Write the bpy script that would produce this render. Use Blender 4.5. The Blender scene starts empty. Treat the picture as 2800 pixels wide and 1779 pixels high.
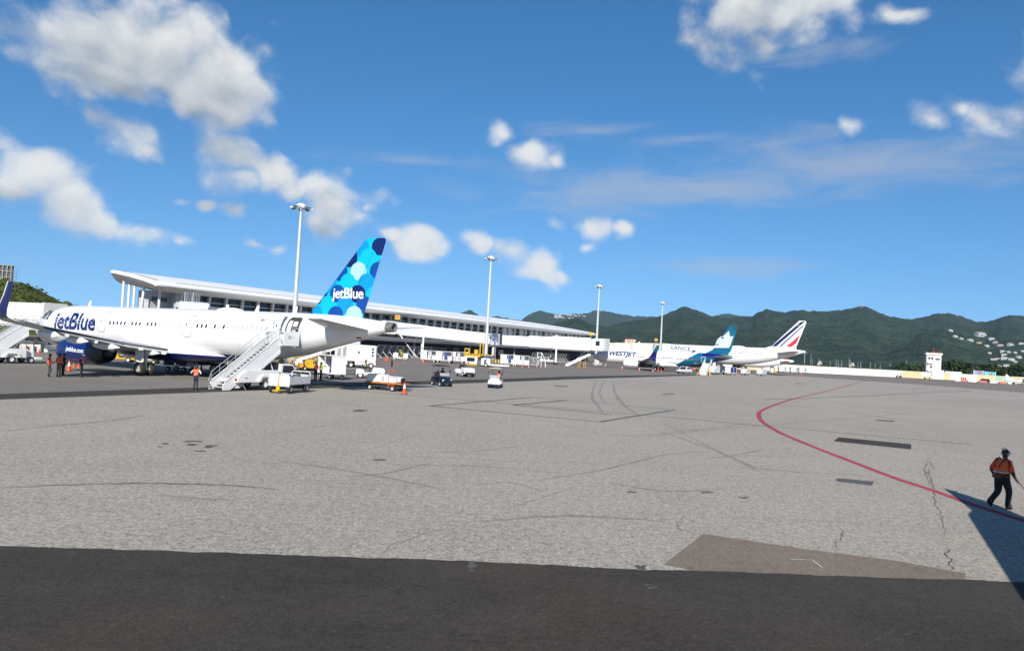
import bpy, bmesh, math, random
from mathutils import Vector, Matrix, noise
random.seed(7)
scene = bpy.context.scene
C = scene.collection
PI = math.pi
R_ = math.radians

# ------------------------------------------------------------------ camera
IW, IH = 2800.0, 1779.0
LENS = 26.0
FPX = IW * LENS / 36.0
PITCH, ROLL, CAMH = R_(1.756), R_(3.1), 4.0
FW = Vector((0, math.cos(PITCH), math.sin(PITCH)))
_u0 = Vector((0, -math.sin(PITCH), math.cos(PITCH)))
_r0 = Vector((1, 0, 0))
UP = math.cos(ROLL) * _u0 - math.sin(ROLL) * _r0
RT = math.cos(ROLL) * _r0 + math.sin(ROLL) * _u0
CAM = Vector((0, 0, CAMH))
cd = bpy.data.cameras.new('camera')
cd.lens = LENS; cd.sensor_width = 36.0; cd.clip_start = 0.1; cd.clip_end = 60000
cam = bpy.data.objects.new('camera', cd)
cam.matrix_world = Matrix(((RT.x, UP.x, -FW.x, CAM.x), (RT.y, UP.y, -FW.y, CAM.y),
                           (RT.z, UP.z, -FW.z, CAM.z), (0, 0, 0, 1)))
C.objects.link(cam)
scene.camera = cam

def ray(px, py):
    return FW + RT * ((px - IW / 2) / FPX) + UP * ((IH / 2 - py) / FPX)
def G(px, py, z=0.0):
    d = ray(px, py); return CAM + d * ((z - CAMH) / d.z)
def DY(px, py, Y):
    d = ray(px, py); return CAM + d * (Y / d.y)

# ------------------------------------------------------------------ sky, sun, exposure
SUN_EL = R_(31.0)
SUN_AZ = R_(2.5)          # shadows fall along +Y, turned this much towards +X
sh = Vector((math.sin(SUN_AZ) * math.cos(SUN_EL), math.cos(SUN_AZ) * math.cos(SUN_EL), -math.sin(SUN_EL)))
sd = bpy.data.lights.new('sun', 'SUN'); sd.energy = 5.0; sd.angle = R_(0.53); sd.color = (1.0, 0.955, 0.88)
so = bpy.data.objects.new('sun', sd); so.rotation_euler = sh.to_track_quat('-Z', 'Y').to_euler(); so.location = (0, -40, 60)
C.objects.link(so)
vs = scene.view_settings
vs.view_transform = 'Standard'; vs.look = 'None'; vs.gamma = 1.0; vs.exposure = 0.55
vs.use_curve_mapping = False
SKY_STR = 0.070

w = bpy.data.worlds.new('World'); scene.world = w; w.use_nodes = True
nt = w.node_tree; nt.nodes.clear()
def nd(t, kind, **kw):
    n = t.nodes.new(kind)
    for k, v in kw.items():
        if k.startswith('i_'):
            key = k[2:]
            n.inputs[int(key) if key.isdigit() else key].default_value = v
        else:
            setattr(n, k, v)
    return n
def mth(t, op, a, b=None, c=None, clamp=False):
    n = t.nodes.new('ShaderNodeMath'); n.operation = op; n.use_clamp = clamp
    for i, v in enumerate((a, b, c)):
        if v is None: continue
        if isinstance(v, (int, float)): n.inputs[i].default_value = v
        else: t.links.new(v, n.inputs[i])
    return n.outputs[0]
def mixc(t, fac, a, b, blend='MIX'):
    n = t.nodes.new('ShaderNodeMix'); n.data_type = 'RGBA'; n.blend_type = blend
    for i, v in ((0, fac), (6, a), (7, b)):
        if isinstance(v, (int, float)): n.inputs[i].default_value = v
        elif isinstance(v, (tuple, list)): n.inputs[i].default_value = (*v[:3], 1)
        else: t.links.new(v, n.inputs[i])
    return n.outputs[2]
def sstep(t, v, lo, hi, a=0.0, b=1.0):
    n = t.nodes.new('ShaderNodeMapRange'); n.interpolation_type = 'SMOOTHSTEP'
    n.inputs[1].default_value = lo; n.inputs[2].default_value = hi; n.inputs[3].default_value = a; n.inputs[4].default_value = b
    t.links.new(v, n.inputs[0]); return n.outputs[0]
def azel(px, py):
    d = ray(px, py).normalized(); return math.atan2(d.x, d.y), math.asin(d.z)

# clouds: centre px, half sizes px, weight (all turned into directions of the sky)
CUMULI = [ # x, y, rx, ry, turn (deg), strength
 (290, 115, 145, 110, 10, 1.1), (400, 140, 190, 130, 8, 1.15), (440, 240, 230, 75, 3, 1.15), (590, 225, 150, 100, 6, 1.1), (655, 165, 85, 80, 0, 1.0), (330, 50, 130, 60, 0, 1.0),
 (330, 360, 115, 48, 14, 1.0), (410, 415, 50, 30, 20, .7),
 (110, 480, 80, 70, 0, 1.0), (40, 520, 70, 50, 0, .95), (200, 555, 110, 60, 14, 1.0), (330, 610, 120, 45, 14, .95), (440, 640, 80, 38, 10, .9), (505, 660, 40, 25, 0, .7),
 (640, 440, 85, 65, 5, 1.15), (725, 470, 80, 58, 8, 1.15), (640, 480, 90, 40, 8, 1.05), (800, 515, 65, 48, 8, 1.05), (920, 560, 120, 78, 8, 1.1), (880, 625, 70, 60, 0, .9), (1010, 575, 40, 50, 0, .8),
 (1150, 685, 95, 42, 8, 1.05), (1080, 655, 45, 30, 0, .8), (1200, 702, 40, 25, 0, .7), (520, 548, 55, 18, 6, .75), (635, 580, 35, 24, 6, .75), (720, 668, 55, 20, 12, .75),
 (1385, 345, 55, 58, 0, .95), (1445, 410, 80, 40, 10, .95), (1505, 432, 45, 25, 10, .7),
 (1310, 662, 58, 36, 12, .9), (1400, 690, 70, 38, 10, 1.0), (1475, 722, 95, 45, 10, 1.0), (1535, 742, 50, 30, 0, .85), (1605, 625, 50, 52, 0, .95), (1600, 668, 35, 30, 0, .8), (1698, 640, 36, 38, 0, .9), (1490, 610, 60, 36, 0, .8),
 (2020, 50, 140, 95, 5, 1.1), (2130, 30, 150, 75, 0, 1.15), (2085, 110, 90, 50, 0, 1.0), (2280, 20, 120, 50, 0, .85), (2440, 40, 70, 40, 0, .7),
 (2695, 322, 90, 46, 8, .9), (2620, 300, 45, 35, 0, .8), (2535, 325, 46, 46, 0, .8), (2300, 330, 40, 30, 0, .65),
 (-130, 330, 110, 55, 0, .9), (-170, 600, 140, 50, 5, .9), (2980, 120, 130, 80, 0, .9), (1300, -260, 230, 90, 0, 1.0), (300, -280, 240, 90, 0, 1.0), (2350, -220, 270, 90, 0, 1.0),
]
CIRRI = [ (1800, 520, 480, 70, -3, .85), (2350, 450, 520, 85, -7, .8), (1750, 370, 330, 26, 4, .55), (2150, 390, 420, 55, 2, .45),
          (1950, 735, 330, 30, 2, .6), (1150, 440, 230, 38, 8, .42), (60, 90, 170, 90, 10, .35), (2250,130,300,50,-6,.3) ]

def squash(P, asp, turn):
    """Turn the sky coordinates by the clouds' common tilt and squash them so that every cloud lobe is round."""
    cs, sn = math.cos(R_(turn)), math.sin(R_(turn)); o = []
    for vec in ((cs * asp, -sn * asp, 0), (sn, cs, 0)):
        dt = nt.nodes.new('ShaderNodeVectorMath'); dt.operation = 'DOT_PRODUCT'; dt.inputs[1].default_value = vec
        nt.links.new(P, dt.inputs[0]); o.append(dt.outputs['Value'])
    c = nt.nodes.new('ShaderNodeCombineXYZ'); nt.links.new(o[0], c.inputs[0]); nt.links.new(o[1], c.inputs[1]); return c.outputs[0]
def lobes(blobs, asp, turn):
    cs, sn = math.cos(R_(turn)), math.sin(R_(turn)); L = []
    for (x, y, rx, ry, tn, stg) in blobs:
        a, e = azel(x, y); rx, ry = rx / FPX, ry / FPX
        n = max(1, int(round(rx * asp / ry)))
        for k in range(n):
            o = 0 if n == 1 else (rx - ry / asp) * (2 * k / (n - 1) - 1)
            aa, ee = a + o * math.cos(R_(tn)), e - o * math.sin(R_(tn))
            L.append((((cs * aa - sn * ee) * asp, sn * aa + cs * ee, 0), (math.sqrt(rx * asp * ry) if n == 1 else ry), stg))
    return L
def blob_field(P, L, slope=.95):
    acc = None
    for k, (c, r, stg) in enumerate(L):
        if acc is not None and k % 8 == 0:       # chained so that the shader compiler works through the clouds in turn
            ch = nt.nodes.new('ShaderNodeVectorMath'); ch.operation = 'MULTIPLY_ADD'; ch.inputs[1].default_value = (1e-9, 1e-9, 0)
            nt.links.new(acc, ch.inputs[0]); nt.links.new(P, ch.inputs[2]); P = ch.outputs[0]
        ds = nt.nodes.new('ShaderNodeVectorMath'); ds.operation = 'DISTANCE'; ds.inputs[1].default_value = c; nt.links.new(P, ds.inputs[0])
        v = mth(nt, 'MULTIPLY_ADD', ds.outputs['Value'], -slope / r, .42 + stg)
        acc = v if acc is None else mth(nt, 'MAXIMUM', acc, v)
    return mth(nt, 'MAXIMUM', acc, -1.5), P

tc = nt.nodes.new('ShaderNodeTexCoord')
sx = nt.nodes.new('ShaderNodeSeparateXYZ'); nt.links.new(tc.outputs['Generated'], sx.inputs[0])
AZ = mth(nt, 'ARCTAN2', sx.outputs[0], sx.outputs[1]); EL = mth(nt, 'ARCSINE', sx.outputs[2])
cb = nt.nodes.new('ShaderNodeCombineXYZ'); nt.links.new(AZ, cb.inputs[0]); nt.links.new(EL, cb.inputs[1]); cb.inputs[2].default_value = 1.0
P0 = cb.outputs[0]
def vadd(a, b):
    n = nt.nodes.new('ShaderNodeVectorMath'); n.operation = 'ADD'; nt.links.new(a, n.inputs[0])
    if isinstance(b, tuple): n.inputs[1].default_value = b
    else: nt.links.new(b, n.inputs[1])
    return n.outputs[0]
wn = nd(nt, 'ShaderNodeTexNoise', noise_dimensions='2D', i_Scale=8.0, i_Detail=2.0); nt.links.new(P0, wn.inputs['Vector'])
wv = nd(nt, 'ShaderNodeVectorMath', operation='MULTIPLY_ADD'); nt.links.new(wn.outputs['Color'], wv.inputs[0])
wv.inputs[1].default_value = (.04, .04, 0); wv.inputs[2].default_value = (-.02, -.02, 0)
PW = vadd(P0, wv.outputs[0])
shp, PL = blob_field(squash(PW, .62, 9), lobes(CUMULI, .62, 9))
# outside the view the same kind of scattered cumulus goes on
out = mth(nt, 'MAXIMUM', sstep(nt, mth(nt, 'ABSOLUTE', AZ), .85, 1.1), sstep(nt, EL, .62, .8))
n2 = nd(nt, 'ShaderNodeTexNoise', noise_dimensions='2D', i_Scale=4.5, i_Detail=2.0); nt.links.new(P0, n2.inputs['Vector'])
rnd = mth(nt, 'MINIMUM', mth(nt, 'MULTIPLY', mth(nt, 'SUBTRACT', n2.outputs[0], .60), 9.0), .9)
rnd = mth(nt, 'SUBTRACT', rnd, mth(nt, 'MULTIPLY', mth(nt, 'SUBTRACT', 1.0, out), 4.0))
shp = mth(nt, 'MAXIMUM', shp, rnd)
def puff(P, full):
    """Cauliflower billows: rounded cells at two sizes and a little fine noise."""
    def cell(sc):
        v = nd(nt, 'ShaderNodeTexVoronoi', voronoi_dimensions='2D', feature='SMOOTH_F1', i_Scale=sc, i_Smoothness=.6); nt.links.new(P, v.inputs['Vector']); return v.outputs['Distance']
    n = nd(nt, 'ShaderNodeTexNoise', noise_dimensions='2D', i_Scale=14.0, i_Detail=7.0 if full else 4.0, i_Roughness=.62); nt.links.new(P, n.inputs['Vector'])
    q = mth(nt, 'MULTIPLY_ADD', cell(15.0), -.75, .30)
    q = mth(nt, 'ADD', q, mth(nt, 'MULTIPLY_ADD', cell(34.0), -.55, .20))
    return mth(nt, 'ADD', q, mth(nt, 'MULTIPLY_ADD', n.outputs[0], 1.6, -.80))
PQ = vadd(squash(PW, .8, 6), (.3, .1, 0))
na = puff(PQ, True); nb = puff(vadd(PQ, (-.010, .014, 0)), False)
d0 = mth(nt, 'ADD', mth(nt, 'SUBTRACT', shp, .40), na)
up, PL = blob_field(vadd(PL, (.004, .05, 0)), lobes([c for c in CUMULI if c[5] >= .9 and c[3] >= 55 and c[1] > -100], .62, 9))
alpha = sstep(nt, d0, -.16, .60)
thick = sstep(nt, d0, .1, 1.0)
lit = mth(nt, 'MULTIPLY', mth(nt, 'SUBTRACT', na, nb), .42)                  # billows towards the sun side
under = mth(nt, 'MULTIPLY', mth(nt, 'MAXIMUM', up, -.3), -.44)                 # cloud mass above -> shaded base
shade = mth(nt, 'ADD', mth(nt, 'ADD', .88, lit), under, clamp=True)
ccol = mixc(nt, shade, (3.0, 3.5, 4.2), (8.2, 8.3, 8.2))
sky = nt.nodes.new('ShaderNodeTexSky'); sky.sky_type = 'NISHITA'; sky.sun_disc = False
sky.sun_elevation = SUN_EL; sky.sun_rotation = PI + SUN_AZ; sky.altitude = 0; sky.air_density = 1.0; sky.dust_density = 0.0; sky.ozone_density = 2.0
sv = nt.nodes.new('ShaderNodeCombineXYZ'); nt.links.new(sx.outputs[0], sv.inputs[0]); nt.links.new(sx.outputs[1], sv.inputs[1])
nt.links.new(mth(nt, 'MULTIPLY_ADD', mth(nt, 'MAXIMUM', sx.outputs[2], 0.0), .95, .15), sv.inputs[2]); nt.links.new(sv.outputs[0], sky.inputs[0])
hs = nd(nt, 'ShaderNodeHueSaturation', i_Saturation=1.33, i_Value=1.42); nt.links.new(sky.outputs[0], hs.inputs['Color'])
SKYC = hs.outputs[0]
cir, PL = blob_field(squash(P0, .13, -2), lobes(CIRRI, .13, -2))
cm = nd(nt, 'ShaderNodeMapping'); cm.inputs['Scale'].default_value = (3.2, 13, 1); cm.inputs['Rotation'].default_value = (0, 0, R_(3)); nt.links.new(P0, cm.inputs[0])
cn = nd(nt, 'ShaderNodeTexNoise', noise_dimensions='2D', i_Scale=2.6, i_Detail=7.0, i_Roughness=.56, i_Distortion=.3); nt.links.new(cm.outputs[0], cn.inputs['Vector'])
ca = sstep(nt, mth(nt, 'ADD', cir, mth(nt, 'MULTIPLY', mth(nt, 'SUBTRACT', cn.outputs[0], .5), 2.2)), -.1, 1.5, 0, .55)
col = mixc(nt, ca, SKYC, (4.6, 5.0, 5.7))
col = mixc(nt, mth(nt, 'MULTIPLY', alpha, mth(nt, 'ADD', .62, mth(nt, 'MULTIPLY', thick, .36))), col, ccol)
bgn = nd(nt, 'ShaderNodeBackground', i_Strength=SKY_STR); nt.links.new(col, bgn.inputs[0])
wo = nt.nodes.new('ShaderNodeOutputWorld'); nt.links.new(bgn.outputs[0], wo.inputs[0])
w.cycles.sampling_method = 'NONE'
scene.cycles.max_bounces = 5; scene.cycles.diffuse_bounces = 2; scene.cycles.glossy_bounces = 2; scene.cycles.volume_bounces = 0
scene.cycles.sample_clamp_indirect = 4.0

# ------------------------------------------------------------------ helpers
def S(r, g, b):      # paint colour whose sunlit appearance is (r, g, b)
    return tuple(.60 * ((c / 255) / 12.92 if c / 255 <= .04045 else ((c / 255 + .055) / 1.055) ** 2.4) for c in (r, g, b))
MATS = {}
def pm(name, col, rough=.5, metal=0.0, var=.12, scale=2.0, bump=0.0, bscale=30.0, spec=.5, coat=0.0, var2=0.0, scale2=40.0, dirt=None, dirt_amt=.0, stretch=None):
    """Painted / plain surface: base colour broken up by noise, with optional grime and fine relief."""
    if name in MATS: return MATS[name]
    m = bpy.data.materials.new(name); m.use_nodes = True; t = m.node_tree; b = t.nodes['Principled BSDF']
    b.inputs['Roughness'].default_value = rough; b.inputs['Metallic'].default_value = metal
    b.inputs['Specular IOR Level'].default_value = spec
    if coat: b.inputs['Coat Weight'].default_value = coat; b.inputs['Coat Roughness'].default_value = .08
    co = t.nodes.new('ShaderNodeTexCoord'); vec = co.outputs['Object']
    if stretch:
        mp = nd(t, 'ShaderNodeMapping'); mp.inputs['Scale'].default_value = stretch; t.links.new(vec, mp.inputs[0]); vec2 = mp.outputs[0]
    else: vec2 = vec
    n = nd(t, 'ShaderNodeTexNoise', i_Scale=scale, i_Detail=5.0, i_Roughness=.6); t.links.new(vec2, n.inputs['Vector'])
    lo = tuple(c * (1 - var) for c in col); hi = tuple(min(1, c * (1 + var)) for c in col)
    c = mixc(t, sstep(t, n.outputs[0], .3, .7), lo, hi)
    if var2:
        n2 = nd(t, 'ShaderNodeTexNoise', i_Scale=scale2, i_Detail=3.0, i_Roughness=.7); t.links.new(vec, n2.inputs['Vector'])
        c = mixc(t, 1.0, c, mixc(t, sstep(t, n2.outputs[0], .3, .7), (1 - var2,) * 3, (1 + var2,) * 3), 'MULTIPLY')
    if dirt:
        n3 = nd(t, 'ShaderNodeTexNoise', i_Scale=scale * 2.7, i_Detail=8.0, i_Roughness=.7); t.links.new(vec2, n3.inputs['Vector'])
        c = mixc(t, sstep(t, n3.outputs[0], .62 - dirt_amt * .3, .75 - dirt_amt * .15, 0, .85), c, dirt)
    t.links.new(c, b.inputs['Base Color'])
    if bump:
        bn = nd(t, 'ShaderNodeTexNoise', i_Scale=bscale, i_Detail=4.0); t.links.new(vec, bn.inputs['Vector'])
        bp = nd(t, 'ShaderNodeBump', i_Strength=bump, i_Distance=.02); t.links.new(bn.outputs[0], bp.inputs['Height']); t.links.new(bp.outputs[0], b.inputs['Normal'])
    MATS[name] = m; return m

WHITE = pm('white vehicle paint', (.68, .68, .67), .35, var=.04, scale=1.2, coat=.2, dirt=(.42, .40, .36), dirt_amt=.1)
CREAM = pm('cream bridge paint', (.66, .64, .575), .45, var=.04, scale=.5, dirt=(.5, .47, .40), dirt_amt=.05)
GREYP = pm('grey paint', (.36, .38, .40), .45, var=.08)
LGREY = pm('light grey paint', (.55, .57, .58), .45, var=.06)
DGREY = pm('dark grey metal', (.06, .06, .065), .5, var=.2)
BLACK = pm('black plastic', (.012, .012, .013), .5, var=.2)
TYRE = pm('tyre rubber', (.016, .016, .017), .85, var=.25, scale=8)
STEEL = pm('galvanised steel', (.36, .37, .38), .5, .4, var=.12, scale=6)
RIM = pm('wheel rim', (.62, .62, .60), .4, .2, var=.1)
YELLOW = pm('yellow paint', S(235, 190, 30), .45, var=.08, dirt=(.25, .18, .06), dirt_amt=.1)
ORANGE = pm('orange plastic', S(255, 88, 32), .5, var=.06)
REDP = pm('red paint', S(190, 30, 30), .45, var=.1)
NAVY = pm('navy blue paint', S(20, 34, 98), .25, var=.05, coat=.4)
BLUE = pm('blue tarpaulin', S(44, 62, 140), .6, var=.15, scale=5)
GLASSD = pm('dark glass', (.012, .016, .02), .06, var=.1, spec=.7)
GLASSF = pm('terminal glass', (.014, .024, .030), .12, var=.5, scale=.35, spec=.5)
ACWHITE = pm('aircraft white', (.71, .71, .71), .28, var=.02, scale=.6, coat=.3)
ACGREY = pm('aircraft grey', (.48, .49, .50), .35, var=.05, scale=.8, coat=.1)
SKIN = pm('dark skin', S(88, 56, 42), .55, var=.1, scale=20)
CONCR = pm('raw concrete', (.30, .285, .26), .85, var=.25, scale=.8, bump=.3)

class MB:
    def __init__(s): s.v = []; s.f = []; s.m = []
    def add(s, vs, fs, mi=0):
        o = len(s.v); s.v += [tuple(v) for v in vs]; s.f += [tuple(i + o for i in f) for f in fs]; s.m += [mi] * len(fs); return s
    def hexa(s, p, mi=0):   # p: 4 bottom (ccw), 4 top
        return s.add(p, [(3, 2, 1, 0), (4, 5, 6, 7), (0, 1, 5, 4), (1, 2, 6, 5), (2, 3, 7, 6), (3, 0, 4, 7)], mi)
    def box(s, c, d, rz=0, ry=0, mi=0):
        M = Matrix.Rotation(rz, 3, 'Z') @ Matrix.Rotation(ry, 3, 'Y'); c = Vector(c); x, y, z = d[0] / 2, d[1] / 2, d[2] / 2
        return s.hexa([c + M @ Vector(q) for q in ((-x, -y, -z), (x, -y, -z), (x, y, -z), (-x, y, -z), (-x, -y, z), (x, -y, z), (x, y, z), (-x, y, z))], mi)
    def bb(s, x0, x1, y0, y1, z0, z1, mi=0):
        return s.box(((x0 + x1) / 2, (y0 + y1) / 2, (z0 + z1) / 2), (x1 - x0, y1 - y0, z1 - z0), mi=mi)
    def cyl(s, a, b, r0, r1=None, n=12, mi=0, cap=True):
        a, b = Vector(a), Vector(b); r1 = r0 if r1 is None else r1
        d = (b - a).normalized(); u = d.cross(Vector((0, 0, 1)) if abs(d.z) < .95 else Vector((1, 0, 0))).normalized(); w_ = d.cross(u)
        vs = []
        for c, r in ((a, r0), (b, r1)):
            vs += [c + (u * math.cos(2 * PI * i / n) + w_ * math.sin(2 * PI * i / n)) * r for i in range(n)]
        fs = [(i, n + i, n + (i + 1) % n, (i + 1) % n) for i in range(n)]
        if cap: fs += [tuple(range(n)), tuple(range(2 * n - 1, n - 1, -1))]
        return s.add(vs, fs, mi)
    def tube(s, pts, r, n=6, mi=0):
        for a, b in zip(pts, pts[1:]): s.cyl(a, b, r, n=n, mi=mi)
        return s
    def loft(s, rings, cap0=True, cap1=True, closed=True, mi=0):
        n = len(rings[0]); vs = [v for r in rings for v in r]; fs = []
        for k in range(len(rings) - 1):
            for i in range(n if closed else n - 1):
                j = (i + 1) % n; fs.append((k * n + i, k * n + j, (k + 1) * n + j, (k + 1) * n + i))
        if cap0: fs.append(tuple(range(n - 1, -1, -1)))
        if cap1: fs.append(tuple((len(rings) - 1) * n + i for i in range(n)))
        return s.add(vs, fs, mi)
    def lathe(s, prof, c=(0, 0, 0), axis='x', n=24, cap0=False, cap1=False, mi=0):
        rings = []
        for a, r in prof:
            ring = []
            for i in range(n):
                p, q = r * math.cos(2 * PI * i / n), r * math.sin(2 * PI * i / n)
                v = {'x': (a, p, q), 'y': (q, a, p), 'z': (p, q, a)}[axis]
                ring.append((v[0] + c[0], v[1] + c[1], v[2] + c[2]))
            rings.append(ring)
        return s.loft(rings, cap0, cap1, mi=mi)
    def prism(s, poly, y0, y1, plane='xz', mi=0):
        def P(a, b, c): return (a, c, b) if plane == 'xz' else ((c, a, b) if plane == 'yz' else (a, b, c))
        n = len(poly)
        vs = [P(a, b, y0) for a, b in poly] + [P(a, b, y1) for a, b in poly]
        return s.add(vs, [tuple(range(n)), tuple(range(2 * n - 1, n - 1, -1))] + [(i, i + n, (i + 1) % n + n, (i + 1) % n) for i in range(n)], mi)
    def ball(s, c, r, n=10, mi=0):
        r = r if isinstance(r, (tuple, list)) else (r, r, r); rings = []
        for k in range(1, n // 2):
            ph = PI * k / (n // 2); rings.append([(c[0] + r[0] * math.sin(ph) * math.cos(2 * PI * i / n), c[1] + r[1] * math.sin(ph) * math.sin(2 * PI * i / n), c[2] + r[2] * math.cos(ph)) for i in range(n)])
        return s.loft(rings, mi=mi)
    def build(s, name, mat, parent=None, smooth=False, bevel=0, angle=40):
        me = bpy.data.meshes.new(name); me.from_pydata(s.v, [], s.f)
        for q in (mat if isinstance(mat, (list, tuple)) else [mat]): me.materials.append(q)
        if len(me.materials) > 1: me.polygons.foreach_set('material_index', s.m)
        bm = bmesh.new(); bm.from_mesh(me); bmesh.ops.recalc_face_normals(bm, faces=bm.faces); bm.to_mesh(me); bm.free()
        if smooth: me.shade_smooth()
        o = bpy.data.objects.new(name, me); C.objects.link(o)
        if parent: o.parent = parent
        if smooth and angle < 179:
            me.set_sharp_from_angle(angle=R_(angle))
        if bevel:
            md = o.modifiers.new('bevel', 'BEVEL'); md.width = bevel; md.segments = 2; md.limit_method = 'ANGLE'
        return o
def tag(o, label=None, cat=None, group=None, kind=None):
    if label: o['label'] = label
    if cat: o['category'] = cat
    if group: o['group'] = group
    if kind: o['kind'] = kind
    return o
def thing(name, label, cat, loc=(0, 0, 0), rz=0, group=None):
    o = bpy.data.objects.new(name, None); o.empty_display_size = .5; C.objects.link(o)
    o.location = loc; o.rotation_euler = (0, 0, rz)
    return tag(o, label, cat, group)
def copy_tree(o, parent=None):
    c = o.copy(); C.objects.link(c); c.parent = parent
    for ch in list(o.children): copy_tree(ch, c)
    return c
def again(o, label, loc, rz, group=None):
    c = copy_tree(o); c.location = loc; c.rotation_euler = (0, 0, rz); tag(c, label, group=group); return c
def part(name, mesh_src, parent, loc=(0, 0, 0), rot=(0, 0, 0)):
    o = bpy.data.objects.new(name, mesh_src.data if hasattr(mesh_src, 'data') else mesh_src); C.objects.link(o); o.parent = parent
    o.location = loc; o.rotation_euler = rot; return o
def mk(name, mat, parent, fn, **kw):
    b = MB(); fn(b); return b.build(name, mat, parent, **kw)
TA = math.atan2(2022, 1098); Tv = Vector((math.cos(TA), math.sin(TA), 0)); Nv = Vector((-Tv.y, Tv.x, 0)); NA = TA + PI / 2
def AP(t, n, z=0): return Tv * t + Nv * n + Vector((0, 0, z))       # apron frame: t along the terminal, n towards it
def tn(p): return Vector((p.dot(Tv), p.dot(Nv), p.z))
def dn(p, t=None): return Vector((p.x, p.y, 0))

def text_bm(body, bold=0.0, shear=0.0, cuts=0, spacing=1.0):
    """Letters as flat mesh, scaled to the unit square."""
    cu = bpy.data.curves.new('letters', 'FONT'); cu.body = body; cu.size = 1; cu.offset = bold; cu.shear = shear; cu.resolution_u = 4; cu.space_character = spacing
    ob = bpy.data.objects.new('letters', cu); C.objects.link(ob)
    dg = bpy.context.evaluated_depsgraph_get(); me = bpy.data.meshes.new_from_object(ob.evaluated_get(dg))
    C.objects.unlink(ob); bpy.data.objects.remove(ob)
    bm = bmesh.new(); bm.from_mesh(me); bpy.data.meshes.remove(me)
    xs = [v.co.x for v in bm.verts]; ys = [v.co.y for v in bm.verts]
    x0, x1, y0, y1 = min(xs), max(xs), min(ys), max(ys)
    for v in bm.verts: v.co = Vector(((v.co.x - x0) / (x1 - x0), (v.co.y - y0) / (y1 - y0), 0))
    for k in range(1, cuts):
        bmesh.ops.bisect_plane(bm, geom=bm.verts[:] + bm.edges[:] + bm.faces[:], plane_co=(0, k / cuts, 0), plane_no=(0, 1, 0))
    bmesh.ops.remove_doubles(bm, verts=bm.verts, dist=1e-5)
    return bm
def lettering(name, body, mat, parent, fn, bold=0.0, shear=0.0, cuts=0, spacing=1.0):
    """fn(u, v) -> local point; u runs along the text, v up."""
    bm = text_bm(body, bold, shear, cuts, spacing)
    for v in bm.verts: v.co = Vector(fn(v.co.x, v.co.y))
    me = bpy.data.meshes.new(name); bm.to_mesh(me); bm.free(); me.materials.append(mat)
    o = bpy.data.objects.new(name, me); C.objects.link(o); o.parent = parent; return o

# ------------------------------------------------------------------ ground
def asphalt(name, col, speck, patch=.12, tint=(1, 1, 1), rough=.9, fine=22.0, streak=.0, bump=.25):
    m = bpy.data.materials.new(name); m.use_nodes = True; t = m.node_tree; b = t.nodes['Principled BSDF']
    b.inputs['Roughness'].default_value = rough; b.inputs['Specular IOR Level'].default_value = .25
    co = t.nodes.new('ShaderNodeTexCoord').outputs['Object']
    def nz(sc, det, ro=.6, vec=co):
        n = nd(t, 'ShaderNodeTexNoise', i_Scale=sc, i_Detail=det, i_Roughness=ro); t.links.new(vec, n.inputs['Vector']); return n.outputs[0]
    n1 = nz(fine, 3.0, .75); n5 = nz(fine * .33, 2.0, .6); n2 = nz(.35, 6.0, .62); n3 = nz(.035, 4.0, .55); n4 = nz(3.0, 4.0, .6)
    v = mth(t, 'MULTIPLY_ADD', mth(t, 'SUBTRACT', n1, .5), speck * 3.2, 1.0)
    v = mth(t, 'ADD', v, mth(t, 'MULTIPLY', mth(t, 'SUBTRACT', n5, .5), speck * 1.1))
    v = mth(t, 'ADD', v, mth(t, 'MULTIPLY', mth(t, 'SUBTRACT', n2, .5), patch * 2))
    v = mth(t, 'ADD', v, mth(t, 'MULTIPLY', mth(t, 'SUBTRACT', n3, .5), patch * 2.4))
    v = mth(t, 'ADD', v, mth(t, 'MULTIPLY', mth(t, 'SUBTRACT', n4, .5), patch * .9))
    if streak:
        for rot, sc in ((NA - PI / 2 + .15, (.06, 1.6, 1)), (NA + .5, (.05, 1.1, 1)), (-.25, (.045, 1.3, 1))):
            mp = nd(t, 'ShaderNodeMapping'); mp.inputs['Rotation'].default_value = (0, 0, rot); mp.inputs['Scale'].default_value = sc; t.links.new(co, mp.inputs[0])
            q = nz(1.0, 4.0, .6, mp.outputs[0]); v = mth(t, 'SUBTRACT', v, sstep(t, q, .58, .72, 0, streak))
    c = mixc(t, 1.0, (*col,), v, 'MULTIPLY')
    hue = nz(.12, 3.0); c = mixc(t, sstep(t, hue, .35, .65), c, mixc(t, 1.0, c, tint, 'MULTIPLY'))
    t.links.new(c, b.inputs['Base Color'])
    bp = nd(t, 'ShaderNodeBump', i_Strength=bump, i_Distance=.015); t.links.new(n1, bp.inputs['Height']); t.links.new(bp.outputs[0], b.inputs['Normal'])
    return m
M_GROUND = asphalt('brown shoulder asphalt', (0.1763, 0.1517, 0.1312), .05, .12, (1.05, .97, .92), fine=6)
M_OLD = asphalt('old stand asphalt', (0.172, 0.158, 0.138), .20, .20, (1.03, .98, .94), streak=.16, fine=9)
M_APRON = asphalt('weathered pale apron', (0.296, 0.268, 0.226), .85, .15, (1.02, .99, .98), fine=14, streak=.07, bump=.5)
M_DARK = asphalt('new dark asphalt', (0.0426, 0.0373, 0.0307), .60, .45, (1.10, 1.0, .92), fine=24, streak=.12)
M_BROWN = asphalt('brown patch asphalt', (0.1681, 0.1353, 0.1066), .55, .25, (1.04, .98, .95), fine=18)
M_STAIN = asphalt('dark stain', (0.0820, 0.0804, 0.0779), .3, .3, fine=6)
M_SKID = asphalt('tyre rubber trace', (0.2050, 0.1919, 0.1706), .5, .2, fine=8)
M_CRACK = asphalt('crack filler', (0.0820, 0.0763, 0.0681), .3, .3, fine=8)
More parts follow.
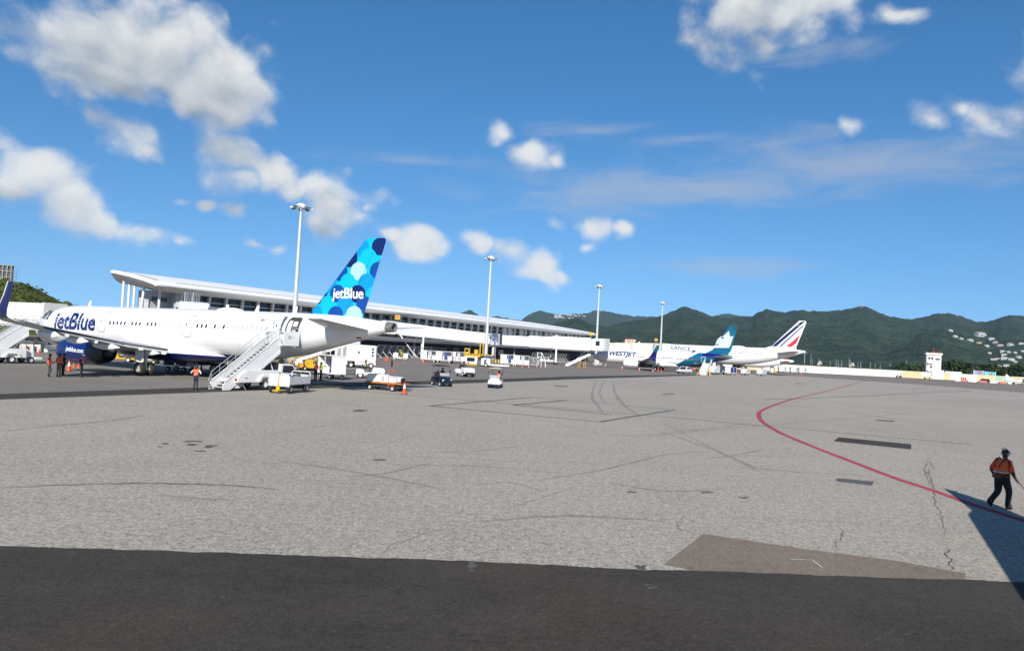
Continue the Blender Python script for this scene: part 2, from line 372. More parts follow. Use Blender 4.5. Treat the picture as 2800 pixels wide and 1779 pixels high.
M_LINE = asphalt('black line paint', (0.0369, 0.0353, 0.0328), .3, .3, fine=8)
M_SKID2 = asphalt('dark tyre rubber trace', (0.1435, 0.1337, 0.1197), .5, .3, fine=7)
M_RED = asphalt('worn red line paint', (0.2952, 0.0451, 0.0590), .22, .25, (1.05, 1.2, 1.2), fine=14)
M_OLIVE = asphalt('faded yellow line paint', (0.1025, 0.0886, 0.0410), .25, .35, fine=9)
M_WLINE = asphalt('white line paint', (0.4510, 0.4428, 0.4264), .2, .2, fine=10)

def sheet(name, pts, z, mat):
    me = bpy.data.meshes.new(name); me.from_pydata([(p.x, p.y, z) for p in pts], [], [tuple(range(len(pts)))])
    bm = bmesh.new(); bm.from_mesh(me); bmesh.ops.recalc_face_normals(bm, faces=bm.faces)
    for f_ in bm.faces:
        if f_.normal.z < 0: f_.normal_flip()
    bmesh.ops.triangulate(bm, faces=bm.faces); bm.to_mesh(me); bm.free(); me.materials.append(mat)
    o = bpy.data.objects.new(name, me); C.objects.link(o); o['kind'] = 'structure'; return o
def smooth_line(pts, n=8):
    out = []
    for i in range(len(pts) - 1):
        p0, p1, p2, p3 = pts[max(i - 1, 0)], pts[i], pts[i + 1], pts[min(i + 2, len(pts) - 1)]
        for k in range(n):
            t = k / n
            out.append(.5 * ((2 * p1) + (p2 - p0) * t + (2 * p0 - 5 * p1 + 4 * p2 - p3) * t * t + (3 * p1 - p0 - 3 * p2 + p3) * t ** 3))
    out.append(pts[-1]); return out
def stripe(name, pts, wid, z, mat, n=8, wob=0.0, taper=False, kind='structure'):
    P = smooth_line(pts, n) if n else pts
    vs = []; fs = []
    for i, p in enumerate(P):
        d = (P[min(i + 1, len(P) - 1)] - P[max(i - 1, 0)]); d.z = 0; d.normalize(); q = Vector((-d.y, d.x, 0))
        hw = wid / 2 * (1 + (random.uniform(-wob, wob) if wob else 0))
        if taper: hw *= max(.08, math.sin(PI * (i + .3) / (len(P) - .4)) ** .6)
        jit = q * (random.uniform(-1, 1) * wob * wid * .6 if wob else 0)
        vs += [p + q * hw + jit, p - q * hw + jit]
    for i in range(len(P) - 1): fs.append((2 * i, 2 * i + 1, 2 * i + 3, 2 * i + 2))
    me = bpy.data.meshes.new(name); me.from_pydata([(v.x, v.y, z) for v in vs], [], fs); me.materials.append(mat)
    o = bpy.data.objects.new(name, me); C.objects.link(o); o['kind'] = kind; return o
def GP(l): return [G(x, y) for x, y in l]

me = bpy.data.meshes.new('ground'); L = 26000
me.from_pydata([(-L, -L, 0), (L, -L, 0), (L, L, 0), (-L, L, 0)], [], [(0, 1, 2, 3)]); me.materials.append(M_GROUND)
o = bpy.data.objects.new('ground', me); C.objects.link(o); o['kind'] = 'structure'
STRIP_TOP = [(0, 1077), (600, 1057), (1100, 1043), (1420, 1034), (1550, 1029), (1908, 1023.5)]
STRIP_BOT = [(1908, 1026), (1550, 1037), (1420, 1042.5), (1100, 1053), (600, 1071), (0, 1092)]
far_l = G(0, 1077) + (G(0, 1077) - G(600, 1057)) * 2
near_l = G(0, 1092) + (G(0, 1092) - G(600, 1071)) * 2
sheet('apron', [near_l] + GP(STRIP_BOT[::-1]) + GP([(1908, 1026), (1975, 1020), (2100, 1024), (2200, 1029), (2350, 1040), (2574, 1055), (2800, 1073)]) + [Vector((120, 60, 0)), Vector((120, -60, 0)), Vector((-120, -60, 0))], .004, M_APRON)
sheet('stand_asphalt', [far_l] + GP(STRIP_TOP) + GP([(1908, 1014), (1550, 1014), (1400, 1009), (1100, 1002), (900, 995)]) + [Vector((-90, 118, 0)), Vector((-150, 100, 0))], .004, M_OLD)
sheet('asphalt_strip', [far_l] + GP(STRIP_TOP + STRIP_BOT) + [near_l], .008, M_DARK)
edge = [(0, 1492), (650, 1513), (1300, 1535), (1700, 1555), (1924, 1561), (2300, 1575), (2636, 1586), (2800, 1592)]
e0 = G(0, 1492) + (G(0, 1492) - G(650, 1513)) * 3; e1 = G(2800, 1592) + (G(2800, 1592) - G(2300, 1575)) * 4
pe = [e0] + smooth_line(GP(edge), 10) + [e1]
pe2 = []
for p, q in zip(pe, pe[1:]): pe2 += [p + (q - p) * k / 6 for k in range(6)]
pe = [p + Vector((0, .05 * noise.noise(p * 1.7) + .035 * noise.noise(p * 6.0), 0)) for p in pe2 + [pe[-1]]]
sheet('foreground_asphalt', pe + [Vector((60, -30, 0)), Vector((-60, -30, 0))], .012, M_DARK)
sheet('asphalt_patch', GP([(1924, 1459), (2210, 1502), (2450, 1533), (2640, 1567), (2637, 1590), (2300, 1580), (1924, 1566), (1814, 1542.5)]), .008, M_BROWN)
sheet('trench_patch', GP([(2293, 1195), (2492, 1214), (2491, 1228), (2279, 1206)]), .008, M_DARK)
sheet('trench_patch', GP([(2293, 1307), (2390, 1316), (2384, 1327), (2290, 1316), (2284, 1310)]), .008, M_STAIN)
for a in ([(1808, 1077), (1842, 1075), (1845, 1077.5), (1812, 1079)], [(2392, 1147), (2446, 1150), (2445, 1153), (2395, 1150)], [(2175, 1047), (2200, 1048), (2195, 1049.5), (2172, 1048.5)], [(1512, 1054), (1555, 1055), (1550, 1057.5), (1518, 1056.5)]):
    sheet('small_patch', GP(a), .008, M_STAIN)
random.seed(3)
def stain(cx, cy, rx, ry, z=.008, mat=None, name='stain'):
    pts = []
    ph = random.uniform(0, 6)
    for k in range(18):
        a = 2 * PI * k / 18; rr = 1 + .38 * noise.noise(Vector((math.cos(a) * 1.5 + cx, math.sin(a) * 1.5 + cy, ph)))* 2
        pts.append(G(cx + rx * rr * math.cos(a), cy + ry * rr * math.sin(a)))
    return sheet(name, pts, z, mat or M_STAIN)
for (x, y, rx, ry) in [(452, 1213, 10, 2.4), (437, 1221, 8, 1.5), (530, 1207, 26, 2.2), (522, 1215, 18, 2.0), (570, 1222, 13, 2.6), (580, 1218, 15, 1.6), (548, 1233, 20, 1.4), (1036, 1257, 16, 2.8), (985, 1122, 22, 2.2), (1725, 1345, 14, 2.2), (1930, 1345, 18, 2.5), (2035, 1360, 14, 2)]:
    stain(x, y, rx, ry)
for (x, y, rx, ry) in [(1290, 1546, 11, 10), (1287, 1560, 6, 5), (1770, 1600, 12, 2.5), (1782, 1608, 14, 3), (1794, 1604, 6, 1.6), (2480, 1735, 12, 2), (610, 1635, 7, 1.6), (860, 1722, 6, 1.4)]:
    stain(x, y, rx, ry, .016, M_CRACK)
stain(1753, 1549, 18, 6, .008, M_CRACK, 'manhole_cover')
# painted lines
RED = [(2366, 1040), (2279, 1064), (2186, 1086), (2120, 1106), (2085, 1121), (2075, 1131), (2083, 1151), (2128, 1180), (2209, 1215), (2326, 1260.5), (2442, 1304.7), (2558, 1343), (2675, 1384), (2800, 1423), (2950, 1470)]
stripe('red_line', GP(RED), .34, .010, M_RED, 10)
stripe('yellow_line', GP([(760, 1044), (1100, 1079), (1500, 1112), (2000, 1156), (2300, 1183), (2657, 1215)]), .17, .0105, M_OLIVE, 6, .08)
LZ = .0088
for l in ([(1174, 1109.5), (1456, 1086), (1845, 1120), (1640, 1153), (1174, 1109.5)], [(1404, 1107), (1552, 1094)], [(1404, 1107), (1672, 1133)]):
    LZ = LZ + .0003; stripe('black_line', GP(l), .26, LZ, M_LINE, 0)
stripe('black_line', GP([(2090, 1092), (2300, 1085), (2660, 1068)]), .3, .0087, M_LINE, 4, .2)
for l in ([(2375, 1113), (2490, 1122)], [(2375, 1121), (2490, 1131)], [(2120, 1107), (2230, 1114)], [(2560, 1097), (2640, 1100)]):
    stripe('faded_line', GP(l), .35, .009, M_SKID, 0, .1)
stripe('white_mark', GP([(2161, 1529), (2221, 1531.5), (2248, 1551.7)]), .035, .014, M_WLINE, 0)
for k in range(5):
    stripe('white_hatch_line', GP([(1015 + 13 * k, 1002 - 2.2 * k), (1062 + 17 * k, 1001 + 3 - 3.4 * k + k)]), .35, .012, M_WLINE, 0)
# tyre traces
TZ = .0046
for l, wd in (([(1633, 1035), (1619, 1078), (1632, 1105), (1651, 1132)], .28), ([(1675, 1042), (1682, 1074), (1705, 1105), (1750, 1138)], .28), ([(1655, 1036), (1640, 1070), (1652, 1100)], .2),
              ([(0, 1333), (249, 1323), (448, 1321.6), (623, 1326.6), (762, 1337.5)], .2),               ([(1390, 1390), (1570, 1330)], .06), ([(1750, 1160), (1950, 1230), (2100, 1300)], .16), ([(1800, 1150), (2000, 1250), (2120, 1290)], .12),
              ([(1500, 1150), (1700, 1190), (2000, 1170), (2600, 1120)], .15),
              ([(0, 1180), (150, 1162), (300, 1152), (400, 1135)], .12), ([(650, 1190), (820, 1175), (900, 1160)], .1)):
    TZ = TZ + .0002; stripe('tyre_trace', GP(l), wd, TZ, M_SKID2 if l[0][0] == 0 and l[0][1] > 1300 else M_SKID, 10, .35, True)
# long faint traces of turning tyres
random.seed(12)
for k in range(16):
    x, y = random.uniform(200, 2500), random.uniform(1110, 1440); a = random.uniform(-.25, .25); L_ = random.uniform(150, 500); cv = random.uniform(-40, 40) * (y - 1000) / 400
    TZ += .0001; stripe('tyre_trace', GP([(x, y), (x + L_ * .5, y + L_ * .5 * a + cv * .5), (x + L_, y + L_ * a)]), random.uniform(.08, .2), TZ, M_SKID, 8, .4, True)
# cracks
def crack(pts, wd=.035):
    global TZ
    TZ += .0002; P = smooth_line(GP(pts), 22); P = [p + Vector((.10 * noise.noise(p * 2.3), .16 * noise.noise(p * 2.1 + Vector((7, 3, 0))), 0)) + Vector((.05 * noise.noise(p * 9), .06 * noise.noise(p * 8 + Vector((7, 3, 0))), 0)) for p in P]
    stripe('crack', P, wd, TZ, M_CRACK, 0, .45, True)
crack([(2536, 1240), (2540, 1262), (2552, 1277), (2538, 1292), (2545, 1312), (2553, 1340), (2560, 1376), (2575, 1420), (2590, 1470)], .035)
crack([(2590, 1495), (2592, 1520), (2604, 1560)], .035)
crack([(2535, 1262), (2528, 1290), (2545, 1330)], .03)
crack([(2302, 1445), (2300, 1465), (2284, 1497)], .025)
crack([(1870, 1410), (1850, 1440), (1890, 1455)], .02); crack([(1230, 1440), (1100, 1480), (1040, 1515)], .015)
crack([(0, 1180), (200, 1160), (330, 1145), (400, 1135)], .03)
crack([(700, 1250), (1000, 1230), (1150, 1180)], .012)
random.seed(77)
M_SCUFF = asphalt('pale scuff', (0.0508, 0.0476, 0.0435), .7, .5, fine=20)
for k in range(26):
    x, y = random.uniform(0, 2800), random.uniform(1610, 1775); dx = random.uniform(20, 120); dy = -dx * random.uniform(-.1, .75)
    TZ += .0002; stripe('scuff', GP([(x, y), (x + dx * .5, y + dy * .45), (x + dx, y + dy)]), random.uniform(.01, .05), .0125 + (TZ - .0046) * .25, M_SCUFF, 6, .4, True)

# ------------------------------------------------------------------ hills
def forest(name, dark, light, sc=.02, bumpd=6.0, dry=None):
    m = bpy.data.materials.new(name); m.use_nodes = True; t = m.node_tree; b = t.nodes['Principled BSDF']
    b.inputs['Roughness'].default_value = 1.0; b.inputs['Specular IOR Level'].default_value = .05
    co = t.nodes.new('ShaderNodeTexCoord').outputs['Object']
    def nz(s_, d, ro=.65):
        n = nd(t, 'ShaderNodeTexNoise', i_Scale=s_, i_Detail=d, i_Roughness=ro); t.links.new(co, n.inputs['Vector']); return n.outputs[0]
    n1 = nz(sc, 6.0); n2 = nz(sc * 6, 4.0, .7)
    v = mth(t, 'ADD', mth(t, 'MULTIPLY', n1, .45), mth(t, 'MULTIPLY', n2, .55))
    c = mixc(t, sstep(t, v, .40, .60), dark, light)
    if dry: c = mixc(t, sstep(t, nz(sc * .5, 5.0), .6, .75, 0, .8), c, dry)
    t.links.new(c, b.inputs['Base Color'])
    bp = nd(t, 'ShaderNodeBump', i_Strength=.8, i_Distance=bumpd); t.links.new(n2, bp.inputs['Height']); t.links.new(bp.outputs[0], b.inputs['Normal'])
    return m
M_FOR = forest('forested slope', (.010, .020, .012), (.037, .055, .029), .012, 6.0, (.05, .052, .028))
M_FARFOR = forest('far forested slope', (.017, .030, .017), (.042, .058, .032), .01, 5.0)
def interp(tab, x):
    if x <= tab[0][0]: return tab[0][1]
    for (x0, y0), (x1, y1) in zip(tab, tab[1:]):
        if x <= x1:
            t = (x - x0) / (x1 - x0); return y0 + (y1 - y0) * (t * t * (3 - 2 * t) * .5 + t * .5)
    return tab[-1][1]
HILLS = []
def hill(name, tab, ridge, foot, back, mat, ncol, nrow, seed, amp, rough=3.0, shape=1.25, spread=0):
    """Ridge line read from the picture as directions; slopes run down to the foot with spurs and gullies."""
    x0, x1 = tab[0][0], tab[-1][0]; vs = []; fs = []
    rows = nrow + 6
    def height(px, v):
        y = interp(tab, px); d = ray(px, y); Yr = ridge * (1 + .10 * noise.noise(Vector((px * .004, seed, 0))))
        top = CAM + d * (Yr / d.y)
        return top, Yr
    for i in range(ncol + 1):
        px = x0 + (x1 - x0) * i / ncol
        top, Yr = height(px, 0)
        ed = min(1, i / (ncol * .06 + 1e-6), (ncol - i) / (ncol * .06 + 1e-6)) if spread else 1
        for j in range(rows + 1):
            if j <= nrow:
                v = j / nrow; Y = foot + (Yr - foot) * v
                sx_ = top.x / top.y * Y
                h = top.z * (v ** shape)
                gk = 1 / (ridge * .085)
                sp = noise.fractal(Vector((sx_ * gk, Y * gk * .7, seed)), 1.0, 2.1, 4)
                sp2 = 1 - abs(noise.noise(Vector((sx_ * gk * .8 + Y * gk * .3, Y * gk * .25, seed + 9)))) * 2
                wgt = math.sin(PI * min(1, v)) ** .8
                h += amp * wgt * (sp * .9 + sp2 * .25 - .1)
                h += rough * noise.noise(Vector((sx_ * .035, Y * .035, seed))) * min(1, 4 * v) + rough * .7 * noise.noise(Vector((sx_ * .11, Y * .11, seed)))* min(1, 4 * v)
                if v == 1.0: h += rough * .8 * noise.noise(Vector((px * .35, 1, seed)))
            else:
                v = (j - nrow) / 6; Y = Yr + (back - Yr) * v; sx_ = top.x / top.y * Y; h = top.z * (1 - v) ** 1.5
            vs.append((sx_, Y, max(h, -5 if j else -2)))
    n = rows + 1
    for i in range(ncol):
        for j in range(rows): fs.append((i * n + j, (i + 1) * n + j, (i + 1) * n + j + 1, i * n + j + 1))
    me = bpy.data.meshes.new(name); me.from_pydata(vs, [], fs); me.materials.append(mat); me.shade_smooth()
    ob = bpy.data.objects.new(name, me); C.objects.link(ob); ob['kind'] = 'structure'
    HILLS.append(ob); return ob
L2 = [(1560, 930), (1600, 912), (1643, 898), (1695, 884), (1736, 875), (1791, 868), (1812, 862), (1841, 849), (1870, 837), (1899, 846), (1922, 855), (1951, 864), (1986, 869), (2056, 864), (2073, 853), (2094, 845.6), (2120, 850.5), (2146, 854), (2184, 847.6), (2225, 851), (2262, 850.4), (2300, 847.4), (2332, 842.4), (2349.5, 838), (2369.5, 838), (2389, 847.4), (2412, 858.6), (2437, 866), (2462, 868.6), (2486.6, 872.8), (2519, 868.6), (2549, 860), (2574, 856), (2599, 856.6), (2624, 863.6), (2648.5, 872), (2673.5, 879.8), (2691, 881), (2718, 874.8), (2743, 864.9), (2768, 861), (2800, 863.6), (2900, 868), (3000, 880), (3100, 900)]
hill('hills', L2, 3000, 1250, 4200, M_FOR, 560, 90, 2.0, 20, 4)
L1 = [(1050, 905), (1150, 890), (1220, 870), (1256, 856), (1271, 851), (1286, 847), (1299, 855), (1311, 863), (1341, 867), (1361, 863.5), (1379, 868.5), (1421, 876), (1448, 858.6), (1473, 849), (1498, 853.6), (1523, 860), (1550, 859), (1579, 858), (1608, 856), (1623, 848.5), (1637, 848.5), (1666, 852), (1695, 858), (1730, 863.6), (1782, 865), (1850, 871), (1920, 868), (1951, 864), (1975, 858.5), (1995, 857.5), (2025, 864), (2100, 870), (2300, 880)]
hill('distant_hills', L1, 5600, 3600, 7000, M_FARFOR, 300, 50, 5.0, 40, 6)
L3 = [(1440, 925), (1480, 902), (1512, 885), (1531, 878.5), (1550, 873.5), (1575, 869), (1587, 871), (1600, 878.5), (1612, 886), (1631, 891), (1650, 893.5), (1680, 905), (1740, 940)]
hill('spur_hill', L3, 2500, 1500, 3000, M_FOR, 140, 40, 8.0, 14, 5)
SPUR = [(2330, 978), (2400, 962), (2470, 935), (2540, 906), (2575, 902), (2620, 915), (2680, 935), (2740, 957), (2790, 975), (2850, 985)]
hill('spur_hill', SPUR, 2000, 1150, 2600, M_FOR, 200, 50, 11.0, 14, 4)
LH = [(-500, 700), (-250, 725), (-100, 742), (0, 761), (27, 768), (69, 776), (91, 786), (115, 798), (143, 812), (170, 825.5), (192, 834), (209, 838), (240, 852), (300, 880), (340, 900)]
M_SCRUB = forest('dry green scrub', (.038, .048, .011), (.10, .112, .024), .16, .6, (.16, .14, .06))
left_hill = hill('scrub_hill', LH, 330, 230, 470, M_SCRUB, 120, 40, 4.0, 2.5, .5, .95)
tag(left_hill, kind='structure')
bpy.context.view_layer.update()
from mathutils.bvhtree import BVHTree
dgr = bpy.context.evaluated_depsgraph_get()
BVH = [BVHTree.FromObject(h, dgr) for h in HILLS]
def hit(px, py):
    d = ray(px, py).normalized(); best = None
    for k, b in enumerate(BVH):
        r = b.ray_cast(CAM, d)
        if r[0] is not None and (best is None or r[3] < best[1]): best = (r[0], r[3], k)
    return best

# bushes standing out of the scrub hill
random.seed(21)
M_LEAF = [pm('scrub leaves dark', (.030, .045, .010), .9, var=.3, scale=.5, spec=.1), pm('scrub leaves light', (.08, .092, .018), .9, var=.3, scale=.5, spec=.1), pm('scrub leaves olive', (.065, .082, .017), .9, var=.3, scale=.5, spec=.1)]
b = MB()
me = left_hill.data
cnt = 0
def clump(b, p, r, n, flat=.7, mi=0):
    for _ in range(n):
        a = random.uniform(0, 2 * PI); u = random.uniform(-.2, 1); q = math.sqrt(max(0, 1 - u * u)); rr = r * random.uniform(.65, 1.05)
        c = Vector((p[0] + rr * q * math.cos(a), p[1] + rr * q * math.sin(a), p[2] + rr * u * flat)); s_ = r * random.uniform(.22, .42)
        ax = Vector((random.uniform(-1, 1), random.uniform(-1, 1), random.uniform(-.3, 1))).normalized(); u1 = ax.orthogonal().normalized() * s_; v1 = ax.cross(u1).normalized() * s_ * random.uniform(.6, 1)
        b.add([c - u1 - v1, c + u1 - v1 * .4, c + u1 * .5 + v1, c - u1 * .8 + v1 * .7], [(0, 1, 2, 3)], mi)
polys = [p for p in me.polygons if p.center.z > 2 and p.center.y < 345]
for _ in range(2600):
    p = random.choice(polys).center
    q = (p.x + random.uniform(-2, 2), p.y + random.uniform(-2, 2), p.z + .1)
    clump(b, q, random.choice((.4, .5, .6, .8, 1.1)), 18, .8, random.choice((0, 1, 1, 2, 2)))
o = b.build('scrub', M_LEAF); tag(o, 'dense low scrub covering the hill at the left edge', 'scrub', kind='stuff')

# houses on the hillsides
M_HW = pm('house white', (.40, .39, .37), .7, var=.1, scale=.2)
M_HP = pm('house salmon', (.55, .36, .28), .7, var=.08, scale=.2)
M_ROOFS = [pm('house roof white', (.38, .38, .37), .6, var=.12), pm('house roof red', S(165, 92, 70), .7, var=.1), pm('house roof grey', (.34, .35, .36), .7, var=.1)]
HP = [(2598, 905, 12, 'long low'), (2611, 921, 13, 'cube-like'), (2628, 927, 10, 'small tan'), (2652, 932, 16, 'broad'), (2680, 918, 26, 'large white terraced'), (2676, 939, 14, 'salmon'), (2698, 947, 12, 'plain'), (2710, 929, 16, 'gabled'),
      (2722, 938, 14, 'flat'), (2733, 946, 16, 'salmon-roofed'), (2762, 944, 16, 'wide'), (2792, 941, 12, 'rightmost flat roofed'), (2740, 963, 14, 'low'), (2745, 972, 14, 'bright white'), (2757, 964, 10, 'narrow'), (2775, 966, 9, 'tiny'),
      (2728, 984, 14, 'apartment'), (2745, 983, 18, 'block'), (2764, 985, 16, 'villa'), (2776, 991, 10, 'cottage'), (2785, 978, 14, 'stepped white'), (2715, 984, 14, 'pinkish'), (2730, 1003, 14, 'multi-storey'), (2752, 1003, 18, 'long multi-storey'), (2780, 1006, 9, 'shed'), (2797, 962, 10, 'small white right-edge'), (2706, 967, 9, 'pale')]
FH = [(1519, 864, 10), (1531, 864, 10), (1545, 860, 8), (1553, 863, 10), (1562, 863, 8), (1573, 864, 9), (1520, 869, 11), (1530, 868, 9), (1539, 869, 9), (1557, 871, 8), (1566, 870, 8), (1583, 864, 7), (1597, 865, 7), (1591, 860, 5)]
def house(p, wid, hgt, label, grp, roof, wall, rz):
    t = thing('hillside_house', label, 'house', p - Vector((0, 0, hgt * .5)), rz, grp)
    w2 = wid / 2
    mk('wall', wall, t, lambda b: (b.bb(-w2, w2, -w2 * .55, w2 * .55, 0, hgt * 1.45), b.bb(-w2 * .35, w2, -w2 * .75, w2 * .4, 0, hgt * 1.1)))
    mk('roof', roof, t, lambda b: b.loft([[(-w2 * 1.08, -w2 * .65, hgt * 1.45), (w2 * 1.08, -w2 * .65, hgt * 1.45), (w2 * 1.08, w2 * .65, hgt * 1.45), (-w2 * 1.08, w2 * .65, hgt * 1.45)], [(-w2 * .7, -.05 * w2, hgt * 1.85), (w2 * .7, -.05 * w2, hgt * 1.85), (w2 * .7, .05 * w2, hgt * 1.85), (-w2 * .7, .05 * w2, hgt * 1.85)]]))
    nw = 3 if wid < 18 else 5
    for k in range(nw):
        mk('window', GLASSD, t, lambda b: b.box((-w2 * .8 + 1.6 * w2 * (k + .5) / nw, -w2 * .55 - .03 - (.2 * w2 if (-w2 * .8 + 1.6 * w2 * (k + .5) / nw) > -w2 * .35 else 0), hgt * .72), (wid * .1, .1, hgt * .4)))
random.seed(5)
SIDE = ['nearest the skyline saddle', 'just below the topmost villa', 'left of the big terraced one']
for k, (x, y, wpx, word) in enumerate(HP):
    h = hit(x, y)
    if not h: continue
    wid = wpx * h[1] / FPX * .78
    house(h[0], wid, max(3.0, wid * .32), '%s house on the green hillside behind the airfield wall at right' % word, 'houses on the right hillside',
          M_ROOFS[1] if 'salmon' in word or 'pink' in word else M_ROOFS[2] if k % 5 == 3 else M_ROOFS[0], M_HP if word == 'salmon' else M_HW, random.uniform(-.5, .5))
for k, (x, y, wpx) in enumerate(FH):
    h = hit(x, y)
    if not h: continue
    wid = wpx * h[1] / FPX * .9
    house(h[0], wid, wid * .3, 'tiny pale house on the distant ridge above the far end of the terminal roof', 'houses on the distant ridge', M_ROOFS[0], M_HW, random.uniform(-.4, .4))
h = hit(1722, 934)
if h:
    p = h[0]; wd = 30 * h[1] / FPX
    house(p, wd, wd * .22, 'peach house with red roof at the hill foot behind the far boarding bridge', None, M_ROOFS[1], pm('peach wall', (.62, .45, .33), .7), .1)
# radar dome on the summit
h = hit(2355, 841)
p = h[0]
t = thing('summit_radome', 'white radar dome on a short tower at the highest summit', 'radar dome', p, 0)
k_ = h[1] / FPX
mk('tower', STEEL, t, lambda b: [b.cyl((dx * 2.5 * k_, dy * 2.5 * k_, -3), (dx * 1.5 * k_, dy * 1.5 * k_, 6 * k_), .35 * k_, n=6) for dx in (-1, 1) for dy in (-1, 1)])
mk('dome', M_HW, t, lambda b: b.ball((0, 0, 8 * k_), 2.6 * k_, 12), smooth=True)

# ------------------------------------------------------------------ unfinished building on the left hill
h = hit(14, 766); Yb = 345.0
base = DY(14, 772, Yb)
t = thing('unfinished_building', 'unfinished concrete building with scaffolding on the hilltop at the left edge', 'building', (base.x, base.y, base.z - 3), R_(24))
px_ = Yb / FPX; WB, DB, HB = 31 * px_, 28 * px_, 48 * px_ + 3
for k in range(4):
    mk('floor_slab', CONCR, t, lambda b: b.bb(-WB / 2, WB / 2, -DB / 2, DB / 2, 2.5 + k * (HB - 3) / 3 - .14 + .2, 2.5 + k * (HB - 3) / 3 + .14 + .2))
for ix in range(4):
    for iy in (0, 1, 2):
        mk('column', CONCR, t, lambda b: b.box((-WB / 2 + .2 + ix * (WB - .4) / 3, -DB / 2 + .2 + iy * (DB - .4) / 2, HB / 2), (.32, .32, HB)))
mk('wall', M_HW, t, lambda b: b.bb(-WB / 2 + .4, -WB * .1, -DB / 2 - .05, -DB / 2 + .12, 2.6, 4.9))
mk('wall', DGREY, t, lambda b: (b.bb(-WB / 2 + .5, WB / 2 - .5, -DB / 2 + .7, -DB / 2 + .9, .5, HB - .4), b.bb(WB / 2 - .9, WB / 2 - .7, -DB / 2 + .95, DB / 2 - .4, .5, HB - .4), b.bb(-WB / 2 + .1, WB / 2 - .1, DB / 2 - .3, DB / 2 - .1, 0, HB - .4)))  # added inner walls, coloured dark to stand in for shade behind the openings
mk('scaffolding', STEEL, t, lambda b: ([b.cyl((WB / 2 + .3 + i * .9, -DB / 2 + j * DB / 2, 0), (WB / 2 + .3 + i * .9, -DB / 2 + j * DB / 2, HB * .86), .05, n=5) for i in (0, 1) for j in (0, 1, 2)],
   [b.cyl((WB / 2 + .3 + i * .9, -DB / 2, z), (WB / 2 + .3 + i * .9, DB / 2, z), .04, n=5) for i in (0, 1) for z in (2, 4, 6, 8)], [b.cyl((WB / 2 + .3, -DB / 2 + j * DB / 2, z), (WB / 2 + 1.2, -DB / 2 + j * DB / 2, z), .04, n=5) for j in (0, 1, 2) for z in (2, 4, 6, 8)]))

# ------------------------------------------------------------------ perimeter wall, tower, boats, trees at the right
M_WALLW = pm('wall panel white', (.58, .56, .50), .8, var=.06, scale=.3, stretch=(1, 1, .2), dirt=(.5, .47, .4), dirt_amt=.12)
M_WALLY = pm('wall panel yellow', S(240, 220, 165), .8, var=.06, scale=.3)
M_WALLG = pm('wall panel green', S(190, 215, 180), .8, var=.06, scale=.3)
YW = 372.0
def wall_run(label, a, b_, z1, cols, n, grp='airfield wall'):
    d = b_ - a; ln = d.length; rz = math.atan2(d.y, d.x)
    t = thing('perimeter_wall', label, 'wall', a, rz)
    base = {}
    wdt = ln / n
    for k in range(n):
        c = cols[k % len(cols)] if isinstance(cols, list) else cols(k)
        if c not in base:
            bb_ = MB(); bb_.bb(.03, wdt - .03, -.10, .10, 0, z1); base[c] = bb_.build('panel', c, t); base[c].location = (k * wdt, 0, 0)
        else: part('panel', base[c], t, (k * wdt, 0, 0))
        part('post', POST, t, (k * wdt, 0, 0))
    mk('coping', M_WALLW, t, lambda q: q.bb(0, ln, -.16, .16, z1 + .01, z1 + .15))
    return t
pb = MB(); pb.bb(-.13, .13, -.15, .15, 0, 3.25); POST_O = pb.build('post', M_WALLW); POST = POST_O.data; C.objects.unlink(POST_O); bpy.data.objects.remove(POST_O)
wa, wb = G(2098, 1013), G(2470, 1032.5)
wa = dn(DY(2085, 1012, 340)); wb = dn(DY(2466, 1032, 366)); wc = dn(DY(2545, 1036, 372)); we = dn(DY(2880, 1052, 392))
wall_run('long white panelled perimeter wall between the parked jets and the watch tower', wa, wb, 3.2, [M_WALLW], 17)
wall_run('short yellow and white wall panels just left of the watch tower', wb, wc, 3.2, [M_WALLY, M_WALLY, M_WALLW], 3)
wall_run('yellow, white and pale green perimeter wall right of the watch tower', dn(DY(2573, 1038, 373)), we, 3.2,
         lambda k: {0: M_WALLY, 1: M_WALLW, 2: M_WALLW, 3: M_WALLW, 4: M_WALLY, 5: M_WALLY, 6: M_WALLG, 7: M_WALLG, 8: M_WALLY, 9: M_WALLY}.get(k, M_WALLY), 13)
wall_run('yellow perimeter wall behind the tail of the red finned jet', dn(DY(1960, 1004, 333)), wa, 3.2, [M_WALLY], 7)
# watch tower
tp = dn(DY(2549, 1038, 375)); k_ = 375 / FPX
t = thing('watch_tower', 'white three storey watch tower with red roof deck behind the airfield wall', 'tower', tp, R_(-22))
TW, TH = 35 * k_, 65 * k_
mk('wall', M_WALLW, t, lambda b: (b.bb(-TW / 2, TW / 2, -TW / 2, TW / 2, 0, TH), b.bb(TW / 2 + .01, TW / 2 + 1.4, -TW / 2 + .3, TW / 2, 0, TH * .38)))
mk('parapet', M_WALLW, t, lambda b: b.bb(-TW / 2 - .45, TW / 2 + .45, -TW / 2 - .45, TW / 2 + .45, TH + .01, TH + 1.0), bevel=.06)
rd = mk('roof_deck', pm('red deck', S(140, 60, 45), .8), t, lambda b: b.bb(-TW / 2 - .2, TW / 2 + .2, -TW / 2 - .2, TW / 2 + .2, TH + 1.01, TH + 1.25))
mk('antenna', REDP, rd, lambda b: (b.cyl((.2, 0, TH + 1.25), (.2, 0, TH + 3.4), .22, .12, 8), b.ball((.2, 0, TH + 3.2), .35, 8), b.cyl((1.9, 0, TH + 1.25), (1.9, 0, TH + 2.6), .12, n=6)))
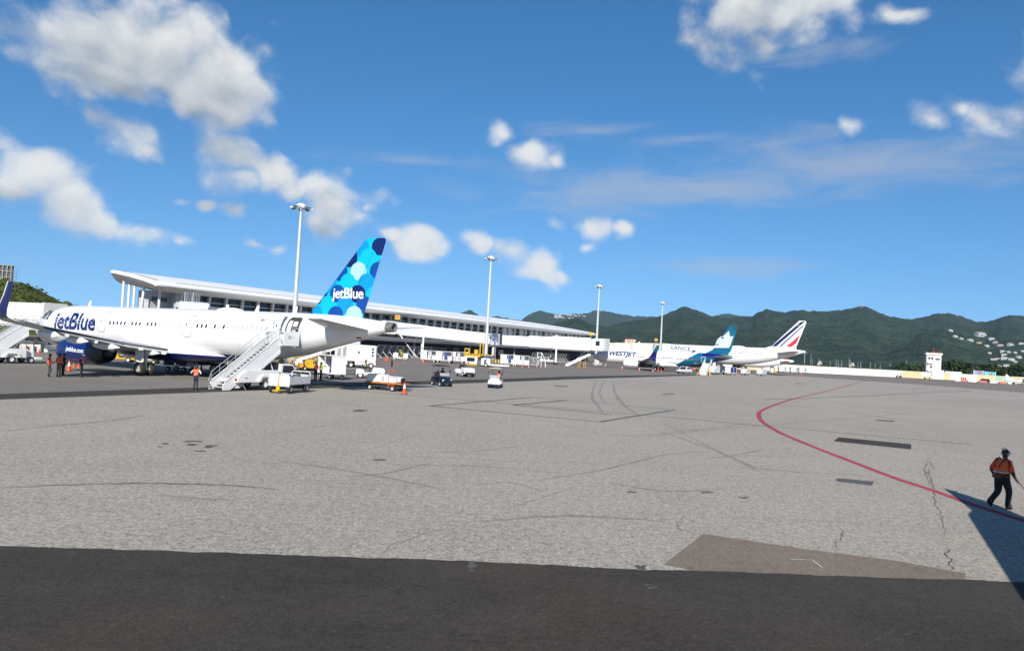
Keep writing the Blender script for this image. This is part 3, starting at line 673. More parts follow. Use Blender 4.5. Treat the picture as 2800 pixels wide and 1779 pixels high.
mk('railing', STEEL, rd, lambda b: [b.cyl((sx_ * (TW / 2), sy_ * (TW / 2), TH + 1.2), (sx_ * (TW / 2), sy_ * (TW / 2), TH + 2.1), .05, n=5) for sx_ in (-1, 0, 1) for sy_ in (-1, 1)])
for zz in (.86,):
    for xx in (-.32, -.12): mk('window', GLASSD, t, lambda b: b.box((TW * xx, -TW / 2 - .03, TH * zz), (TW * .13, .12, TH * .09)))
    mk('window', GLASSD, t, lambda b: b.box((TW * .25, -TW / 2 - .03, TH * .83), (TW * .3, .12, TH * .06)))
for zz in (.5, .17): mk('window', GLASSD, t, lambda b: b.box((-TW * .18, -TW / 2 - .03, TH * zz), (TW * .13, .12, TH * .09)))
for zz in (.66, .34): mk('balcony', M_WALLW, t, lambda b: b.box((-TW * .25, -TW / 2 - .5, TH * zz), (TW * .36, .95, TH * .06)))
mk('drain_pipe', GREYP, t, lambda b: b.cyl((-TW * .42, -TW / 2 - .1, 0), (-TW * .42, -TW / 2 - .1, TH * .8), .08, n=6))

# lagoon and boats behind the wall
mw = pm('lagoon water', (.03, .09, .11), .12, var=.2, scale=.1, bump=.4, bscale=.6)
sheet('lagoon_water', [Vector((110, 470, 0)), Vector((330, 480, 0)), Vector((600, 1120, 0)), Vector((150, 1120, 0))], .05, mw)
def boat(px, ytop, Y, sail=True, label=''):
    p = dn(DY(px, 1000, Y)); top = DY(px, ytop, Y).z
    t = thing('sailboat' if sail else 'motor_yacht', label, 'boat', p, R_(random.uniform(20, 70)), 'sailboats moored on the lagoon' if sail else None)
    L_ = 11.0 if sail else 16
    def hull(b):
        rings = []
        for s_, hw, z0 in ((-.5, .75, .35), (-.2, 1, .1), (.15, .9, .1), (.38, .5, .3), (.5, .05, .8)):
            hw *= L_ * .15; rings.append([(s_ * L_, -hw, 1.35 + .3 * s_), (s_ * L_, -hw * .6, z0), (s_ * L_, hw * .6, z0), (s_ * L_, hw, 1.35 + .3 * s_)])
        b.loft(rings)
    mk('hull', M_HW, t, hull)
    mk('cabin', M_HW, t, lambda b: b.bb(-L_ * .2, L_ * .18, -L_ * .09, L_ * .09, 1.3, 2.3 if sail else 3.2))
    if sail:
        mk('mast', STEEL, t, lambda b: (b.cyl((.5, 0, 1.4), (.5, 0, top), .17, .12, 6), b.cyl((.5, -.9, top * .6), (.5, .9, top * .6), .06, n=5)))
        mk('boom', STEEL, t, lambda b: b.cyl((.5, 0, 3.0), (-L_ * .42, 0, 3.2), .18, n=6))
    else:
        mk('flybridge', M_HW, t, lambda b: (b.bb(-L_ * .12, L_ * .08, -1, 1, 3.2, 5.0), b.bb(-L_ * .05, L_ * .04, -.7, .7, 5.0, 6.4)))
        mk('mast', STEEL, t, lambda b: b.cyl((0, 0, 6.4), (0, 0, top), .15, n=6))
random.seed(11)
MASTS = [(2216, 966), (2221, 981), (2238, 977), (2269, 986), (2286, 982), (2291, 985), (2301, 984), (2320, 978), (2324, 983), (2345, 990), (2352, 988), (2379, 989), (2392, 993), (2406, 996), (2434, 993), (2452, 998), (2478, 985)]
for k, (x, y) in enumerate(MASTS):
    boat(x, y, random.uniform(520, 640), True, 'white sailboat with bare mast showing above the long airfield wall')
for k, (x, y, lb) in enumerate([(2242, 985, 'white motor yacht behind the left part of the long airfield wall'), (2331, 992, 'white motor yacht behind the middle of the long airfield wall')]): boat(x, y, 470, False, lb)
t = thing('flag_pole', 'tall pale pole rising beside the tail of the rearmost widebody jet', 'pole', dn(DY(2199, 1005, 420)), 0)
mk('shaft', STEEL, t, lambda b: b.cyl((0, 0, 0), (0, 0, DY(2199, 959, 420).z), .22, .15, 8))

# trees
M_TR = [pm('tree leaves dark', (.014, .026, .009), .8, var=.3, spec=.15), pm('tree leaves mid', (.030, .052, .014), .8, var=.3, spec=.15), pm('tree leaves light', (.07, .085, .022), .8, var=.3, spec=.15)]
M_BARK = pm('bark', (.09, .07, .05), .9, var=.3, scale=4)
def tree(name, label, p, hgt, spread, grp, n=16, light=1):
    t = thing(name, label, 'tree', p, random.uniform(0, 6), grp)
    limbs = []
    def tr(b):
        b.cyl((0, 0, 0), (0, 0, hgt * .45), hgt * .035, hgt * .022, 7)
        for k in range(6):
            a = k * 1.05 + random.uniform(-.3, .3); e = (math.cos(a) * spread * .6, math.sin(a) * spread * .6, hgt * random.uniform(.6, .85)); limbs.append(e)
            b.cyl((0, 0, hgt * random.uniform(.3, .45)), e, hgt * .016, hgt * .006, 5)
    mk('trunk', M_BARK, t, tr)
    def cr(b):
        for k in range(n):
            a = random.uniform(0, 2 * PI); rr = spread * math.sqrt(random.random()) * .85
            c = (rr * math.cos(a), rr * math.sin(a), hgt * (.55 + .38 * random.random() * (1 - (rr / spread) ** 2 * .7)))
            clump(b, c, spread * random.uniform(.24, .42), 46, .75, random.choice((0, 0, 1, 1, light)))
    mk('crown', M_TR, t, cr)
def palm(label, p, hgt):
    t = thing('palm_tree', label, 'tree', p, random.uniform(0, 6), 'palms behind the wall')
    mk('trunk', M_BARK, t, lambda b: b.cyl((0, 0, 0), (.3, 0, hgt), .22, .15, 7))
    def cr(b):
        for k in range(14):
            a = k * 2 * PI / 14 + random.uniform(-.2, .2); L_ = hgt * .42; up_ = random.uniform(.1, .6); prev = None
            for q in range(5):
                f_ = q / 4; c = Vector((.3 + math.cos(a) * L_ * f_, math.sin(a) * L_ * f_, hgt + L_ * (up_ * f_ - .9 * f_ * f_))); wd = Vector((-math.sin(a), math.cos(a), 0)) * L_ * .13 * math.sin(PI * (f_ * .85 + .12))
                if prev: b.add([prev[0] - prev[1], prev[0] + prev[1], c + wd, c - wd], [(0, 1, 2, 3)], random.choice((0, 1, 1)))
                prev = (c, wd)
    mk('crown', M_TR, t, cr)
random.seed(31)
TREES = [(2590, 1008, 14, 9, 'low dark tree right beside the watch tower'), (2612, 986, 21, 16, 'broad flat crowned dark tree right of the watch tower'), (2640, 1003, 15, 11, 'rounded dark tree behind the white wall panels'),
         (2664, 1006, 13, 9, 'light green tree left of the blue billboard'), (2690, 998, 16, 12, 'dark tree right behind the blue billboard'), (2715, 1000, 16, 12, 'dark tree behind the turquoise billboard'),
         (2742, 1006, 15, 13, 'bushy dark tree right of the turquoise billboard'), (2766, 1012, 13, 10, 'low dark tree left of the light aircraft tail'), (2790, 992, 20, 12, 'tall dark tree at the right edge of the picture'),
         (2492, 1003, 10, 8, 'low bush left of the watch tower behind the wall')]
for (x, y, hh, sp, lb) in TREES:
    Y = 425; p = dn(DY(x, 1030, Y)); top = DY(x, y, Y).z
    tree('broadleaf_tree', lb, p, max(6, top), sp * .42 * 1.2, 'trees behind the airfield wall', 18, 2 if 'light' in lb else 1)
for (x, y, lb) in [(2368, 997, 'short palm showing above the middle of the long white wall'), (2655, 1001, 'palm beside the light green tree behind the right wall'), (2200, 992, 'short palm at the left end of the long white wall'), (2668, 994, 'taller palm left of the blue billboard')]:
    palm(lb, dn(DY(x, 1030, 405)), max(4.5, DY(x, y, 405).z - 1.2))
b = MB()
for k in range(60):
    x = random.uniform(2190, 2480); p = dn(DY(x, 1020, random.uniform(385, 400))); clump(b, (p.x, p.y, random.uniform(2.2, 3.0)), random.uniform(.8, 1.6), 24, .9, random.choice((0, 1, 2)))
tag(b.build('hedge', M_TR), 'low green hedge growing along the far side of the long white wall', 'hedge', kind='stuff')
b = MB()
for k in range(150):
    x = random.uniform(2440, 2830); Y_ = random.uniform(470, 700); p = dn(DY(x, 1020, Y_)); clump(b, (p.x, p.y, random.uniform(1, 6)), random.uniform(2, 4.5), 30, .9, random.choice((0, 0, 1)))
tag(b.build('shore_thicket', M_TR), 'dark thicket along the shore behind the right hand wall', 'thicket', kind='stuff')

# ------------------------------------------------------------------ terminal (frame: x along the front, y into the building)
M_ROOFW = pm('terminal roof membrane', (.70, .70, .69), .5, var=.03, scale=.15, dirt=(.5, .5, .49), dirt_amt=.05)
M_SOFF = pm('soffit panels', (.52, .53, .54), .55, var=.04, scale=.3)
M_TWALL = pm('terminal grey cladding', (.42, .435, .44), .5, var=.05, scale=.4)
M_TBLUE = pm('terminal blue wall', S(38, 62, 104), .6, var=.12, scale=.3)
M_COLW = pm('terminal white steel', (.62, .64, .65), .4, var=.04)
T0, N0, TL = 89.3, 123.0, 229.0
t = thing('terminal_building', 'long white terminal with sweeping wing roof and dark glazed upper storey', 'building', AP(T0, N0), TA)
RT_TOP = [(-.5, 12.15), (-.25, 12.55), (.4, 12.85), (4, 13.55), (8, 14.25), (12.5, 14.85), (20, 15.1), (34, 14.8)]
RT_BOT = [(34, 13.6), (20, 13.0), (12.5, 11.9), (7.6, 11.32), (3, 11.4), (0, 11.62), (-.38, 11.88)]
def tab_at(tab, y):
    q = sorted(tab)
    for (a, za), (c, zc_) in zip(q, q[1:]):
        if y <= c: return za + (zc_ - za) * max(0, (y - a) / (c - a))
    return q[-1][1]
def roof_ring(x, k, drop=0, thin=0.0):
    dmax = min(34.0, 13.3 + max(0, x + 1.4) * 1.1); a = []
    for y, z in RT_TOP: y = min(y, dmax); a.append((y, tab_at(RT_TOP, y)))
    for y, z in RT_BOT:
        y = min(y, dmax); zb = tab_at(RT_BOT, y); zt = tab_at(RT_TOP, y); a.append((y, zb + (zt - .42 - zb) * thin if zt - zb > .42 else zb))
    return [(x, y * k + (1 - k) * 6, 12.6 + (z - 12.6) * (.35 + .65 * k) - drop) for y, z in a]
xs = [6, 14, 24, 40, 60, 80, 100, 120, 140, 160, 176, 190, 200, 208, 214, 219, 223, 226.5, 228.6]
def kk(x): return 1.0 if x < 160 else max(.05, 1 - ((x - 160) / 70.0) ** 2.6 * .95)
def dp(x): return 0 if x < 160 else .4 * ((x - 160) / 68) ** 2
mk('roof', M_ROOFW, t, lambda b: b.loft([roof_ring(-1.45, .985, .14, 1.0), roof_ring(-1.2, 1, .02, .95), roof_ring(-.4, 1, 0, .80), roof_ring(1.5, 1, 0, .5), roof_ring(3.5, 1, 0, .22)] + [roof_ring(x, kk(x), dp(x)) for x in xs]), smooth=True, angle=60)
mk('roof_slot', BLACK, t, lambda b: b.add([(.1 + .2 * math.sin(PI * y / 13) + e, y, tab_at(RT_TOP, y) + .012) for y in [1.2 + k for k in range(12)] for e in (-.25, .3)], [(2 * k, 2 * k + 1, 2 * k + 3, 2 * k + 2) for k in range(11)]))
mk('roof_seam', DGREY, t, lambda b: b.tube([(x, .5 * kk(x) + (1 - kk(x)) * 6, 12.6 + .29 * (.35 + .65 * kk(x)) - dp(x)) for x in [3.5] + xs[:-3]], .055, 4))
# glazed upper storey
YF = 7.5; BAY = 4.38; NB = 47
pane = MB(); pane.bb(.18, BAY - .18, 0, .08, 5.4, 11.28); pane_o = None
colm = MB(); colm.hexa([(-.17, -.35, 5.2), (.17, -.35, 5.2), (.17, .25, 5.2), (-.17, .25, 5.2), (-.17, -1.1, 11.35), (.17, -1.1, 11.35), (.17, -.45, 11.35), (-.17, -.45, 11.35)])
po = pane.build('window_pane', GLASSF, t); po.location = (12, YF, 0); co_ = colm.build('column', M_COLW, t); co_.location = (12, YF, 0)
for k in range(1, NB):
    part('window_pane', po, t, (12 + k * BAY, YF, 0)); part('column', co_, t, (12 + k * BAY, YF, 0))
part('column', co_, t, (12 + NB * BAY, YF, 0)); part('column', co_, t, (10.8, YF, 0))
for z in (6.35, 7.6, 8.85, 10.1): mk('mullion', M_COLW, t, lambda b: b.bb(12, 12 + NB * BAY, YF - .09, YF - .01, z - .06, z + .06))
random.seed(44)
for k in (30, 31, 33, 35, 36, 38, 39, 40, 41, 43): # drawn pale blinds behind the glass
    z0 = random.choice((6.2, 7.3, 8.3)); mk('blind', LGREY, t, lambda b: b.bb(12 + k * BAY + .3, 12 + (k + 1) * BAY - .3, YF - .004 - .02, YF - .004, z0, 11.1))
mk('back_wall', M_TWALL, t, lambda b: b.bb(12.2, 222, YF + .3, YF + 7, 0, 11.4))
# left end: clad wall, windows and leaning round columns
mk('end_wall', M_TWALL, t, lambda b: (b.bb(4.2, 11.4, YF + 1.2, YF + 5, 0, 11.5), b.bb(8.6, 10.4, YF - .4, YF + 1.19, 0, 11.3)))
for z in (7.6, 9.4): mk('panel_joint', DGREY, t, lambda b: b.bb(3.15, 8.55, YF + 1.17, YF + 1.195, z - .03, z + .03))
mk('window', GLASSD, t, lambda b: b.bb(4.4, 7.8, YF + 1.12, YF + 1.16, 9.55, 10.3)); mk('window', GLASSD, t, lambda b: b.bb(7.0, 7.7, YF + 1.12, YF + 1.16, 6.2, 7.3))
for (x, y, dx) in ((.6, 11.8, -.1), (1.3, 11.0, -.15), (1.3, 9.4, -.1), (1.8, 7.8, .3), (3.2, 4.5, -.1), (6.0, 2.2, .5)):
    mk('round_column', M_COLW, t, lambda b: b.cyl((x - dx, y + .4, 0), (x + dx, y, 12.9 if y > 7 else 11.5), .24, n=12), smooth=True)
# lower storey
def canopy(b):
    b.hexa([(14, -4.5, 4.2), (215, -4.5, 4.2), (215, YF, 3.9), (14, YF, 3.9), (14, -5.2, 5.0), (215, -5.2, 5.0), (215, YF, 5.2), (14, YF, 5.2)])
mk('canopy', M_ROOFW, t, canopy)
mk('ground_floor_wall', M_TBLUE, t, lambda b: b.bb(12, 218, 4.5, 5.5, 0, 4.0))
for k in range(20):
    x = 20 + k * 9.7; mk('gate_opening', BLACK if k % 3 else GLASSD, t, lambda b: b.bb(x, x + (5.5 if k % 3 else 3.5), 4.38, 4.46, .1, 3.2))
for k in range(7): mk('canopy_post', GREYP, t, lambda b: b.cyl((18 + k * 29, -3.2, 0), (18 + k * 29, -3.2, 4.25), .2, n=8))

# ------------------------------------------------------------------ floodlight masts
def mast(name, label, p, H_):
    t = thing(name, label, 'light mast', p, .4, 'floodlight masts along the apron')
    mk('base', CONCR, t, lambda b: b.cyl((0, 0, 0), (0, 0, .6), .75, n=16))
    mk('pole', STEEL_P, t, lambda b: b.lathe([(0.6, .43), (H_ * .5, .32), (H_ - .6, .20), (H_, .20)], axis='z', n=16, cap1=True), smooth=True)
    hd = mk('head_ring', STEEL, t, lambda b: (b.lathe([(H_ - .25, .9), (H_ - .25, 1.05), (H_ - .12, 1.05), (H_ - .12, .9), (H_ - .25, .9)], axis='z', n=20), [b.cyl((0, 0, H_ - .3), (1.45 * math.cos(a), 1.45 * math.sin(a), H_ - .18), .06, n=5) for a in [k * PI / 4 for k in range(8)]]))
    mk('cap', ACWHITE, t, lambda b: b.lathe([(H_ + .05, .8), (H_ + .25, .75), (H_ + .5, .4), (H_ + .58, .02)], axis='z', n=16, cap0=True), smooth=True)
    for k in range(8):
        a = k * PI / 4; mk('floodlight', DGREY if k % 2 else LGREY, t, lambda b: b.box((1.5 * math.cos(a), 1.5 * math.sin(a), H_ - .25), (.6, .5, .22), a, .25))
STEEL_P = pm('pole paint grey', (.50, .51, .52), .45, .2, var=.05, scale=.6)
for (x, y, lb) in ((824, 565, 'tall grey floodlight mast behind the blue tailed jet'), (1343, 706, 'tall grey floodlight mast right beside the boarding bridge rotunda'), (1639, 783, 'floodlight mast rising behind the cab of the bridge serving the teal tailed jet'), (1812, 829, 'farthest floodlight mast in front of the highest dark hill')):
    hz = 951.6 + .0541 * (x - 1400); Y = 21.0 * FPX / (hz - y) * .998
    p = DY(x, y, Y); mast('floodlight_mast', lb, Vector((p.x, p.y, 0)), p.z)

# ------------------------------------------------------------------ boarding bridges
M_SILV = pm('brushed silver cladding', (.55, .57, .59), .35, .4, var=.05, stretch=(1, 1, .1))
def sign(t, txt, c, wd, hg, rz):
    ob = mk('gate_sign', pm('sign yellow', S(240, 176, 20), .5, var=.04), t, lambda b: b.box(c, (wd, .14, hg), rz))
    M = Matrix.Rotation(rz, 3, 'Z')
    if txt: lettering('lettering', txt, BLACK, ob, lambda u, v: Vector(c) + M @ Vector(((u - .5) * wd * .66, -.08, (v - .5) * hg * .5)), .02)
    mk('sign_post', STEEL, ob, lambda b: b.cyl((c[0], c[1], c[2] - hg / 2 - 1), (c[0], c[1], c[2] - hg / 2), .06, n=6))
def bridge(label, a, b_, z0, secs, cabrot=None, rot=True, signtxt=None, supports=(.55,), cabside=1, grp=None, cab=True, rise=0.0):
    """a: rotunda, b_: cab end; secs: list of (from, to, height, width) as fractions of the length."""
    d = Vector((b_.x - a.x, b_.y - a.y, 0)); ln = d.length; rz = math.atan2(d.y, d.x)
    zr = lambda x: rise * x / ln
    def sbox(b, x0, x1, y0, y1, za, zb): b.hexa([(x0, y0, za + zr(x0)), (x1, y0, za + zr(x1)), (x1, y1, za + zr(x1)), (x0, y1, za + zr(x0)), (x0, y0, zb + zr(x0)), (x1, y0, zb + zr(x1)), (x1, y1, zb + zr(x1)), (x0, y1, zb + zr(x0))])
    t = thing('boarding_bridge', label, 'boarding bridge', Vector((a.x, a.y, 0)), rz)
    if rot:
        mk('rotunda', M_SILV, t, lambda b: b.cyl((0, 0, z0 - .15), (0, 0, z0 + 3.0), 1.55, n=28), smooth=True)
        mk('rotunda_column', CREAM, t, lambda b: (b.cyl((0, 0, 0), (0, 0, z0 - .16), .55, n=16), b.box((0, 0, .2), (2.2, 2.2, .4))))
    for (f0, f1, hh, wd) in secs:
        x0, x1 = f0 * ln + (1.5 if f0 == 0 and rot else 0), f1 * ln; zz = z0 + (3.05 - hh) * .35
        s_ = mk('tunnel', CREAM, t, lambda b: sbox(b, x0, x1, -wd / 2, wd / 2, zz, zz + hh), bevel=.05)
        np_ = max(2, int((x1 - x0) / 3.4))
        for k in range(1, np_):
            xx = x0 + (x1 - x0) * k / np_
            mk('panel_joint', LGREY, s_, lambda b: (sbox(b, xx - .025, xx + .025, -wd / 2 - .012, -wd / 2 - .001, zz + .15, zz + hh - .1), sbox(b, xx - .025, xx + .025, wd / 2 + .001, wd / 2 + .012, zz + .15, zz + hh - .1)))
        mk('frame_collar', CREAM, s_, lambda b: sbox(b, x1 - .22, x1 + .02, -wd / 2 - .1, wd / 2 + .1, zz - .08, zz + hh + .1))
        mk('cable_tray', GREYP, s_, lambda b: sbox(b, x0 + .2, x1 - .2, -wd / 2 + .1, wd / 2 - .1, zz - .24, zz - .02))
    for f_ in supports:
        x = f_ * ln
        mk('lift_column', CREAM, t, lambda b: (b.bb(x - .2, x + .2, -1.75, -1.35, .9, z0 + 3.6), b.bb(x - .2, x + .2, 1.35, 1.75, .9, z0 + 3.6), b.bb(x - .3, x + .3, -1.8, 1.8, .7, 1.2)))
        wh = mk('bogie_wheel', TYRE, t, lambda b: (b.cyl((x, -1.2, .55), (x, -.7, .55), .55, n=16), b.cyl((x, .7, .55), (x, 1.2, .55), .55, n=16)))
    if cab:
        x = ln; z0 = z0 + rise; cr = cabrot or 0; M = Matrix.Rotation(cr, 3, 'Z')
        def lb_(b, x0, x1, y0, y1, za, zb):
            b.hexa([Vector((x, 0, 0)) + M @ Vector(q) for q in ((x0, y0, za), (x1, y0, za), (x1, y1, za), (x0, y1, za), (x0, y0, zb), (x1, y0, zb), (x1, y1, zb), (x0, y1, zb))])
        mk('cab_rotunda', M_SILV, t, lambda b: b.cyl((x, 0, z0 - .1), (x, 0, z0 + 3.05), 1.75, n=24), smooth=True)
        cb_ = mk('cab', CREAM, t, lambda b: lb_(b, .9, 3.6, -1.7, 1.7, z0 - .2, z0 + 3.2), bevel=.06)
        mk('cab_window', GLASSD, cb_, lambda b: lb_(b, 1.5, 2.7, -1.74, -1.705, z0 + 1.2, z0 + 2.5)); mk('cab_window', GLASSD, cb_, lambda b: lb_(b, 1.5, 2.7, 1.705, 1.74, z0 + 1.2, z0 + 2.5))
        mk('canopy_bellows', LGREY, cb_, lambda b: [lb_(b, 3.62 + k * .2, 3.62 + k * .2 + .12, -1.65 - .05 * k, 1.65 + .05 * k, z0 - .1, z0 + 3.1 + .06 * k) for k in range(4)])
        mk('service_stair', CREAM, t, lambda b: (b.hexa([(x - 1.2, 1.9, z0), (x - .4, 1.9, z0), (x - .4, 2.7, z0), (x - 1.2, 2.7, z0), (x - 1.2, 1.9, z0 + .15), (x - .4, 1.9, z0 + .15), (x - .4, 2.7, z0 + .15), (x - 1.2, 2.7, z0 + .15)]), b.hexa([(x - 6.2, 1.95, .1), (x - 5.9, 1.95, .1), (x - 5.9, 2.65, .1), (x - 6.2, 2.65, .1), (x - 1.3, 1.95, z0), (x - 1.0, 1.95, z0), (x - 1.0, 2.65, z0), (x - 1.3, 2.65, z0)])))
        if signtxt is not None: sign(t, signtxt, (x - .6, 0, z0 + 4.4), 1.4 if signtxt else .95, 1.15 if signtxt else .8, -rz + .05)
    return t
rp = dn(DY(1352, 928, 206))
bridge('boarding bridge with yellow gate sign ending behind the tail cone of the blue tailed jet', rp, dn(DY(1078, 915, 200)), 4.75, [(0, .38, 2.75, 2.6), (.36, .70, 2.9, 2.8), (.68, .97, 3.05, 3.0)], R_(35), True, 'A01', (.72,), rise=1.5)
bridge('boarding bridge of three telescoping tunnels docked at the teal tailed jet', dn(DY(1374, 930, 208)), dn(DY(1620, 955, 207)), 4.75, [(0, .30, 2.55, 2.6), (.29, .56, 2.95, 2.85), (.55, .97, 3.35, 3.1)], R_(-25), False, '', (.60,))
bridge('boarding bridge docked at the nose of the tricolour tailed widebody', dn(DY(1636, 945, 258)), dn(DY(1797, 955, 241)), 4.9, [(0, .34, 2.6, 2.6), (.33, .62, 2.85, 2.8), (.60, .97, 3.15, 3.0)], R_(-15), True, '', (.66,))
bridge('white boarding bridge tunnel at the left edge behind the nose of the blue tailed jet', dn(DY(-330, 860, 112)), dn(DY(150, 870, 96)), 3.55, [(0, .5, 2.6, 2.7), (.48, 1.0, 2.9, 3.0)], 0, False, None, (.3,), cab=False)
tt = bridge('idle boarding bridge tunnel top showing just above the blue tailed jet fuselage', dn(DY(700, 850, 125)), dn(DY(512, 838, 103)), 4.6, [(0, .5, 2.7, 2.7), (.48, 1.0, 2.95, 3.0)], R_(40), True, None, (.6,))
mk('roof_railing', LGREY, tt, lambda b: ([b.cyl((20 + k * .45, y, 7.6), (20 + k * .45, y, 9.3), .04, n=5) for k in range(5) for y in (-.6, .6)], [b.cyl((20, y, z), (21.8, y, z), .04, n=5) for y in (-.6, .6) for z in (8.4, 9.3)]))
# roof stacks on the bridges are parts of theirs; air hose chute below the docked bridge
# ------------------------------------------------------------------ slanted lattice blast fences
def blast_fence(label, a, b_, hgt, n):
    d = b_ - a; ln = d.length; rz = math.atan2(d.y, d.x)
    t = thing('blast_fence', label, 'fence', a, rz, 'blast fences')
    w_ = ln / n
    mesh_m = M_MESH
    pn = MB(); pn.add([(0, 0, .25), (w_, 0, .25), (w_, -hgt * .42, hgt), (0, -hgt * .42, hgt)], [(0, 1, 2, 3)])
    ps = MB(); ps.tube([(0, 0, 0), (0, -hgt * .42, hgt)], .07, 6); ps.tube([(0, -hgt * .22, hgt * .5), (0, -hgt * .75, 0)], .06, 6)
    p0 = ps.build('post', STEEL, t)
    for k in range(1, n + 1): part('post', p0, t, (k * w_, 0, 0))
    slats = MB()
    for j in range(10):
        z = .3 + (hgt - .3) * j / 9; slats.cyl((0, -hgt * .42 * (z - .0) / hgt, z), (ln, -hgt * .42 * z / hgt, z), .045 if j in (0, 9) else .03, n=5)
    mk('rails', STEEL, t, lambda b: b.add(slats.v, slats.f))
    g = MB()
    for k in range(n * 5):
        x = k * ln / (n * 5); g.cyl((x, -hgt * .42 * .3 / hgt, .3), (x, -hgt * .42, hgt), .022, n=4)
    g.build('lattice', STEEL, t)
M_MESH = None
f0, f1 = dn(DY(1020, 977, 176)), dn(DY(1208, 981, 214))
blast_fence('slanted grey lattice blast fence behind the white ground power truck', f0, f1, 3.0, 12)
blast_fence('slanted grey lattice blast fence under the bridge of the teal tailed jet', dn(DY(1446, 990, 232)), dn(DY(1540, 990, 262)), 3.0, 11)

# ------------------------------------------------------------------ aircraft
LFT = Vector((-Nv.y, Nv.x, 0))
def cr_interp(tab, s):
    n = len(tab)
    if s <= tab[0][0]: return tab[0][1:]
    if s >= tab[-1][0]: return tab[-1][1:]
    for i in range(n - 1):
        if s <= tab[i + 1][0]:
            t = (s - tab[i][0]) / (tab[i + 1][0] - tab[i][0]); out = []
            for c in range(1, len(tab[0])):
                p1, p2 = tab[i][c], tab[i + 1][c]; h = tab[i + 1][0] - tab[i][0]
                m1 = (tab[i + 1][c] - tab[i - 1][c]) / (tab[i + 1][0] - tab[i - 1][0]) * h if i > 0 else (p2 - p1)
                m2 = (tab[i + 2][c] - tab[i][c]) / (tab[i + 2][0] - tab[i][0]) * h if i + 2 < n else (p2 - p1)
                t2, t3 = t * t, t * t * t
                out.append((2 * t3 - 3 * t2 + 1) * p1 + (t3 - 2 * t2 + t) * m1 + (-2 * t3 + 3 * t2) * p2 + (t3 - t2) * m2)
            return out
class Jet:
    def __init__(s, name, label, O, st, grp='parked airliners'):
        s.root = thing(name, label, 'airliner', Vector((O.x, O.y, 0)), NA, grp); s.O = Vector((O.x, O.y, 0)); s.st = st
    def inv(s, px, py, y=0.0):
        d = ray(px, py); t = (y - (CAM - s.O).dot(LFT)) / d.dot(LFT); P = CAM + d * t
        return (s.O - P).dot(Nv), P.z
    def sec(s, q):
        zb, zt, w_ = cr_interp(s.st, q); return (zb + zt) / 2, (zt - zb) / 2, w_
    def surf(s, q, z, off=.012, side=1):
        zc, h, w_ = s.sec(q); k = max(-1, min(1, (z - zc) / h)); y = w_ * math.sqrt(max(0, 1 - k * k))
        n = Vector((0, y / (w_ * w_) + 1e-9, (z - zc) / (h * h))).normalized()
        return Vector((-q, side * (y + n.y * off), z + n.z * off))
    def fuselage(s, mat, n=40):
        qs = []; tab = s.st; a = tab[0][0]
        for i in range(len(tab) - 1):
            L_ = tab[i + 1][0] - tab[i][0]; m = max(1, min(6, int(L_ / .6)))
            qs += [tab[i][0] + L_ * k / m for k in range(m)]
        qs.append(tab[-1][0])
        rings = []
        for q in qs:
            zc, h, w_ = s.sec(q); rings.append([(-q, w_ * math.sin(2 * PI * i / n), zc + h * math.cos(2 * PI * i / n)) for i in range(n)])
        return mk('fuselage', mat, s.root, lambda b: b.loft(rings), smooth=True)
    def rrect(s, q0, q1, z0, z1, r, rows=10):
        out = []
        for k in range(rows + 1):
            z = z0 + (z1 - z0) * k / rows; e = 0
            if z - z0 < r: e = r - math.sqrt(max(0, r * r - (r - (z - z0)) ** 2))
            if z1 - z < r: e = r - math.sqrt(max(0, r * r - (r - (z1 - z)) ** 2))
            out.append((q0 + e, q1 - e, z))
        return out
    def patch(s, name, q0, q1, z0, z1, mat, off=.014, r=.1, parent=None, rows=10):
        R = s.rrect(q0, q1, z0, z1, r, rows); b = MB()
        vs = []
        for a, c, z in R: vs += [s.surf(a, z, off), s.surf((a + c) / 2, z, off), s.surf(c, z, off)]
        b.add(vs, [(3 * k + j, 3 * k + j + 1, 3 * k + j + 4, 3 * k + j + 3) for k in range(rows) for j in (0, 1)])
        return b.build(name, mat, parent or s.root)
    def outline(s, name, q0, q1, z0, z1, mat, wd=.035, r=.14, parent=None):
        Ro = s.rrect(q0, q1, z0, z1, r, 12); Ri = s.rrect(q0 + wd, q1 - wd, z0 + wd, z1 - wd, r * .8, 12); b = MB()
        po = [(a, z) for a, c, z in Ro] + [(c, z) for a, c, z in Ro[::-1]]; pi = [(a, z) for a, c, z in Ri] + [(c, z) for a, c, z in Ri[::-1]]
        n = len(po); b.add([s.surf(q, z, .013) for q, z in po] + [s.surf(q, z, .013) for q, z in pi], [(i, (i + 1) % n, n + (i + 1) % n, n + i) for i in range(n)])
        return b.build(name, mat, parent or s.root)
    def windows(s, qs, z0, slope, wd, hg, dark, shade, pattern):
        base = {}
        for k, q in enumerate(qs):
            z = z0 + slope * q; m = dark if pattern(k) else shade
            if m not in base:
                b = MB(); pts = [(wd / 2 * math.copysign(abs(math.cos(a)) ** .6, math.cos(a)), hg / 2 * math.copysign(abs(math.sin(a)) ** .6, math.sin(a))) for a in [2 * PI * i / 14 for i in range(14)]]
                b.add([(x, 0, y) for x, y in pts] + [(x * 1.22, .004, y * 1.18) for x, y in pts], [tuple(range(14))] + [(i, (i + 1) % 14, 14 + (i + 1) % 14, 14 + i) for i in range(14)])
                b.m = [0] + [1] * 14
                me_o = b.build('cabin_window', [m, GREYP], s.root); base[m] = me_o; o_ = me_o
            else: o_ = part('cabin_window', base[m], s.root)
            p = s.surf(q, z, .012); zc, h, w_ = s.sec(q); n = Vector((0, p.y / (w_ * w_), (z - zc) / (h * h)))
            o_.location = p; o_.rotation_euler = (math.atan2(n.z, n.y), 0, 0)
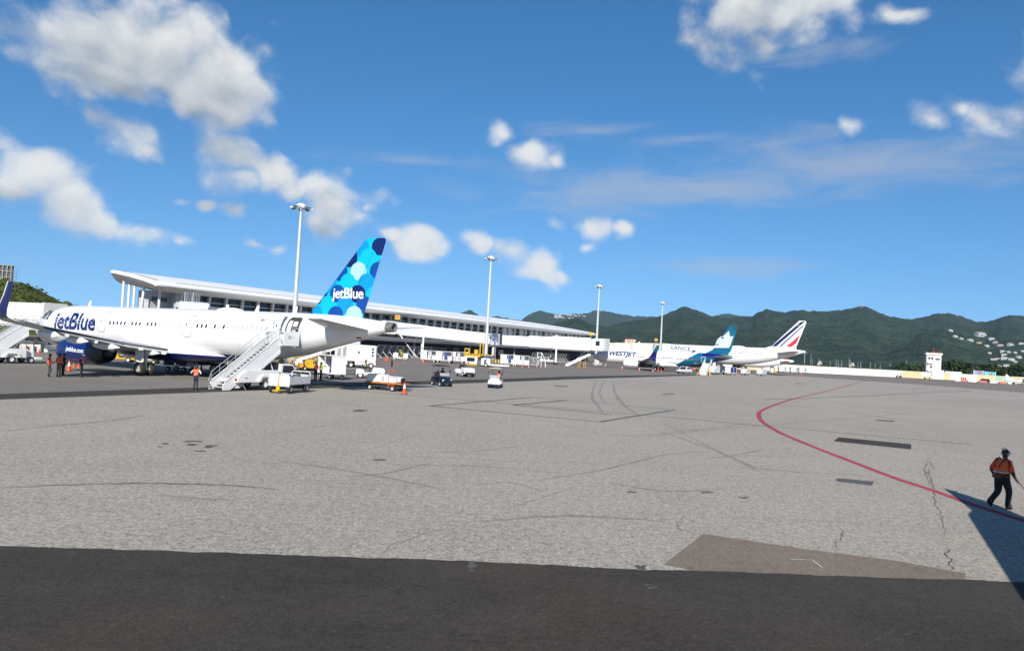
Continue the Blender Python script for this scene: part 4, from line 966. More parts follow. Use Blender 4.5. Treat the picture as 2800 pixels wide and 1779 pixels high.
    def text(s, body, mat, q0, q1, z0, z1, bold=0, shear=0, cuts=8, name='lettering', spacing=1.0, parent=None):
        return lettering(name, body, mat, parent or s.root, lambda u, v: s.surf(q0 + (q1 - q0) * u, z0 + (z1 - z0) * v, .016), bold, shear, cuts, spacing)
    def foil(s, name, secs, mat, vertical=False, parent=None, n=9):
        """secs: (s_le, span, z, chord, thick)"""
        xs_ = [0, .015, .05, .12, .25, .4, .6, .8, 1.0]; th = [0, .17, .30, .43, .5, .485, .36, .19, .01]
        rings = []
        for (q, y, z, ch, tk) in secs:
            up_ = [(x, t * tk * ch) for x, t in zip(xs_, th)]; lo_ = [(x, -t * tk * ch) for x, t in list(zip(xs_, th))[-1:0:-1]]
            ring = []
            for x, t in up_ + lo_:
                ring.append((-(q + x * ch), t, z) if vertical else (-(q + x * ch), y, z + t))
            rings.append(ring)
        return mk(name, mat, parent or s.root, lambda b: b.loft(rings), smooth=True, angle=50)
    def gear(s, q, y, wr, ww, top, nose=False, rim=RIM, dual=.46):
        g = mk('nose_gear' if nose else 'landing_gear', ACGREY, s.root, lambda b: (b.cyl((-q, y, wr), (-q, y, top), .13, .15, 12), b.cyl((-q, y - dual - .1, wr), (-q, y + dual + .1, wr), .08, n=8), b.cyl((-q, y, wr + .4), (-q + .5, y - (0 if nose else .7), top), .06, n=8)))
        if not nose: mk('gear_door', ACWHITE, g, lambda b: b.bb(-q - .55, -q + .5, y + dual + .14, y + dual + .18, wr * 2 + .0, top))
        for sd in (-1, 1):
            c = y + sd * dual
            wv_ = mk('wheel', TYRE, s.root, lambda b: b.lathe([(-ww / 2, wr * .55), (-ww / 2, wr * .86), (-ww * .36, wr * .97), (0, wr), (ww * .36, wr * .97), (ww / 2, wr * .86), (ww / 2, wr * .55)], (-q, c, wr), 'y', 24), smooth=True)
            mk('rim', rim, wv_, lambda b: b.lathe([(-ww * .42, .02), (-ww * .38, wr * .35), (-ww * .46, wr * .56), (ww * .46, wr * .56), (ww * .38, wr * .35), (ww * .42, .02)], (-q, c, wr), 'y', 20), smooth=True)
    def engine(s, q0, y, z, r, L_, cowl, dark, lipm, core=True):
        e = mk('engine_cowl', cowl, s.root, lambda b: b.lathe([(-q0 - .25, r * .80), (-q0, r * .86), (-q0 - .12, r * .93), (-q0 - .5, r * .985), (-q0 - L_ * .35, r * 1.03), (-q0 - L_ * .62, r * .99), (-q0 - L_ * .78, r * .90)], (0, y, z), 'x', 36), smooth=True)
        mk('intake_lip', lipm, e, lambda b: b.lathe([(-q0 - .2, r * .79), (-q0 + .012, r * .845), (-q0 + .02, r * .87), (-q0 - .11, r * .937)], (0, y, z), 'x', 36), smooth=True)
        mk('fan', DGREY, e, lambda b: (b.lathe([(-q0 - .6, .02), (-q0 - 1.0, r * .26), (-q0 - 1.05, r * .8)], (0, y, z), 'x', 24), b.lathe([(-q0 - .25, r * .79), (-q0 - 1.1, r * .8)], (0, y, z), 'x', 24)))
        mk('exhaust_nozzle', dark, e, lambda b: b.lathe([(-q0 - L_ * .775, r * .905), (-q0 - L_ * .9, r * .78), (-q0 - L_, r * .62), (-q0 - L_ * .97, r * .56), (-q0 - L_ * .85, r * .5)], (0, y, z), 'x', 30), smooth=True)
        mk('exhaust_cone', DGREY, e, lambda b: b.lathe([(-q0 - L_ * .8, r * .42), (-q0 - L_ * 1.0, r * .3), (-q0 - L_ * 1.1, .02)], (0, y, z), 'x', 20), smooth=True)
        return e

BLACKN = pm('exhaust metal', (.05, .048, .045), .4, .6, var=.3)
STEELB = pm('polished lip', (.62, .63, .64), .22, .9, var=.05)
NAVYP = pm('livery navy', S(16, 42, 112), .25, var=.04, coat=.4)
NAVYT = pm('livery navy text', S(14, 42, 120), .35, var=.03)
SHADEW = pm('lowered window shade', (.42, .42, .41), .4, var=.05)
GREYT = pm('registration grey', (.33, .35, .38), .5, var=.05)

# --- blue tailed jet
def white_over(name, fn):
    m = bpy.data.materials.new(name); m.use_nodes = True; t = m.node_tree; b = t.nodes['Principled BSDF']
    b.inputs['Roughness'].default_value = .28; b.inputs['Coat Weight'].default_value = .3; b.inputs['Coat Roughness'].default_value = .08
    co = t.nodes.new('ShaderNodeTexCoord').outputs['Object']; sp = t.nodes.new('ShaderNodeSeparateXYZ'); t.links.new(co, sp.inputs[0])
    n = nd(t, 'ShaderNodeTexNoise', i_Scale=.7, i_Detail=5.0); t.links.new(co, n.inputs['Vector'])
    mp = nd(t, 'ShaderNodeMapping'); mp.inputs['Scale'].default_value = (.12, .8, 2.2); t.links.new(co, mp.inputs[0]); n2 = nd(t, 'ShaderNodeTexNoise', i_Scale=2.0, i_Detail=6.0); t.links.new(mp.outputs[0], n2.inputs['Vector'])
    c = mixc(t, mth(t, 'MULTIPLY_ADD', n2.outputs[0], .6, mth(t, 'MULTIPLY', n.outputs[0], .4)), (.52, .52, .51), (.80, .80, .80))
    q = mth(t, 'MULTIPLY', sp.outputs[0], -1.0)
    t.links.new(fn(t, c, q, sp.outputs[2], sp.outputs[1]), b.inputs['Base Color']); return m
def step(t, v, th): return mth(t, 'GREATER_THAN', v, th)
G1 = G(395, 1027); OJ = G1 + Nv * 21.97 - LFT * 3.8
ST = [(-.9, 3.12, 3.16, .02), (-.8, 2.95, 3.36, .24), (-.3, 2.62, 3.78, .66), (.5, 2.35, 4.25, 1.06), (1.6, 2.12, 4.85, 1.45), (2.6, 1.98, 5.35, 1.68), (3.8, 1.86, 5.7, 1.86), (5.2, 1.80, 5.87, 1.95), (7, 1.78, 5.92, 1.975), (12, 1.78, 5.92, 1.975), (20, 1.78, 5.92, 1.975), (29, 1.78, 5.92, 1.975), (31, 1.84, 5.92, 1.97), (33, 2.03, 5.92, 1.93), (35, 2.36, 5.92, 1.84), (37, 2.76, 5.90, 1.68), (39, 3.22, 5.86, 1.45), (41, 3.74, 5.76, 1.14), (43, 4.28, 5.58, .72), (44.1, 4.62, 5.45, .46), (44.5, 4.74, 5.38, .33)]
J = Jet('passenger_jet', 'white narrowbody jet with blue scalloped tail fin and navy engine, stairs at its rear door', OJ, ST)
def jb(t, c, q, z, y):
    belly = mth(t, 'MULTIPLY', mth(t, 'LESS_THAN', z, 2.2), mth(t, 'GREATER_THAN', q, 3.5))
    return mixc(t, belly, c, S(14, 30, 92))
J.fuselage(white_over('jet white over navy belly', jb), 44)
rt = J.root
mk('tail_exhaust', pm('heat stained metal', (.22, .21, .20), .4, .5, var=.3, scale=4), rt, lambda b: (b.lathe([(-44.35, .40), (-44.95, .36), (-44.95, .26), (-44.5, .24)], (0, 0, 5.06), 'x', 24)), smooth=True)
# wing-body fairing
def fairing(b):
    rings = []
    for (q, hw, zb, zt) in ((12.8, .3, 2.0, 2.25), (14.2, 1.7, 1.55, 2.6), (16, 2.15, 1.3, 2.9), (19, 2.3, 1.2, 3.05), (22.5, 2.3, 1.2, 2.95), (25, 2.15, 1.35, 2.6), (27.5, 1.6, 1.6, 2.25), (29, .3, 1.85, 2.05)):
        zc, h = (zb + zt) / 2, (zt - zb) / 2; rings.append([(-q, hw * math.copysign(abs(math.sin(a)) ** .7, math.sin(a)), zc + h * math.copysign(abs(math.cos(a)) ** .8, math.cos(a))) for a in [2 * PI * i / 28 for i in range(28)]])
    b.loft(rings)
mk('wing_fairing', white_over('fairing white over navy', lambda t, c, q, z, y: mixc(t, mth(t, 'LESS_THAN', z, 2.02), c, S(14, 30, 92))), rt, fairing, smooth=True)
WG = [(15.4, 1.2, 2.28, 7.4, .13), (15.6, 1.97, 2.32, 7.2, .135), (17.9, 6.3, 2.72, 4.7, .12), (20.4, 11, 3.4, 3.35, .11), (23.2, 15.9, 4.05, 1.75, .10), (23.6, 16.4, 4.22, 1.5, .10)]
SK = [(23.6, 16.4, 4.22, 1.5, .10), (24.0, 16.68, 4.36, 1.4, .09), (24.6, 16.86, 4.8, 1.15, .08), (25.5, 17.0, 5.7, .85, .07), (26.1, 17.1, 6.6, .6, .06)]
for sd, nm in ((1, 'port'), (-1, 'starboard')):
    wg = J.foil('wing', [(a, sd * y, z, c, k) for a, y, z, c, k in WG], ACGREY)
    # sharklet: blended upright tip
    def shark(b):
        rings = []
        for (q, y, z, ch, tk) in SK:
            up_ = 0 if z < 4.3 else min(1, (z - 4.28) / .35); ring = []
            for x, t in ((0, 0), (.06, .32), (.25, .5), (.6, .36), (1, .01), (.6, -.36), (.25, -.5), (.06, -.32)):
                ring.append((-(q + x * ch), sd * (y + t * tk * ch * up_ * -1), z + t * tk * ch * (1 - up_)))
            rings.append(ring)
        b.loft(rings)
    sh_ = mk('wingtip_fin', NAVYP, wg, shark, smooth=True, angle=50)
    mk('wingtip_fin_edge', ACWHITE, sh_, lambda b: b.tube([(-q + .01, sd * y, z) for q, y, z, c, k in SK], .05, 6))
    mk('flap', ACGREY, wg, lambda b: (b.hexa([(-22.35, sd * 2.35, 2.12), (-23.3, sd * 2.35, 1.98), (-23.1, sd * 6.2, 2.40), (-22.2, sd * 6.2, 2.55), (-22.35, sd * 2.35, 2.27), (-23.3, sd * 2.35, 2.02), (-23.1, sd * 6.2, 2.44), (-22.2, sd * 6.2, 2.70)]),
                                  b.hexa([(-22.3, sd * 6.5, 2.58), (-23.1, sd * 6.5, 2.45), (-24.3, sd * 13.4, 3.48), (-23.7, sd * 13.4, 3.58), (-22.3, sd * 6.5, 2.74), (-23.1, sd * 6.5, 2.49), (-24.3, sd * 13.4, 3.52), (-23.7, sd * 13.4, 3.70)])))
    mk('aileron_gap', DGREY, wg, lambda b: b.tube([(-22.2, sd * 2.4, 2.42), (-22.1, sd * 6.3, 2.80), (-23.6, sd * 13.4, 3.78), (-24.6, sd * 15.8, 4.16)], .035, 4))
    for (y, q, z, L_) in ((4.0, 20.6, 2.05, 3.4), (7.8, 20.8, 2.45, 3.6), (10.6, 21.8, 2.85, 3.0), (13.0, 22.9, 3.2, 2.4)):
        mk('flap_track_fairing', ACWHITE, wg, lambda b: b.loft([[(-(q + f_ * L_), sd * y + .2 * w_ * math.sin(a), z + .05 * f_ * L_ * -.4 + .30 * w_ * math.cos(a)) for a in [2 * PI * i / 10 for i in range(10)]] for f_, w_ in ((0, .1), (.15, .7), (.45, 1), (.75, .75), (1, .08))]), smooth=True)
    for (y, q, z) in ((5.2, 23.2, 2.3), (9.2, 23.4, 2.75), (11.8, 24.0, 3.15), (3.2, 23.4, 2.0)):
        mk('flap_bracket', ACWHITE, wg, lambda b: b.ball((-q, sd * y, z), (.4, .12, .14), 8), smooth=True)
    en = J.engine(14.0, sd * 5.75, 1.74, 1.08, 6.0, NAVYP, BLACKN, STEELB)
    mk('pylon', ACGREY, en, lambda b: b.loft([[(-14.9, sd * 5.6, 2.7), (-14.9, sd * 5.9, 2.7), (-14.9, sd * 5.9, 2.75), (-14.9, sd * 5.6, 2.75)], [(-16.5, sd * 5.5, 2.5), (-16.5, sd * 6.0, 2.5), (-16.5, sd * 5.95, 3.0), (-16.5, sd * 5.55, 3.0)], [(-20.5, sd * 5.6, 1.9), (-20.5, sd * 5.9, 1.9), (-20.5, sd * 5.9, 2.7), (-20.5, sd * 5.6, 2.7)]]))
    if sd == 1:
        def on_cowl(q, z):
            dz = z - 1.74; r = 1.08 * 1.03; return Vector((-q, 5.75 + math.sqrt(max(.01, r * r - dz * dz)) + .015, z))
        lettering('lettering', 'jetblue.com', ACWHITE, en, lambda u, v: on_cowl(15.7 + 2.5 * u, 1.62 + .52 * v - .1 * u), .02, 0, 5)
        lettering('cowl_marking', 'A321', REDP, en, lambda u, v: on_cowl(14.95 + .6 * u, 1.1 + .16 * v), .01, 0, 3)
    J.gear(21.97, sd * 3.8, .58, .42, 2.3, False, pm('gear rim tan', (.45, .42, .33), .5, .3, var=.2))
J.gear(4.4, 0, .40, .24, 2.1, True, dual=.25)
# tail fin with scalloped print
FIN = [(36.0, 0, 5.55, 5.9, .09), (36.55, 0, 5.95, 5.45, .09), (37.6, 0, 7.0, 4.75, .09), (41.55, 0, 11.5, 2.15, .085), (41.95, 0, 11.78, 1.75, .06)]
cols = dict(C=S(2, 205, 240), S=S(0, 165, 232), N=S(8, 32, 104), B=S(10, 78, 170), P=S(186, 232, 248))
CIR = [(905, 290, 'S'), (1210, 262, 'N'), (1020, 450, 'C'), (718, 470, 'N'), (1318, 545, 'S'), (858, 680, 'P'), (1172, 672, 'B'), (555, 702, 'B'), (685, 868, 'C'), (985, 870, 'S'), (375, 892, 'S'), (515, 1056, 'B'), (838, 1062, 'N'), (1102, 1078, 'C'), (222, 1085, 'N'), (345, 1235, 'C'), (642, 1238, 'S'), (946, 1248, 'B'), (160, 1404, 'S'), (488, 1414, 'B'), (778, 1412, 'P'), (-10, 1430, 'N')]
def scallops():
    m = bpy.data.materials.new('scalloped fin print'); m.use_nodes = True; t = m.node_tree; b = t.nodes['Principled BSDF']
    b.inputs['Roughness'].default_value = .3; b.inputs['Coat Weight'].default_value = .3
    co = t.nodes.new('ShaderNodeTexCoord').outputs['Object']
    fl = nd(t, 'ShaderNodeVectorMath', operation='MULTIPLY'); t.links.new(co, fl.inputs[0]); fl.inputs[1].default_value = (.92, 0, 1)
    c = (*cols['C'], 1)
    for (x, y, k) in CIR:
        q, z = J.inv(840 + x / 6.12, 630 + y / 6.12, .1)
        ds = nd(t, 'ShaderNodeVectorMath', operation='DISTANCE'); t.links.new(fl.outputs[0], ds.inputs[0]); ds.inputs[1].default_value = (-q * .92, 0, z)
        c = mixc(t, mth(t, 'LESS_THAN', ds.outputs['Value'], .69), c, cols[k])
    t.links.new(c, b.inputs['Base Color']); return m
fin = J.foil('tail_fin', FIN, scallops(), True)
def fin_pt(tab):
    def f(q, z, off=.02):
        for a, b_ in zip(tab, tab[1:]):
            if z <= b_[2] or b_ is tab[-1]:
                k = max(0, min(1, (z - a[2]) / (b_[2] - a[2]))); le = a[0] + (b_[0] - a[0]) * k; ch = a[3] + (b_[3] - a[3]) * k; tk = a[4] + (b_[4] - a[4]) * k
                x = max(0, min(1, (q - le) / ch)); xs_ = [0, .015, .05, .12, .25, .4, .6, .8, 1.0]; th = [0, .17, .30, .43, .5, .485, .36, .19, .01]
                y = 0
                for i in range(8):
                    if x <= xs_[i + 1]: y = th[i] + (th[i + 1] - th[i]) * (x - xs_[i]) / (xs_[i + 1] - xs_[i]); break
                return Vector((-q, y * tk * ch + off, z))
    return f
fp = fin_pt(FIN)
lq0, lz0 = J.inv(840 + 420 / 6.12, 630 + 1190 / 6.12, .2); lq1, lz1 = J.inv(840 + 932 / 6.12, 630 + 965 / 6.12, .2)
lettering('lettering', 'jetBlue', ACWHITE, fin, lambda u, v: fp(lq0 + (lq1 - lq0) * u, lz0 + .02 * u + (lz1 - lz0) * v, .03), .016, 0, 6, .95)
mk('rudder_gap', NAVYP, fin, lambda b: b.tube([fp(40.3, 6.0, .005), fp(43.0, 11.5, .005)], .012, 4))
STB = [(38.6, .5, 4.75, 4.4, .09), (39.2, 1.0, 4.8, 4.0, .09), (42.0, 5.9, 5.25, 1.55, .085), (42.4, 6.2, 5.3, 1.15, .06)]
for sd in (1, -1): J.foil('tailplane', [(a, sd * y, z, c, k) for a, y, z, c, k in STB], ACGREY)
# fuselage lettering, doors, windows
J.text('jetBlue', NAVYT, 5.0, 11.75, 2.98, 5.12, .028, 0, 14)
J.text('N950JT', GREYT, 33.45, 35.0, 4.92, 5.26, 0, .25, 3, 'registration')
fl = J.patch('flag', 32.84, 33.36, 4.93, 5.24, pm('flag stripes', (.62, .30, .30), .5, var=.05), r=.01, rows=4)
J.patch('flag_canton', 32.84, 33.06, 5.09, 5.24, NAVYT, .018, .01, fl, 3)
for k in range(3): J.patch('flag_stripe', 32.84 if k == 0 else 32.84, 33.36, 4.955 + k * .05, 4.98 + k * .05, ACWHITE, .017, .004, fl, 2)
zw = lambda q: 4.20 + .0095 * q
DOORM = pm('door gap grey', (.14, .15, .17), .6)
for (q0, q1) in ((12.15, 13.25), (24.05, 25.1)):
    d_ = J.outline('cabin_door', q0, q1, 3.45, 5.32, DOORM, .045, .16)
    J.patch('door_window', (q0 + q1) / 2 - .32, (q0 + q1) / 2 - .16, 4.42, 4.60, GLASSD, .014, .06, d_, 4)
    J.patch('door_handle', (q0 + q1) / 2 - .05, (q0 + q1) / 2 + .12, 4.05, 4.12, GREYT, .014, .01, d_, 2)
J.windows([13.9 + .535 * k for k in range(19)], 4.20, .0095, .2, .32, GLASSD, SHADEW, lambda k: k in (0, 1, 2, 3, 4, 6, 7, 8, 10, 11, 12))
J.windows([25.75 + .535 * k for k in range(17)], 4.20, .0095, .2, .32, GLASSD, SHADEW, lambda k: k in (0, 1, 2, 4, 6))
J.windows([5.4 + .535 * k for k in range(12)], 4.20, .0095, .2, .32, GLASSD, SHADEW, lambda k: k % 3 == 2)
# open rear door: dark patch on the skin stands in for cabin shade, galley shapes over it, door leaf swung forward along the skin
dw = J.patch('doorway', 35.75, 37.05, 3.5, 5.48, pm('cabin shade dark', (.035, .034, .033), .8, var=.4), .014, .16)
J.patch('galley_panel', 35.9, 36.3, 3.6, 5.2, LGREY, .022, .05, dw); J.patch('galley_cart', 36.42, 36.8, 3.6, 4.5, GREYP, .022, .03, dw); J.patch('galley_panel', 36.4, 36.85, 4.75, 5.15, pm('galley beige', (.5, .48, .44), .5), .022, .04, dw)
J.outline('doorway_frame', 35.68, 37.12, 3.45, 5.55, LGREY, .06, .18, dw)
def leaf(b):
    n = 9; vs = []
    for k in range(n):
        z = 3.5 + 1.95 * k / (n - 1); p = J.surf(34.4, z, .28); q = J.surf(35.55, z, .42); p2 = J.surf(34.4, z, .20); q2 = J.surf(35.55, z, .34); vs += [p, q, q2, p2]
    b.add(vs, [(4 * k + i, 4 * k + (i + 1) % 4, 4 * k + 4 + (i + 1) % 4, 4 * k + 4 + i) for k in range(n - 1) for i in range(4)] + [(0, 1, 2, 3), (4 * n - 1, 4 * n - 2, 4 * n - 3, 4 * n - 4)])
lf = mk('door_leaf', ACWHITE, rt, leaf, smooth=True); lf['label'] = 'rear door leaf swung open against the fuselage'
mk('door_window', GLASSD, lf, lambda b: b.ball(J.surf(35.15, 4.65, .39), (.09, .05, .11), 8)); mk('door_handle', GREYP, lf, lambda b: (b.box(J.surf(34.85, 4.6, .36), (.07, .05, .6)), b.box(J.surf(34.8, 4.85, .36), (.3, .05, .07))))
mk('hinge_arm', GREYP, lf, lambda b: b.tube([J.surf(35.5, 4.3, .35), J.surf(35.8, 4.3, .05)], .06, 6))
# open front door: black patch on the skin stands in for the unlit cabin
dw1 = J.patch('doorway', 2.6, 3.65, 3.45, 5.2, BLACK, .014, .14)
J.patch('galley_panel', 2.95, 3.2, 3.6, 5.0, LGREY, .022, .05, dw1); J.outline('doorway_frame', 2.54, 3.72, 3.4, 5.26, GREYT, .06, .16, dw1)
mk('door_leaf', ACWHITE, rt, lambda b: b.add([J.surf(1.2 + (1.2 if i in (1, 2) else 0), z, .25 + (.12 if i in (1, 2) else 0) - (.09 if i > 1 else 0)) for z in (3.6, 4.2, 4.8, 5.05) for i in range(4)], [(4 * k + i, 4 * k + (i + 1) % 4, 4 * k + 4 + (i + 1) % 4, 4 * k + 4 + i) for k in range(3) for i in range(4)]))
for (q0, q1, z0, z1) in ((.15, .75, 3.95, 4.35), (.8, 1.35, 4.1, 4.62)): J.patch('cockpit_window', q0, q1, z0, z1, GLASSD, .016, .1)
# roof fittings
mk('antenna_radome', ACWHITE, rt, lambda b: b.loft([[(-(27.45 + f_ * 1.6), .62 * w_ * math.sin(a), 5.86 + .30 * w_ * math.cos(a)) for a in [2 * PI * i / 16 for i in range(16)]] for f_, w_ in ((-1, .05), (-.8, .7), (-.4, 1), (.3, 1), (.8, .6), (1, .05))]), smooth=True)
for q in (30.3, 34.6, 7.2): mk('blade_antenna', ACWHITE, rt, lambda b: b.hexa([(-q, -.03, 5.85), (-q - .5, -.03, 5.85), (-q - .5, .03, 5.85), (-q, .03, 5.85), (-q - .35, -.015, 6.42), (-q - .55, -.015, 6.42), (-q - .55, .015, 6.42), (-q - .35, .015, 6.42)]))
J.text('3950', GREYT, 41.7, 42.2, 4.98, 5.12, 0, 0, 2, 'registration')
J.patch('vent', 41.9, 42.25, 4.1, 4.2, BLACK, .014, .02)

# --- teal tailed jet
TEAL = S(0, 108, 142); NAV2 = S(22, 32, 120); TEALD = S(0, 92, 108)
GW = G(1792, 1013); OW = GW + Nv * 19.5 - LFT * 2.86
ST2 = [(0, 2.85, 2.9, .02), (.12, 2.6, 3.15, .3), (.8, 2.1, 3.75, .85), (2, 1.7, 4.5, 1.35), (3.2, 1.5, 5.1, 1.65), (4.6, 1.42, 5.42, 1.82), (6.5, 1.4, 5.5, 1.88), (12, 1.4, 5.5, 1.88), (20, 1.4, 5.5, 1.88), (25, 1.42, 5.5, 1.88), (28, 1.7, 5.5, 1.83), (31, 2.25, 5.5, 1.68), (34, 2.95, 5.48, 1.38), (36.5, 3.6, 5.42, 1.0), (38.5, 4.2, 5.28, .55), (39.6, 4.65, 5.05, .2)]
W = Jet('passenger_jet', 'white narrowbody jet with teal tail and maple leaf fin docked at the middle bridge', OW, ST2)
def wj(t, c, q, z, y):
    v = mth(t, 'SUBTRACT', mth(t, 'SUBTRACT', q, 24.0), mth(t, 'MULTIPLY', mth(t, 'SUBTRACT', z, 1.5), 1.65))
    c = mixc(t, step(t, v, 0), c, TEAL)
    nv = mth(t, 'MULTIPLY', mth(t, 'MULTIPLY', step(t, q, 31.6), step(t, z, 4.25)), mth(t, 'LESS_THAN', mth(t, 'ADD', q, z), 41.6))
    return mixc(t, nv, c, NAV2)
W.fuselage(white_over('jet white and teal', wj), 36)
rt2 = W.root
WTEAL = pm('livery teal', TEAL, .3, var=.04, coat=.3); WNAVY = pm('livery deep navy', NAV2, .3, var=.04, coat=.3); WPALE = pm('livery pale teal', S(150, 200, 210), .35, var=.18, scale=.6)
FIN2 = [(31.6, 0, 5.2, 6.4, .09), (34.0, 0, 6.5, 4.9, .09), (38.0, 0, 12.7, 2.2, .085), (38.3, 0, 13.1, 1.75, .06)]
fin2 = W.foil('tail_fin', FIN2, WTEAL, True)
fp2 = fin_pt(FIN2)
def decal(jet, fpt, par, name, pix, mat, off, o0=(1950, 860), sc=7.65):
    b = MB(); pts = [jet.inv(o0[0] + x / sc, o0[1] + y / sc, .2) for x, y in pix]; n = len(pts)
    me_ = bmesh.new(); vs = [me_.verts.new((q, z, 0)) for q, z in pts]; me_.faces.new(vs); bmesh.ops.triangulate(me_, faces=me_.faces)
    bmesh.ops.subdivide_edges(me_, edges=me_.edges, cuts=3, use_grid_fill=True)
    me_.verts.ensure_lookup_table(); me_.verts.index_update()
    b.add([fpt(v.co.x, v.co.y, off) for v in me_.verts], [tuple(v.index for v in f_.verts) for f_ in me_.faces]); me_.free()
    return b.build(name, mat, par)
decal(W, fp2, fin2, 'livery_leaf', [(80, 520), (155, 455), (200, 455), (330, 335), (350, 460), (425, 445), (370, 600), (40, 640)], pm('livery leaf white', S(225, 235, 238), .35, var=.05), .03)
decal(W, fp2, fin2, 'livery_band', [(0, 655), (370, 600), (330, 690), (230, 690), (0, 690)], ACWHITE, .035)
decal(W, fp2, fin2, 'livery_tip', [(410, 225), (498, 220), (470, 345), (430, 355), (405, 280)], pm('livery dark teal', TEALD, .35), .03)
mk('tail_cone', STEELB, rt2, lambda b: b.lathe([(-39.4, .3), (-39.9, .16), (-39.95, .02)], (0, 0, 4.86), 'x', 16), smooth=True)
for sd in (1, -1):
    W.foil('tailplane', [(a, sd * y, z, c, k) for a, y, z, c, k in [(34.0, .6, 4.5, 4.6, .09), (34.8, 1.2, 4.55, 4.0, .09), (38.2, 6.9, 5.1, 1.5, .08), (38.6, 7.2, 5.12, 1.1, .06)]], ACGREY)
    wg = W.foil('wing', [(a, sd * y, z, c, k) for a, y, z, c, k in [(12.8, 1.0, 1.95, 8.0, .13), (13.2, 1.88, 2.0, 7.4, .13), (15.8, 5.6, 2.35, 4.9, .12), (22.0, 16.6, 3.5, 1.7, .1), (22.3, 17.0, 3.6, 1.5, .1)]], ACGREY)
    mk('winglet', WNAVY, wg, lambda b: (b.loft([[(-22.2, sd * 16.9, 3.55), (-23.9, sd * 16.9, 3.6), (-23.9, sd * 17.05, 3.6), (-22.2, sd * 17.05, 3.55)], [(-23.1, sd * 17.45, 4.9), (-24.3, sd * 17.45, 4.9), (-24.3, sd * 17.52, 4.9), (-23.1, sd * 17.52, 4.9)], [(-24.2, sd * 17.8, 6.3), (-24.8, sd * 17.8, 6.3), (-24.8, sd * 17.84, 6.3), (-24.2, sd * 17.84, 6.3)]]),
                                         b.loft([[(-22.6, sd * 16.95, 3.55), (-23.9, sd * 16.95, 3.55), (-23.9, sd * 17.05, 3.5), (-22.6, sd * 17.05, 3.5)], [(-23.6, sd * 17.4, 2.5), (-24.1, sd * 17.4, 2.5), (-24.1, sd * 17.44, 2.5), (-23.6, sd * 17.44, 2.5)]])))
    mk('winglet_tip', WTEAL, wg, lambda b: b.loft([[(-23.15, sd * 17.43, 5.0), (-24.35, sd * 17.43, 5.0), (-24.35, sd * 17.55, 5.0), (-23.15, sd * 17.55, 5.0)], [(-24.15, sd * 17.76, 6.35), (-24.85, sd * 17.76, 6.35), (-24.85, sd * 17.86, 6.35), (-24.15, sd * 17.86, 6.35)]]))
    mk('flap', ACWHITE, wg, lambda b: b.hexa([(-20.0, sd * 2.1, 1.55), (-21.6, sd * 2.1, 1.2), (-21.0, sd * 5.4, 1.75), (-20.0, sd * 5.4, 2.0), (-20.0, sd * 2.1, 1.75), (-21.6, sd * 2.1, 1.26), (-21.0, sd * 5.4, 1.82), (-20.0, sd * 5.4, 2.2)]))
    for (y, q, z) in ((6.5, 18.3, 2.0), (9.3, 19.6, 2.35), (12, 20.8, 2.65)): mk('flap_track_fairing', ACWHITE, wg, lambda b: b.ball((-q - 1.2, sd * y, z), (1.5, .2, .28), 10), smooth=True)
    en = W.engine(11.2, sd * 4.83, 1.68, 1.1, 5.4, ACWHITE, BLACKN, STEELB)
    mk('pylon', ACWHITE, en, lambda b: b.hexa([(-12.3, sd * 4.7, 2.6), (-17, sd * 4.7, 1.9), (-17, sd * 4.95, 1.9), (-12.3, sd * 4.95, 2.6), (-12.6, sd * 4.72, 2.85), (-17, sd * 4.72, 2.4), (-17, sd * 4.93, 2.4), (-12.6, sd * 4.93, 2.85)]))
    W.gear(19.5, sd * 2.86, .56, .42, 1.9)
W.gear(4.0, 0, .36, .2, 1.7, True, dual=.2)
mk('wing_fairing', ACWHITE, rt2, lambda b: b.loft([[(-q, hw * math.sin(a), zc + h * math.cos(a)) for a in [2 * PI * i / 20 for i in range(20)]] for q, hw, zc, h in ((11, .3, 1.7, .15), (13, 1.9, 1.75, .65), (17, 2.15, 1.75, .75), (21, 2.1, 1.75, .75), (24.5, 1.2, 1.75, .5), (26, .2, 1.6, .1))]), smooth=True)
W.text('WESTJET', pm('livery blue grey text', S(30, 62, 112), .4), 5.4, 13.6, 3.1, 4.75, .045, .18, 6)
W.text('The Spirit of Canada', GREYT, 14.6, 20.8, 4.0, 4.45, 0, .15, 3)
W.text('C-GWJH', GREYT, 27.0, 29.2, 4.15, 4.5, 0, .1, 2, 'registration')
W.windows([14.2 + .51 * k for k in range(33)], 3.5, .004, .26, .36, GLASSD, SHADEW, lambda k: k not in (4, 5, 20, 27))
W.outline('cabin_door', 31.5, 32.6, 2.75, 4.5, pm('door white line', (.75, .8, .8), .5), .07, .16)
W.text('MAX 8', ACWHITE, 29.6, 30.9, 2.5, 2.75, .01, 0, 2)

# --- tricolour tailed widebody
def from_fin(px, py, zt, qt):
    d = ray(px, py); P = CAM + d * ((zt - CAMH) / d.z); return Vector((P.x, P.y, 0)) + Nv * qt
OA = from_fin(2202, 877, 17.2, 58.2)
ST3 = [(0, 4.6, 4.7, .03), (.3, 4.1, 5.2, .5), (1.5, 3.5, 6.2, 1.35), (3.5, 2.9, 7.3, 2.1), (6, 2.6, 8.0, 2.6), (9, 2.5, 8.2, 2.8), (14, 2.5, 8.25, 2.82), (25, 2.5, 8.25, 2.82), (38, 2.55, 8.3, 2.82), (42, 2.9, 8.35, 2.75), (46, 3.6, 8.4, 2.55), (50, 4.6, 8.4, 2.1), (54, 5.9, 8.35, 1.4), (57, 6.95, 8.2, .75), (58.6, 7.6, 8.0, .25)]
A = Jet('passenger_jet', 'white widebody jet with navy and red diagonal tail stripes behind the teal tailed one', OA, ST3)
